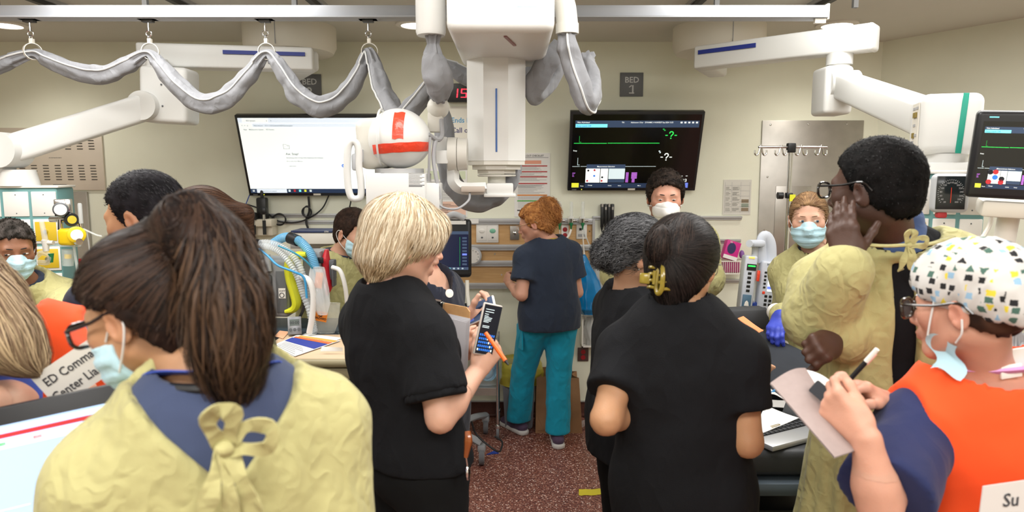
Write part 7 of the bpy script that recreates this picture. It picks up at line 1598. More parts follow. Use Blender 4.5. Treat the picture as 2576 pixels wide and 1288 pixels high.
b.grid(bagside(4.50, 1), 8, 8); b.grid(lambda u, v: bagside(4.70, -1)(1 - u, v), 8, 8)
b.grid(lambda u, v: (1 - u) * bagside(4.70, -1)(0, v) + u * bagside(4.50, 1)(0, v) + V(.04 * math.sin(u * 3.14) * v, 0, 0), 6, 8); b.grid(lambda u, v: (1 - u) * bagside(4.50, 1)(1, v) + u * bagside(4.70, -1)(1, v) - V(.04 * math.sin(u * 3.14) * v, 0, 0), 6, 8)
b.add([(x0, 4.5, .002), (x1, 4.5, .002), (x1, 4.7, .002), (x0, 4.7, .002)], [(0, 1, 2, 3)]); b.build('walls', M_kraft, t, angle=30)
MB().prism([(0, 0), (.045, 0), (.0, .10)], (x0 + .005, 4.497, .02), X3, Z3, .002).build('base_fold', M_kraft, t)
p = atz(1475, 1080, 0); rng = np.random.default_rng(5); b = MB(); b.grid(lambda u, v: V(p[0] - .13 + .24 * u, p[1] - .04 + .16 * v, .012 + .05 * abs(float(vnoise(np.array([[u * 5, v * 5, 1.]]), 3)[0])) * (1 - abs(2 * u - 1) ** 2)), 16, 12); tag(b.build('plastic_wrap', glass_mat('floor_plastic', 'e8e8e8', .35, .12), angle=20), 'crumpled clear plastic wrapper on the floor beside the paper bag', 'plastic wrap')
# ---- wire basket with pink boxes at the wall
Yb = WY - .10; a, c = at(1808, 655, Yb), at(1868, 686, Yb); t = thing('wire_basket', 'white wire wall basket below the pink box', 'basket', ((a[0] + c[0]) / 2, Yb, c[2])); b = MB(); y0, y1 = Yb - .06, WY - .02
for z in (a[2], c[2]): b.tube([(a[0], y0, z), (c[0], y0, z), (c[0], y1, z), (a[0], y1, z)], .004, 6, closed=True)
b.build('rim', M_white, t); b = MB()
for k in range(13): b.cyl((a[0] + (c[0] - a[0]) * k / 12, y0, a[2]), (a[0] + (c[0] - a[0]) * k / 12, y0, c[2]), .0022, n=6)
for k in range(13): b.cyl((a[0] + (c[0] - a[0]) * k / 12, y0, c[2]), (a[0] + (c[0] - a[0]) * k / 12, y1, c[2]), .0022, n=6)
o = b.build('wires', M_white, t); o['kind'] = 'stuff'
M_mag = mat('magenta_card', 'd0208a', .5); p = at(1838, 630, Yb); Rb = roty(D(17)) @ rotx(D(-8)); t = thing('tissue_box', 'bright pink cardboard box with an oval picture leaning in the wire basket', 'box', p - V(0, 0, .07))
MB().box(p, (.10, .06, .13), R=Rb, bev=.002).build('carton', M_mag, t); MB().lathe([(.03, 0), (0, .001)], p + Rb @ V(-.008, -.0312, .012), R=Rb @ frame((0, -1, 0)) @ np.diag([1, 1.3, 1]), n=24).build('oval_picture', mat('oval_navy', '32305e', .3), t); MB().box(p + Rb @ V(0, -.0305, -.052), (.099, .002, .026), R=Rb).build('white_band', M_paper, t); MB().text('VS', p + Rb @ V(-.03, -.032, .048), Rb @ X3, Rb @ Z3, .012).build('lettering', M_white, t)
tag(MB().box(at(1838, 671, Yb - .0) + V(0, 0, .0), (.11, .08, .07), bev=.003).build('pink_pack', mat('dark_magenta', 'a81f6c', .45)), 'dark pink pack lying inside the wire basket', 'pack'); tag(MB().ell(at(1866, 640, Yb), (.018, .02, .03), n=14).build('purple_pouch', mat('purple_plastic', '8a5fa8', .4)), 'small purple pouch at the right end of the wire basket', 'pouch')
# ---- drip stand and infusion pump
Y = 3.62; top = at(1990, 372, Y); bot = at(1976, 640, Y); x = top[0]; t = thing('drip_stand', 'chrome drip stand with four double hooks in front of the steel panel', 'drip stand', (x, Y, 0))
MB().cyl((x, Y, .10), (x, Y, top[2] + .01), .0115, n=16).build('pole', M_chrome, t); MB().box((x, Y, top[2]), (.042, .035, .05), bev=.006).build('top_clamp', M_black, t); xa, xb = at(1908, 373, Y)[0], at(2080, 373, Y)[0]; MB().cyl((xa, Y, top[2] + .004), (xb, Y, top[2] + .004), .006, n=12).build('cross_bar', M_chrome, t)
for px in (1914, 1965, 2016, 2066):
    q = at(px, 373, Y); q[2] = top[2] + .004; b = MB()
    for s in (-1, 1): b.tube([q + V(0, 0, .012), q + V(s * .006, 0, -.01), q + V(s * .012, 0, -.034), q + V(s * .021, 0, -.042), q + V(s * .030, 0, -.034), q + V(s * .031, 0, -.016)], .0042, 8, sm=4)
    b.build('hook', M_chrome, t)
k = at(1975, 492, Y); MB().cyl(k + V(-.012, 0, 0), k + V(-.04, 0, 0), .018, n=16).box((x, Y, k[2]), (.034, .034, .03), bev=.005).build('height_knob', M_black, t); MB().box((x + .012, Y - .02, k[2] - .012), (.03, .003, .036)).build('yellow_tag', mat('tag_yellow', 'd9d830', .5), t)
for j in range(5): u = D(72 * j); MB().tube([(x, Y, .12), (x + .15 * math.cos(u), Y + .15 * math.sin(u), .10), (x + .27 * math.cos(u), Y + .27 * math.sin(u), .085)], .014, 8, sm=3).cyl((x + .27 * math.cos(u), Y + .27 * math.sin(u), .002), (x + .27 * math.cos(u), Y + .27 * math.sin(u), .085), .028, n=14).build('foot', M_dgrey, t)
def pump():
    Y = 3.44; M_p = mat('pump_grey', 'c3c8d2', .45); c = at(1940, 728, Y); Rp = rotz(D(-6)) @ rotx(D(-4)) @ roty(D(5)); t = thing('infusion_pump', 'grey infusion pump with lit white display and keypad left of the masked young woman', 'infusion pump', at(1920, 800, Y))
    W = .138; Hh = .285; MB().box(c, (W, .07, Hh), R=Rp, bev=.012, seg=3).build('control_unit', M_p, t); w = lambda x, z, y=-.036: c + Rp @ V(x, y, z); X, Z = Rp @ X3, Rp @ Z3
    b = MB(); b.rect(w(-.03, -.01), X, Z, -.0, 0, .074, .112, ei['white'], .001); b.rect(w(-.03, -.01), X, Z, 0, .10, .074, .112, ei['lav'], .002); b.rect(w(-.03, -.01), X, Z, 0, .012, .074, .026, ei['lav'], .002)
    for k in range(5): b.rect(w(-.03, -.01), X, Z, .006, .04 + k * .012, .05 - .006 * (k % 3), .042 + k * .012, ei['grey'], .002)
    b.build('display', EM, t, smooth=False); b = MB()
    for k in range(5): b.box(w(-.045, .085 - k * .019), (.012, .004, .010), R=Rp, bev=.003, m=0); b.box(w(.056, .085 - k * .019), (.012, .004, .010), R=Rp, bev=.003, m=0)
    for i in range(4):
        for j in range(5): b.box(w(-.032 + i * .022, -.035 - j * .021), (.014, .004, .013), R=Rp, bev=.003, m=1 if i == 3 else 0)
    b.box(w(-.045, -.018), (.014, .004, .014), R=Rp, bev=.003, m=2); o = b.build('keypad', [M_black, mat('key_slate', '4a6272', .5), M_tape], t); o['kind'] = 'stuff'
    MB().text('BD Alaris  PCU', w(0, .122), X, Z, .010, z=.0008, align='c').build('lettering', M_dgrey, t)
    c2 = at(1880, 700, Y + .01); w2 = lambda x, z, y=-.046: c2 + Rp @ V(x, y, z); MB().box(c2 + Rp @ V(0, 0, -.02), (.062, .09, .275), R=Rp, bev=.010, seg=3).build('pump_module', M_p, t)
    b = MB(); b.box(w2(.004, .06), (.046, .003, .032), R=Rp, m=0); b.rect(w2(-.014, .062), X, Z, 0, 0, .036, .008, 3, .002); b.box(w2(0, .108), (.03, .004, .01), R=Rp, bev=.002, m=4)
    for k in range(5): b.box(w2(-.002, .028 - k * .022), (.018, .003, .013), R=Rp, bev=.002, m=0)
    b.box(w2(-.002, -.115), (.044, .006, .07), R=Rp, bev=.006, m=1); b.prism([(-.012, -.012), (.012, -.012), (.008, .008), (0, .016), (-.008, .008)], w2(-.002, -.125, -.051), X, Z, .001, 2); b.build('module_face', [M_black, mat('module_slate', '4e6e86', .5), M_white, Es['green'], E('amber', 'f0c060', 1.)], t)
    MB().box(w2(.040, .02), (.014, .02, .055), R=Rp, bev=.003).build('orange_label', M_tape, t); MB().cyl(at(1897, 640, Y), at(1893, 762, Y), .014, n=14).build('syringe_barrel', M_clear, t)
    MB().cyl(at(1900, 612, Y + .02), at(1898, 660, Y + .02), .016, n=16).build('pole_tube', M_grey, t); MB().box(at(1902, 612, Y), (.085, .05, .034), bev=.012).cyl(at(1889, 613, Y - .02), at(1885, 613, Y - .035), .018, n=18).build('cross_head', M_p, t)
    pts = [at(x, y, Y + .03) for x, y in ((1917, 660), (1914, 620), (1918, 598), (1928, 594), (1938, 612), (1940, 640), (1938, 662))]; MB().tube(pts, .017, 10, sm=4, flat=1.6).build('carry_handle', M_p, t)
    MB().box(at(1876, 770, Y), (.022, .01, .055), R=roty(.2), bev=.003).build('paper_tag', M_white, t); MB().tube([at(1876, 780, Y), at(1865, 810, Y), at(1860, 840, Y - .1)], .0025, 6, sm=4).build('line', M_clear, t)
    MB().cyl(at(1888, 760, Y), at(1888, 782, Y), .034, n=18).build('blue_clamp', mat('clamp_blue', '1f3f98', .4), t); b = MB()
    for k in range(3): b.tube([at(1910 + 12 * k, 775, Y), at(1905 + 14 * k, 800, Y), at(1925 + 6 * k, 820, Y), at(1922 + 9 * k, 845, Y)], .009, 8, sm=4)
    b.build('hoses', M_dgrey, t); MB().cyl((c[0] + .02, Y + .06, .1), (c[0] + .02, Y + .06, at(1920, 640, Y)[2]), .012, n=14).build('stand_pole', M_chrome, t); MB().lathe([(.2, 0), (.2, .03), (.03, .08), (.012, .1)], (c[0] + .02, Y + .06, 0), n=20).build('stand_base', M_dgrey, t)
pump()
# ================================================================= stretcher, bed table, ventilators, things in hand
M_vinyl = mat('black_vinyl', '2a2c30', .5, bump=.12, bscale=30); M_pad = cloth_mat('charcoal_pad', '33363c', .8, crease=.3, var=.08, scale=6, sheen=0)
def stretcher():
    x0, x1, y0, y1 = .60, 1.10, 2.10, 3.12; zt = at(1960, 1128, 2.12)[2]; xc, yc = (x0 + x1) / 2, (y0 + y1) / 2
    t = thing('stretcher', 'hospital stretcher with black mattress behind the polo shirt woman', 'stretcher', (xc, yc, 0))
    MB().box((xc, yc, zt - .045), (x1 - x0, y1 - y0, .09), bev=.025, seg=3).build('mattress', M_vinyl, t); MB().tube([(x0 + .01, y0 + .004, zt - .045), (x1 - .01, y0 + .004, zt - .045)], .004, 6).build('mattress_piping', M_black, t)
    m = mat('frame_slate', '55606a', .4, metal=.3); MB().box((xc, yc, zt - .125), (x1 - x0 + .06, y1 - y0 + .04, .05), bev=.018).build('frame', m, t); MB().box((xc, yc, zt - .30), (x1 - x0 - .1, y1 - y0 - .2, .10), bev=.02).build('under_tray', M_black, t)
    for sx in (x0 + .08, x1 - .08):
        for sy in (y0 + .15, y1 - .15):
            MB().cyl((sx, sy, .15), (sx, sy, zt - .14), .025, n=14).build('leg', m, t); MB().cyl((sx - .018, sy, .075), (sx + .018, sy, .075), .075, n=24).build('wheel', M_rubber, t)
    # raised padded backrest, one corner higher
    A, Bq, Cq, Dq = at(1868, 812, 3.08), at(2068, 905, 2.72), at(2062, 1010, 2.55), at(1880, 985, 2.62)
    def pad(u, v):
        p = (A * (1 - u) + Bq * u) * (1 - v) + (Dq * (1 - u) + Cq * u) * v; return p + V(0, -.02 * math.sin(math.pi * u) * math.sin(math.pi * v), .018 * math.sin(3.14 * u) ** .5 * math.sin(3.14 * v) ** .5)
    N = unit(np.cross(Bq - A, Dq - A)); N = N if N[1] > 0 else -N; b = MB(); b.grid(pad, 16, 10); b.grid(lambda u, v: pad(1 - u, v) + N * .06, 16, 10)
    for f in (lambda u, v: pad(u, 0) + N * .06 * v, lambda u, v: pad(1 - u, 1) + N * .06 * v, lambda u, v: pad(0, 1 - u) + N * .06 * v, lambda u, v: pad(1, u) + N * .06 * v): b.grid(f, 12, 2)
    b.build('backrest', M_pad, t, angle=60); MB().cyl((xc, 2.85, zt - .05), (xc, 2.95, zt + .05), .02).build('backrest_strut', M_chrome, t)
    return zt
ZT = stretcher()
def on_bed(px, py, dz=0.): return atz(px, py, ZT + dz)
# manikin foot and leg
f0 = on_bed(1932, 985, .03); b = SD(); ak = f0 + V(-.02, .03, .02); b.cone(ak + V(-.03, .22, -.02), ak, .030, .022, .02); b.cone(ak + V(.0, -.005, -.012), ak + V(.012, -.03, .075), .021, .018, .015)
for i, (dx, r) in enumerate(((-.022, .0105), (-.009, .0085), (.002, .008), (.012, .0075), (.021, .007))): b.cone(ak + V(.012 + dx * .8, -.03, .072), ak + V(.014 + dx, -.042, .098 - .004 * i), r, r * .95, .005)
t = thing('training_manikin', 'flesh coloured training manikin lying on the stretcher, toes up', 'manikin', (ak[0], ak[1] + .1, ZT)); vs, fs = b.mesh(.0035); M_flesh = mat('manikin_flesh', 'd8a888', .5); mk('leg', vs, fs, M_flesh, t, angle=180)
b = SD(); b.ell((ak[0] - .06, ak[1] + .36, ZT + .06), (.08, .13, .055), k=.02); b.ell((ak[0] - .06, ak[1] + .54, ZT + .065), (.055, .065, .06), k=.02); b.cone((ak[0] - .03, ak[1] + .22, ZT + .04), (ak[0] - .05, ak[1] + .30, ZT + .045), .032, .045, .02); b.cone((ak[0] - .12, ak[1] + .08, ZT + .035), (ak[0] - .09, ak[1] + .28, ZT + .045), .026, .04, .02); vs, fs = b.mesh(.008); mk('body', vs, fs, M_flesh, t, angle=180)
MB().tube([ak + V(.03, .0, -.02), ak + V(.05, -.02, -.015), ak + V(.02, -.05, -.02), ak + V(-.03, -.04, -.022)], .005, 8, sm=4).build('blue_line', mat('line_blue', '3a8ac0', .3), t)
# laptop, papers, on the stretcher
lp = on_bed(1958, 1082, .012); Rl = rotz(D(28)); t = thing('laptop', 'silver laptop half covered by papers on the stretcher', 'laptop', lp - V(0, 0, .012))
MB().box(lp, (.30, .215, .018), R=Rl, bev=.004).build('base', mat('laptop_silver', 'b5b6b8', .35, metal=.5), t); MB().box(lp + Rl @ V(.0, .02, .010), (.272, .105, .003), R=Rl).build('key_bed', M_black, t)
for j in range(5):
    for i in range(13): MB().box(lp + Rl @ V(-.126 + i * .021, .060 - j * .021, .013), (.0175, .0175, .004), R=Rl, bev=.002).build('key', mat('key_dark', '2e3034', .5), t) if True else None
sc0 = lp + Rl @ V(.155, 0, .0); MB().box(lp + Rl @ V(.158, .0, .055), (.008, .20, .12), R=Rl @ roty(D(24)), bev=.003).build('lid', M_dgrey, t)
def sheet(name, label, pts, m, lift=.004, group=None, bend=.004, cat='paper', thick=.0012):
    A, Bq, Cq, Dq = [V(p) for p in pts]; N = unit(np.cross(Bq - A, Dq - A)); N = N if N[2] > -.2 else -N
    g = lambda u, v: (A * (1 - u) + Bq * u) * (1 - v) + (Dq * (1 - u) + Cq * u) * v + N * bend * (math.sin(u * 4 + v * 2) * .5 + .5)
    b = MB(); b.grid(g, 8, 8); b.grid(lambda u, v: g(1 - u, v) - N * thick, 8, 8); o = b.build(name, m, angle=60); return tag(o, label, cat, group) if label else o
def pap(px0, px1, py0, py1, lift, sk=0): return [on_bed(px0, py1, lift), on_bed(px1, py1 + sk, lift), on_bed(px1 + 12, py0 + sk, lift), on_bed(px0 + 12, py0, lift)]
sheet('paper_sheet', 'white printed form lying over the laptop keyboard on the stretcher', [on_bed(1890, 1100, .028), on_bed(1912, 1092, .028), on_bed(2010, 1052, .028), on_bed(1925, 1022, .028)], M_paper, group='papers on the stretcher')
sheet('paper_sheet', 'grey folded sheet behind the laptop on the stretcher', [on_bed(1905, 1025, .018), on_bed(1998, 1028, .018), on_bed(1985, 1008, .018), on_bed(1912, 1005, .018)], mat('grey_paper', 'b9b7b4', .7), group='papers on the stretcher')
sheet('paper_sheet', 'crumpled white sheet near the manikin foot', [on_bed(1925, 1000, .012), on_bed(1972, 1006, .012), on_bed(1962, 975, .03), on_bed(1930, 975, .03)], M_paper, group='papers on the stretcher', bend=.02)
pcl = on_bed(1952, 1072, .036); tag(MB().tube([pcl + Rl @ V(*q) for q in ((-.02, 0, 0), (.02, .002, 0), (.024, .006, 0), (.02, .009, 0), (-.016, .008, 0))], .0012, 6, sm=3).build('paper_clip', mat('brass_wire', 'c0a24a', .3, metal=.8)), 'brass wire paper clip on the form over the laptop', 'paper clip')
sheet('orange_card', 'orange printed card lying on the dark pad near the gloved hand', [at(1846, 806, 2.84), at(1893, 843, 2.72), at(1921, 832, 2.72), at(1870, 797, 2.86)], mat('orange_card', 'f2935f', .6), cat='card')
sheet('white_slip', 'white paper slip behind the orange card', [at(1832, 808, 2.87), at(1860, 820, 2.84), at(1868, 806, 2.9), at(1842, 798, 2.93)], M_paper, cat='paper')
tg = at(1880, 822, 3.0); tag(MB().box(at(1872, 800, 3.16), (.22, .1, .10), R=rotz(.2), bev=.02).build('equipment_bag', mat('bag_charcoal', '3c3d40', .7)), 'charcoal equipment pouch behind the orange card', 'pouch')
# ---------------------------------------------------------------- over-bed table
def table():
    z = 1.0; x0, x1 = -1.10, -.34; y0, y1 = 2.74, 3.20; xc, yc = (x0 + x1) / 2, (y0 + y1) / 2; t = thing('overbed_table', 'tan overbed table with rounded edge beside the blonde woman', 'table', (xc, yc, 0))
    mt = mat('table_tan', 'a59a7a', .5); MB().box((xc, yc, z - .016), (x1 - x0, y1 - y0, .036), bev=.016, seg=3).build('rim', mt, t); MB().box((xc, yc, z - .0), (x1 - x0 - .03, y1 - y0 - .03, .008), bev=.003).build('top', mat('table_peach', 'e0c4a4', .45), t); MB().box((xc, yc, z - .062), (x1 - x0 - .03, y1 - y0 - .03, .05), bev=.012).build('apron', mt, t)
    MB().box((x1 - .06, yc, .5), (.06, .10, .9), bev=.01).build('column', M_alu, t); MB().box((x1 - .35, yc - .18, .07), (.7, .05, .04), bev=.01).box((x1 - .35, yc + .18, .07), (.7, .05, .04), bev=.01).box((x1 - .06, yc, .07), (.08, .42, .05), bev=.01).build('base', M_alu, t)
    for sx in (x1 - .66, x1 - .06):
        for sy in (yc - .18, yc + .18): MB().cyl((sx - .012, sy, .027), (sx + .012, sy, .027), .027, n=16).build('caster', M_black, t)
    return z + .005
TZ = table(); ot = lambda px, py, dz=0.: atz(px, py, TZ + dz)
def d_sheet(name, label, P, bands, group=None):
    A, Bq, Cq, Dq = P; t = thing(name, label, 'paper', (A + Cq) / 2, group); b = MB(); b.add([A, Bq, Cq, Dq], [(0, 1, 2, 3)]); b.add([p - V(0, 0, .0015) for p in (A, Dq, Cq, Bq)], [(0, 1, 2, 3)]); b.build('page', M_paper, t, smooth=False); b = MB(); mm = []
    for i, (v0, v1, u0, u1, m) in enumerate(bands):
        g = lambda u, v: (A * (1 - u) + Bq * u) * (1 - v) + (Dq * (1 - u) + Cq * u) * v + V(0, 0, .0012); b.add([g(u0, v0), g(u1, v0), g(u1, v1), g(u0, v1)], [(0, 1, 2, 3)], i); mm.append(m)
    b.build('print', mm, t, smooth=False); return t
d_sheet('checklist_page', 'printed time out checklist with orange and blue blocks on the table', [ot(700, 878, .001), ot(738, 897, .001), ot(862, 850, .001), ot(768, 838, .001)], [(.70, .80, .06, .94, M_ink)] + [(.55, .62, .1, .9, mat('print_amber', 'f0b050', .6))], 'pages on the overbed table')
d_sheet('checklist_page', 'laminated page with a broad blue panel lying nearest on the table', [ot(688, 868, .004), ot(742, 896, .004), ot(856, 857, .004), ot(748, 842, .004)], [(.86, .97, .1, .98, mat('print_amber', 'f0b050', .6)), (.74, .84, .06, .97, mat('print_vermilion', 'ea7038', .6)), (.42, .73, .03, .97, M_blue)] + [(.04 + .06 * k, .055 + .06 * k, .08, .9 - .1 * (k % 3), M_lgrey) for k in range(6)], 'pages on the overbed table')
sheet('folded_card', 'small folded white card on the table beside the black t-shirt', [ot(806, 884, .012), ot(862, 884, .012), ot(862, 874, .03), ot(810, 872, .03)], M_paper, cat='card', bend=.002)
sheet('orange_sheet', 'pale orange sheet at the left end of the table', [ot(690, 846, .002), ot(712, 852, .002), ot(728, 834, .002), ot(704, 832, .002)], mat('peach_paper', 'ecb48e', .6), bend=.001)
q = ot(742, 843, .0); Rt = rotz(D(18)) @ rotx(D(-20)); t = thing('digital_timer', 'silver digital timer with three buttons standing on the table', 'timer', q); c = q + V(0, 0, .045)
MB().box(c, (.062, .024, .085), R=Rt, bev=.003).build('case', mat('timer_silver', '8e9094', .35, metal=.5), t); MB().box(c + Rt @ V(0, -.0125, .014), (.044, .002, .030), R=Rt).build('display', mat('lcd', '4a5650', .3), t); MB().text('00:00', c + Rt @ V(0, -.014, .006), Rt @ X3, Rt @ Z3, .014, align='c').build('figures', M_black, t)
for s in (-1, 0, 1): MB().lathe([(.0075, 0), (.0075, .003), (0, .0035)], c + Rt @ V(s * .019, -.0125, -.020), R=Rt @ frame((0, -1, 0)), n=14).build('button', M_dgrey, t)
MB().box(q + V(-.005, .03, .018), (.05, .006, .045), R=rotx(D(32)), bev=.001).build('stand', M_black, t)
# ---------------------------------------------------------------- ventilators
def ventilators():
    Yv = 3.34; M_vg = mat('vent_grey', '8e9193', .5); M_vd = mat('vent_dark', '5c5f62', .5)
    a, c = at(600, 648, Yv), at(738, 792, Yv); xc, zc = (a[0] + c[0]) / 2, (a[2] + c[2]) / 2; w, h = c[0] - a[0], a[2] - c[2]
    t = thing('ventilator', 'grey transport ventilator with a yellow bumper handle, nearer of the two', 'ventilator', (xc, Yv, 1.0), 'transport ventilators')
    MB().box((xc, Yv + .03, zc), (w, .16, h), R=roty(D(2)), bev=.02, seg=3).build('case', M_vg, t); MB().box((xc - .03, Yv - .055, zc - .02), (w * .62, .02, h * .6), bev=.012).build('battery_door', M_vd, t); MB().box((xc - .035, Yv - .066, zc - .05), (w * .5, .008, h * .3), bev=.004).build('door_ridge', M_vg, t)
    MB().box((xc + w * .36, Yv - .052, zc - .02), (w * .2, .006, h * .72), bev=.003).build('side_plate', M_vd, t); lp = V(xc + w * .37, Yv - .0565, zc - .03); b = MB(); b.rect(lp, X3, Z3, -.016, -.02, .018, .03, 0, 0); b.text('OXY', lp + V(-.012, 0, .012), X3, Z3, .010, 1, z=.001); b.tube([lp + V(.011 * math.cos(u), -.001, -.004 + .011 * math.sin(u)) for u in np.linspace(0, 6.28, 12, endpoint=False)], .002, 5, closed=True, m=1); b.build('maker_label', [M_plate, M_dgrey], t)
    MB().tube([at(x, y, Yv - .05) for x, y in ((770, 640), (748, 644), (730, 662), (730, 700), (740, 735), (746, 762), (738, 778), (718, 784))], [.012, .022, .026, .022, .022, .022, .018, .010], 10, sm=5, flat=1.5, hint=(0, 1, 0)).build('bumper_handle', mat('bumper_yellow', 'd9dc2e', .45), t)
    MB().tube([at(x, y, Yv - .06) for x, y in ((672, 640), (674, 665), (676, 682))], .016, 10).build('latch', M_grey, t)
    for px, py in ((752, 698), (758, 735)): MB().cyl(at(px - 8, py, Yv - .02), at(px + 10, py, Yv - .03), .014, n=14).build('gas_fitting', M_chrome, t)
    for k in range(3): MB().ell(at(748, 690 + 20 * k, Yv), .006, n=8).build('screw', M_dgrey, t)
    a, c = at(770, 628, 3.40), at(820, 760, 3.40); xc2 = (a[0] + c[0]) / 2; t = thing('ventilator', 'grey transport ventilator with a red bumper handle in front of the masked man', 'ventilator', (xc2, 3.40, 1.0), 'transport ventilators')
    MB().box((xc2, 3.40, (a[2] + c[2]) / 2), (c[0] - a[0], .15, a[2] - c[2]), bev=.014).build('case', M_vg, t); MB().box(at(806, 655, 3.31), (.03, .008, .03), bev=.004).build('port', M_black, t)
    MB().tube([at(x, y, 3.36) for x, y in ((822, 628), (820, 655), (823, 690), (826, 720), (822, 742))], [.010, .022, .02, .022, .008], 10, sm=5, flat=1.4, hint=(0, 1, 0)).build('bumper_handle', mat('bumper_red', 'c01f2c', .4), t); MB().box(at(834, 678, 3.37), (.04, .05, .10), bev=.006).box(at(840, 690, 3.36), (.012, .06, .12), bev=.006).build('rear_bracket', M_dgrey, t)
    t = thing('equipment_cart', 'dark equipment cart carrying the two ventilators', 'cart', (-1.1, 3.42, 0)); MB().box((-1.12, 3.44, .975), (.85, .30, .05), bev=.012).build('deck', mat('cart_slate', '3c4a54', .5), t); MB().box((-1.12, 3.46, .55), (.7, .24, .7), bev=.02).build('body', M_black, t); MB().tube([at(800, 848, 3.26), at(850, 848, 3.26), at(856, 840, 3.26)], .016, 10).build('push_bar', mat('cart_slate', '3c4a54', .5), t)
    for sx in (-1.4, -.85):
        for sy in (3.36, 3.56): MB().cyl((sx - .015, sy, .05), (sx + .015, sy, .05), .05, n=18).box((sx, sy, .14), (.04, .04, .12)).build('caster', M_rubber, t)
    # corrugated hoses
    def hose(name, label, pts, r, m, rib=.0022, n=10):
        p = catmull(np.array([at(*q) for q in pts]), 26); k = len(p); rr = [r + rib * math.sin(i * 2.1) for i in range(k)]; return tag(MB().tube(p, rr, n).build(name, m), label, 'hose', 'ventilator hoses')
    M_hc = glass_mat('hose_clear', 'dfe6ea', .45, .2); M_hb = mat('hose_blue', '7cc0e6', .25, alpha=.75, coat=.3)
    hose('breathing_hose', 'clear corrugated hose arching over the yellow handled ventilator, upper one', [(632, 614, 3.3), (680, 612, 3.26), (722, 630, 3.24), (752, 668, 3.22), (768, 720, 3.22), (778, 780, 3.22), (792, 836, 3.2)], .016, M_hc)
    hose('breathing_hose', 'clear corrugated hose arching over the yellow handled ventilator, lower one', [(632, 620, 3.28), (680, 622, 3.22), (715, 645, 3.2), (745, 690, 3.18), (762, 740, 3.18), (785, 800, 3.18), (790, 838, 3.2)], .014, M_hc)
    hose('breathing_hose', 'wide light blue corrugated hose arching down beside the red handle', [(688, 612, 3.44), (712, 598, 3.42), (735, 598, 3.38), (760, 612, 3.34), (782, 640, 3.3), (794, 675, 3.28)], .022, M_hb)
    hose('pressure_line', 'thin blue pressure line looping over the yellow handle', [(652, 626, 3.2), (675, 645, 3.18), (700, 668, 3.16), (740, 684, 3.15), (765, 700, 3.15), (772, 750, 3.15)], .0055, mat('line_cyan', '3f9ad0', .3), 0)
    hose('pressure_line', 'thin teal pressure line above the yellow handle', [(700, 618, 3.2), (740, 636, 3.18), (775, 662, 3.18), (795, 695, 3.2), (792, 745, 3.2)], .0045, mat('line_teal', '2f8aa8', .3), 0)
    hose('oxygen_hose', 'white oxygen hose curving down from the yellow handled ventilator', [(752, 697, 3.2), (776, 704, 3.16), (788, 740, 3.15), (786, 790, 3.15), (778, 838, 3.15)], .014, mat('hose_white', 'e2e2e0', .4), 0)
    hose('oxygen_hose', 'white oxygen hose curving right from the red handled ventilator', [(836, 672, 3.3), (856, 682, 3.28), (868, 720, 3.28), (874, 770, 3.3)], .011, mat('hose_white', 'e2e2e0', .4), 0)
    hose('power_lead', 'black power lead hanging from the yellow handled ventilator', [(762, 740, 3.2), (765, 770, 3.2), (752, 800, 3.22), (735, 812, 3.26)], .007, M_bcab, 0)
    for lab, pts in (('black rubber hose cuff at the left end of the clear hoses', ((628, 616, 3.29), (650, 616, 3.27))), ('black rubber cuff on the light blue hose', ((730, 598, 3.39), (750, 606, 3.36)))): tag(MB().cyl(at(*pts[0]), at(*pts[1]), .030, .028, n=20).build('hose_cuff', M_black), lab, 'hose cuff', 'ventilator hoses')
    # clear bags
    t = thing('breathing_circuit_bag', 'clear plastic bag with orange paper hanging by the red handle', 'bag', at(805, 795, 3.16)); sack('bag', '', '', [at(812, 792, 3.16), at(808, 760, 3.16), at(800, 710, 3.18), at(798, 672, 3.2)], [.02, .04, .045, .03], glass_mat('poly_clear', 'f2f6f8', .35, .1), flat=.5, seed=3, rid=.16, parent=t); MB().box(at(802, 705, 3.19), (.035, .004, .075), R=roty(.15)).build('orange_insert', mat('insert_orange', 'e8925a', .6), t)
    t = thing('biohazard_bag', 'clear specimen bag with an orange HAZARD label under the hoses', 'bag', at(815, 830, 3.24)); a = at(806, 796, 3.235); sack('bag', '', '', [at(820, 838, 3.26), at(824, 800, 3.26), at(830, 762, 3.27)], [.04, .06, .05], glass_mat('poly_clear2', 'eef0e8', .30, .1), flat=.25, seed=8, rid=.08, parent=t)
    Xl = unit(V(.97, 0, -.2)); Zl = unit(V(.2, 0, .97)); MB().prism([(-.032, -.024), (.032, -.024), (.032, .024), (-.032, .024)], a, Xl, Zl, .001).build('label', mat('label_orange', 'f08a28', .5), t); b = MB().text('HAZARD', a - Zl * .014, Xl, Zl, .011, z=.002, align='c')
    for u in (0, 2.09, 4.19): b.tube([a + Zl * .008 + np.cross(Xl, Zl) * .002 + (Xl * math.cos(u + v) + Zl * math.sin(u + v)) * .008 for v in np.linspace(.2, 1.9, 6)], .0022, 5)
    b.build('lettering', M_black, t)
ventilators()
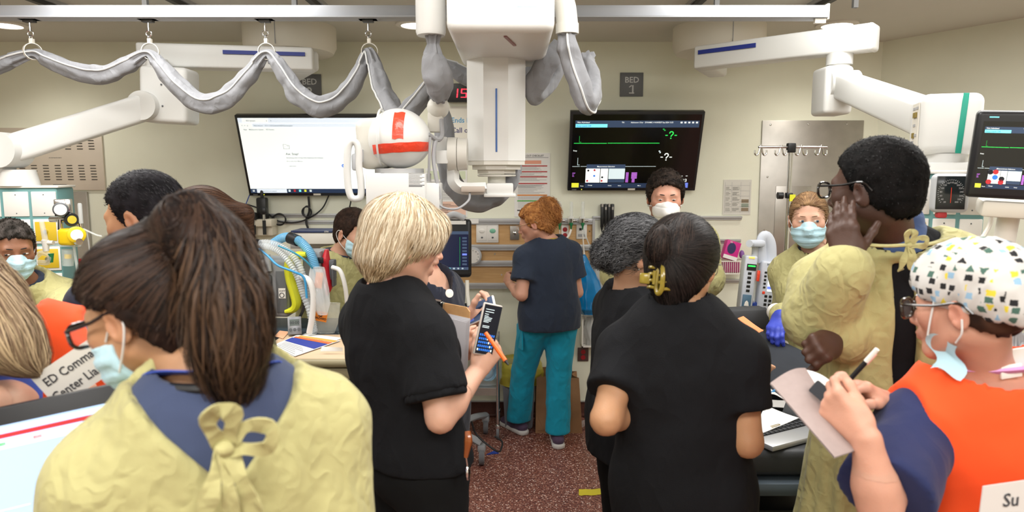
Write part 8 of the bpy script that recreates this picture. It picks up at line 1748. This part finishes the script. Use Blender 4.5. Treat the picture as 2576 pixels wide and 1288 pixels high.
# ---------------------------------------------------------------- right: gauge and monitor
g = at(2388, 486, 2.26); Rg = rotz(D(-14)); t = thing('pressure_gauge', 'square wall pressure gauge with a dark dial in a grey frame', 'gauge', g - V(0, 0, .06))
MB().box(g, (.108, .05, .128), R=Rg, bev=.018, seg=4).build('frame', M_grey, t); MB().box(g + Rg @ V(-.004, -.0255, .002), (.086, .003, .108), R=Rg, bev=.006).build('dial', mat('dial_dark', '23282a', .15), t); b = MB(); dc = g + Rg @ V(-.004, -.0275, 0)
for k in range(31): u = D(-130 + k * 8.7 + 90 - 0) ; b.box(dc + Rg @ V(.038 * math.cos(u - D(90) + D(90)), 0, .044 * math.sin(u)), (.004, .001, .0014), R=Rg @ roty(-u))
for k, s_ in enumerate(('20', '40', '60', '80', '100', '120', '140', '160', '180', '200', '220', '240', '260', '280', '300')): u = D(235 - k * 20.7); b.text(s_, dc + Rg @ V(.030 * math.cos(u), -.0005, .035 * math.sin(u) - .002), Rg @ X3, Rg @ Z3, .0055, align='c')
b.build('marks', M_lgrey, t); MB().box(dc + Rg @ V(0, -.001, -.006), (.0016, .001, .05), R=Rg).build('needle', M_tape, t); MB().box(g + Rg @ V(-.02, -.0, -.072), (.03, .03, .02), R=Rg, bev=.006).build('bulb_port', M_red, t)
MB().box(g + Rg @ V(.02, .08, 0), (.06, .12, .05), R=Rg, bev=.008).build('mount', M_grey, t)
mo = at(2590, 392, 2.05); Rm = rotz(D(-24)) @ rotx(D(6)) @ roty(D(3)); W, Hh = .30, .262; t = thing('bedside_monitor', 'black bedside patient monitor with green trace at the right edge', 'monitor', mo - V(0, 0, .16)); MB().box(mo, (W, .045, Hh), R=Rm, bev=.014, seg=4).build('case', M_bezel, t)
so = mo + Rm @ V(-W * .44, -.0232, -Hh * .38); MB().rect(so, Rm @ X3, Rm @ Z3, 0, 0, W * .88, Hh * .76, 0, .0004).build('screen', M_glassblk, t); b = MB(); wave_ui(b, so + Rm @ V(0, -.0006, 0), Rm @ X3, Rm @ Z3, W * .88, Hh * .76); b.rect(so, Rm @ X3, Rm @ Z3, .012, Hh * .80, .036, Hh * .812, ei['cyan'], .001); b.build('picture', EM, t, smooth=False)
MB().box(mo + V(.02, .06, -.16), (.2, .10, .05), R=Rm, bev=.01).build('dock', M_white2, t)
for dx in (-.04, -.02): MB().ell(mo + Rm @ V(dx - .02, .01, -.155), (.006, .004, .004), n=8).build('status_light', Es['green'], t)
MB().cyl(mo + V(.03, .1, -.15), mo + V(.03, .14, -.45), .03, n=16).build('arm_post', M_white, t); boxalong(MB(), mo + V(.03, .12, -.42), V(hb[0] + .1, 2.40, mo[2] - .42), .06, .07, .01).build('arm_bracket', M_white, t)
tag(MB().tube([at(2498, 520, 2.2), at(2492, 560, 2.2), at(2478, 588, 2.2), at(2462, 610, 2.2)], .007, 8, sm=5).build('monitor_cable', M_white), 'white cable hanging below the bedside monitor', 'cable')
b = MB()
for k in range(6): b.tube([at(2545 + 5 * k, 820 + 4 * k, 2.0), at(2535 + 9 * k, 860 + 5 * k, 2.0), at(2560 - 4 * k, 885 + 6 * k, 1.98), at(2580, 840 + 12 * k, 2.02)], .006, 8, sm=5)
b.tube([mo + V(.06, .06, -.18), at(2600, 640, 2.1), at(2575, 740, 2.04), at(2560, 830, 2.0)], .009, 8, sm=5)
tag(b.build('cable_bundle', mat('lead_grey', 'a8aaae', .5)), 'tangle of grey monitor leads behind the patterned cap woman', 'cable')
# ---------------------------------------------------------------- left: suction regulator, flow gauges on the gas column
def left_gas():
    Y = 3.02; t = thing('suction_regulator', 'yellow suction regulator with chrome gauge on the left gas column', 'regulator', at(182, 610, Y)); MB().box(at(176, 595, Y), (.070, .08, .075), bev=.016, seg=3).build('body', mat('regulator_yellow', 'eac81e', .35), t); p = at(192, 590, Y - .03); Rr = frame((.6, -.8, 0)); MB().lathe([(.036, 0), (.036, .02), (.03, .024), (0, .024)], p, R=Rr, n=24).build('gauge_rim', mat('regulator_yellow', 'eac81e', .35), t); MB().lathe([(.024, .0245), (0, .025)], p, R=Rr, n=20).build('dial', M_plate, t); MB().cyl(at(194, 608, Y - .06), at(200, 608, Y - .09), .014, n=16).build('knob', M_chrome, t)
    MB().cyl(at(128, 552, Y + .02), at(170, 552, Y), .013, n=16).cyl(at(152, 552, Y), at(152, 578, Y), .012, n=14).build('manifold', M_chrome, t); MB().lathe([(.028, 0), (.03, .012), (.026, .022), (0, .022)], at(178, 552, Y - .01), R=frame((.7, -.7, 0)), n=22).build('selector', M_black, t); MB().lathe([(.018, .0225), (0, .023)], at(178, 552, Y - .01), R=frame((.7, -.7, 0)), n=18).build('selector_face', mat('selector_yellow', 'c8b83a', .4), t); MB().box(at(160, 522, Y + .02), (.062, .06, .075), R=rotz(.4), bev=.004).build('gauge_block', M_chrome, t); MB().lathe([(.03, -.03), (.03, .012), (.026, .016), (0, .016)], at(152, 527, Y - .04), R=frame((.55, -.83, 0)), n=24).build('pressure_gauge', M_dgrey, t); MB().lathe([(.024, .0165), (0, .017)], at(152, 527, Y - .04), R=frame((.55, -.83, 0)), n=20).build('gauge_face', M_plate, t)
    p = at(204, 562, Y); MB().lathe([(.009, 0), (.009, .085), (.006, .09)], p, n=12).build('flow_tube', M_clear, t); MB().cyl(at(184, 560, Y), p, .006, n=10).cyl(p, p - V(0, 0, .03), .01, n=12).build('flow_valve', M_chrome, t); MB().lathe([(.011, 0), (.009, -.02), (.005, -.045)], p - V(0, 0, .03), n=12).build('flow_nozzle', M_gnoz, t)
    MB().cyl(at(171, 628, Y), at(171, 668, Y), .026, .022, n=18).build('canister', M_clear, t); MB().cyl(at(171, 640, Y), at(171, 650, Y), .014, n=14).build('canister_band', mat('regulator_yellow', 'eac81e', .35), t); MB().tube([at(208, 575, Y), at(240, 590, Y - .02), at(256, 594, Y - .02)], .004, 6, sm=4).tube([at(218, 580, Y), at(224, 620, Y), at(230, 680, Y)], .003, 6, sm=4).tube([at(185, 615, Y), at(192, 660, Y), at(202, 720, Y)], .006, 8, sm=4).build('tubing', M_clear, t); MB().box(at(156, 615, Y + .05), (.16, .02, .02)).build('rail', M_clear, t)
    t = thing('oxygen_flowmeter', 'clear flowmeter with chrome valve on the left gas column above the masked man', 'flowmeter', at(115, 610, Y)); p = at(114, 604, Y); MB().lathe([(.012, 0), (.010, .085), (.007, .09)], p, R=rotx(.0) @ roty(-.12), n=14).build('glass_tube', M_clear, t); MB().cyl(p, p - V(0, 0, .05), .015, .012, n=14).cyl(p - V(0, 0, .012), p + V(.035, 0, -.012), .01, n=12).cyl(p - V(0, 0, .012), p + V(-.05, .06, -.012), .01, n=12).build('valve', M_white, t); MB().lathe([(.012, 0), (.006, -.04)], p - V(-.02, 0, .06), n=12).build('nozzle', M_gnoz, t)
    tag(MB().tube([at(88, 650, Y), at(105, 636, Y), at(126, 645, Y), at(120, 660, Y), at(98, 660, Y)], .012, 8, sm=5).build('tubing_loop', M_clear), 'loop of clear tubing behind the far left man', 'tubing')
left_gas()
# ---------------------------------------------------------------- left foreground monitor, chart, folder
A, Bq = at(-10, 1052, 1.24), at(366, 972, 1.31); X = unit(Bq - A); Z = unit(V(.02, .18, 1.) - np.dot(V(.02, .18, 1.), X) * X); N = np.cross(X, Z); W, Hh = .52, .33; TL = Bq - X * W; t = thing('computer_monitor', 'large black-framed computer screen in the left foreground, tilted', 'monitor', TL - Z * Hh + X * W / 2)
R = np.stack([X, -N, Z], 1) ; cen = TL + X * W / 2 - Z * Hh / 2; MB().box(cen - N * .016 + Z * .008, (W + .02, .03, Hh + .02), R=R, bev=.004).build('case', M_bezel, t); so = TL - Z * (Hh); MB().rect(so, X, Z, .0, 0, W - .012, Hh - .016, 0, .0008).build('screen', E('sky', 'a6c4ee', .85), t); b = MB(); S = lambda x0, y0, x1, y1, k: b.rect(so, X, Z, x0 * (W - .012), y0 * (Hh - .016), x1 * (W - .012), y1 * (Hh - .016), ei[k], .0018)
S(0, .955, 1, .985, 'pale'); S(0, .925, .86, .95, 'red'); S(.0, .86, 1, .92, 'pale'); S(.92, .945, .97, .975, 'blue'); rn = random.Random(4)
for k in range(14):
    y = .83 - k * .055; S(.05, y, .05 + rn.uniform(.2, .55), y + .008, 'ice')
for x in (.42, .5, .62): S(x, .88, x + .03, .9, 'red' if x != .5 else 'dgreen')
b.build('picture', EM, t, smooth=False); MB().cyl(cen - N * .03 - V(0, 0, .15), V(*(cen - N * .03)[:2], .02), .025).build('stand', M_black, t); q = cen - N * .03; MB().lathe([(.16, .0), (.16, .02), (.03, .03)], (q[0], q[1], .0), n=24).build('stand_foot', M_black, t)
sheet('chart_sheet', 'white chart page held up beside the foreground woman', [at(210, 800, 2.3), at(256, 830, 2.2), at(262, 790, 2.25), at(196, 782, 2.32)], M_paper)
dk = thing('work_surface', 'small white work surface with a ring binder at the left', 'table', (-1.22, 2.05, 0)); z = atz(215, 860, 0)[2]; q = at(215, 858, 2.1); MB().box((q[0] - .12, 2.12, q[2] - .02), (.32, .32, .03), bev=.004).build('top', M_white2, dk)
for sx in (-.25, .01):
    for sy in (2.0, 2.24): MB().cyl((q[0] + sx, sy, .0), (q[0] + sx, sy, q[2] - .03), .014, n=10).build('leg', M_alu, dk)
tag(MB().box((q[0] - .10, 2.06, q[2] + .006), (.24, .18, .02), R=rotz(.15), bev=.003).build('ring_binder', M_black), 'black ring binder lying open on the white work surface', 'binder'); sheet('chart_page', 'lined chart page on the ring binder', [(q[0] - .20, 1.99, q[2] + .02), (q[0] + .0, 2.0, q[2] + .02), (q[0] - .01, 2.13, q[2] + .02), (q[0] - .21, 2.12, q[2] + .02)], M_paper, bend=.002)
# ---------------------------------------------------------------- things held in hands
def phone(name, label, c, X, Y_, w, h, case, dark=True):
    X = unit(X); Y_ = unit(Y_ - np.dot(Y_, X) * X); N = np.cross(X, Y_); t = thing(name, label, 'phone', c); R = np.stack([X, -N, Y_], 1); MB().box(c, (w, .009, h), R=R, bev=.0042, seg=3).build('case', case, t); o = c + N * .0050 - X * w * .46 - Y_ * h * .47
    b = MB(); b.rect(o, X, Y_, 0, 0, w * .92, h * .94, ei['dk'] if dark else ei['bar'], 0); S = lambda x0, y0, x1, y1, k: b.rect(o, X, Y_, x0 * w * .92, y0 * h * .94, x1 * w * .92, y1 * h * .94, ei[k], .0006)
    return t, b, S, o, X, Y_
c0, c1 = at(1191, 878, 1.86), at(1262, 781, 1.92); X = unit(at(1287, 786, 1.94) - at(1238, 776, 1.90)); t, b, S, o, X, Yp = phone('smartphone', 'dark-screened phone in a clear case held by the blonde woman', (c0 + c1) / 2, X, c1 - c0, .066, .148, glass_mat('phone_case', 'c8c0b8', .9, .2)); rn = random.Random(2)
for y in (.90, .85, .80, .76, .73, .70, .67, .64, .56, .53): S(.1, y, .1 + rn.uniform(.2, .5), y + .012, 'ice')
for j in range(5):
    for i in range(8): S(.06 + i * .11, .06 + j * .075, .13 + i * .11, .105 + j * .075, 'blue' if (i + j) % 7 else 'ice')
b.build('screen', EM, t, smooth=False)
c = at(1200, 786, 2.235); X = unit(at(1240, 764, 2.22) - at(1165, 798, 2.25)); t, b, S, o, X, Yp = phone('white_phone', 'white phone held sideways by the hidden person', c, X, V(-.05, .55, .8), .145, .070, M_white, False); S(.08, .05, .9, .95, 'navy'); S(.12, .1, .4, .9, 'lav'); S(.5, .3, .7, .7, 'dk'); b.build('screen', EM, t, smooth=False)
t = thing('marker_pen', 'orange marker pen with black tip in the blonde woman\'s fist', 'pen', at(1250, 880, 1.84)); p0, p1 = at(1222, 838, 1.86), at(1272, 908, 1.80); MB().cyl(p0, p1, .0062, n=12).build('barrel', mat('pen_orange', 'e8661c', .35), t); MB().cyl(p1, p1 + (p1 - p0) * .14, .005, .002, n=10).build('tip', M_black, t)
# clipboard with papers under the blonde woman's arm
A = at(1036, 746, 2.12); Bq = at(1168, 772, 2.03); X = unit(Bq - A); Zd = unit(V(.02, -.02, 1.) - np.dot(V(.02, -.02, 1.), X) * X); N = np.cross(X, Zd); t = thing('clipboard', 'brown clipboard with steel clip and papers under the blonde woman\'s arm', 'clipboard', Bq - Zd * .3); Wc = np.linalg.norm(Bq - A) + .02
MB().prism([(0, -.30), (Wc, -.30), (Wc, -.012), (Wc - .012, 0), (.012, 0), (0, -.012)], A, X, Zd, .004).build('board', mat('hardboard', 'c79a68', .5, noise=.08, nscale=40), t); MB().box(A + X * Wc * .42 + N * .008 - Zd * .008, (.075, .014, .026), R=np.stack([X, -N, Zd], 1), bev=.006).cyl(A + X * (Wc * .42 - .03) + N * .012 + Zd * .004, A + X * (Wc * .42 + .03) + N * .012 + Zd * .004, .006, n=12).build('clip', M_chrome, t)
for k in range(4): MB().prism([(.008 + .006 * k, -.30 + .004 * k), (Wc + .004 - .003 * k, -.302 + .004 * k), (Wc + .004 - .003 * k, -.032 - .004 * k), (.008 + .006 * k, -.028 - .003 * k)], A + N * (.002 + .002 * k), X, Zd, .001).build('sheet', mat('sheet_cool', 'd6d4d8', .7), t)
MB().rect(A + N * .0095, X, Zd, .06, -.085, .145, -.030, 0, 0).build('orange_note', mat('note_orange', 'e2683a', .6), t); b = MB()
for k in range(5): b.rect(A + N * .0095, X, Zd, .10, -.12 - .03 * k, .16 - .01 * (k % 2), -.117 - .03 * k, 0, 0)
b.build('print', M_lgrey, t)
tag(MB().tube([at(1172, 1150, 1.72), at(1178, 1110, 1.72), at(1176, 1085, 1.73)], [.006, .011, .008], 8, sm=4).build('hair_claw', mat('amber_acetate', '8a4a22', .2, coat=.5)), 'amber brown hair claw clipped to the black trousers waistband', 'hair clip'); kp = at(1176, 1190, 1.73); tag(MB().ell(kp, (.008, .01, .022), n=10).cyl(kp + V(0, 0, .02), kp + V(-.004, 0, .05), .002, n=6).build('badge_reel', M_chrome), 'small chrome reel hanging at the black trousers', 'badge reel')
# writing board, paper and pen of the capped woman
A, Bq, Cq, Dq = at(1938, 963, 1.40), at(2026, 926, 1.46), at(2154, 1132, 1.26), at(2100, 1150, 1.22)
t = thing('writing_pad', 'grey backed writing pad held by the patterned cap woman', 'writing pad', (A + Cq) / 2); N = unit(np.cross(Bq - A, Dq - A)); N = N if N[1] < 0 else -N
g = lambda u, v: (A * (1 - u) + Bq * u) * (1 - v) + (Dq * (1 - u) + Cq * u) * v + N * .014 * math.sin(u * 3.1) * (1 - v)
MB().grid(g, 12, 14).grid(lambda u, v: g(1 - u, v) - N * .003, 12, 14).build('backing_card', mat('card_mauve', '9c8c88', .75, noise=.04, nscale=60), t)
E1, E2 = at(2118, 980, 1.44), at(2140, 1020, 1.40); g2 = lambda u, v: (Bq * (1 - u) + E1 * u) * (1 - v) + ((Bq * .8 + Cq * .2) * (1 - u) + E2 * u) * v + N * -.004 + V(0, 0, .010 * math.sin(u * 3.1)); MB().grid(g2, 10, 6).build('top_sheet', M_paper, t, angle=180)
c = at(2083, 1000, 1.345); X = unit(at(2112, 1030, 1.33) - at(2052, 980, 1.37)); t, b, S, o, X, Yp = phone('black_phone', 'black phone pressed against the writing pad', c, X, V(.2, .3, 1.), .075, .030, M_black); b.build('screen', EM, t, smooth=False)
p0, p1 = at(2110, 986, 1.42), at(2207, 878, 1.37); d = unit(p1 - p0); t = thing('ballpoint_pen', 'black and white ballpoint pen in the capped woman\'s hand', 'pen', p0); L = np.linalg.norm(p1 - p0); MB().cyl(p0 + d * .012, p0 + d * L * .72, .0052, n=12).build('barrel', M_black, t); MB().cyl(p0 + d * L * .72, p1, .0055, .005, n=12).build('cap', M_white, t); MB().cyl(p0, p0 + d * .012, .0012, .005, n=10).build('tip', M_black, t); MB().box(p0 + d * L * .78 + V(.004, -.005, .0), (.003, .004, .03), R=frame(d), bev=.001).build('clip', mat('pen_pink', 'e0a090', .5), t)
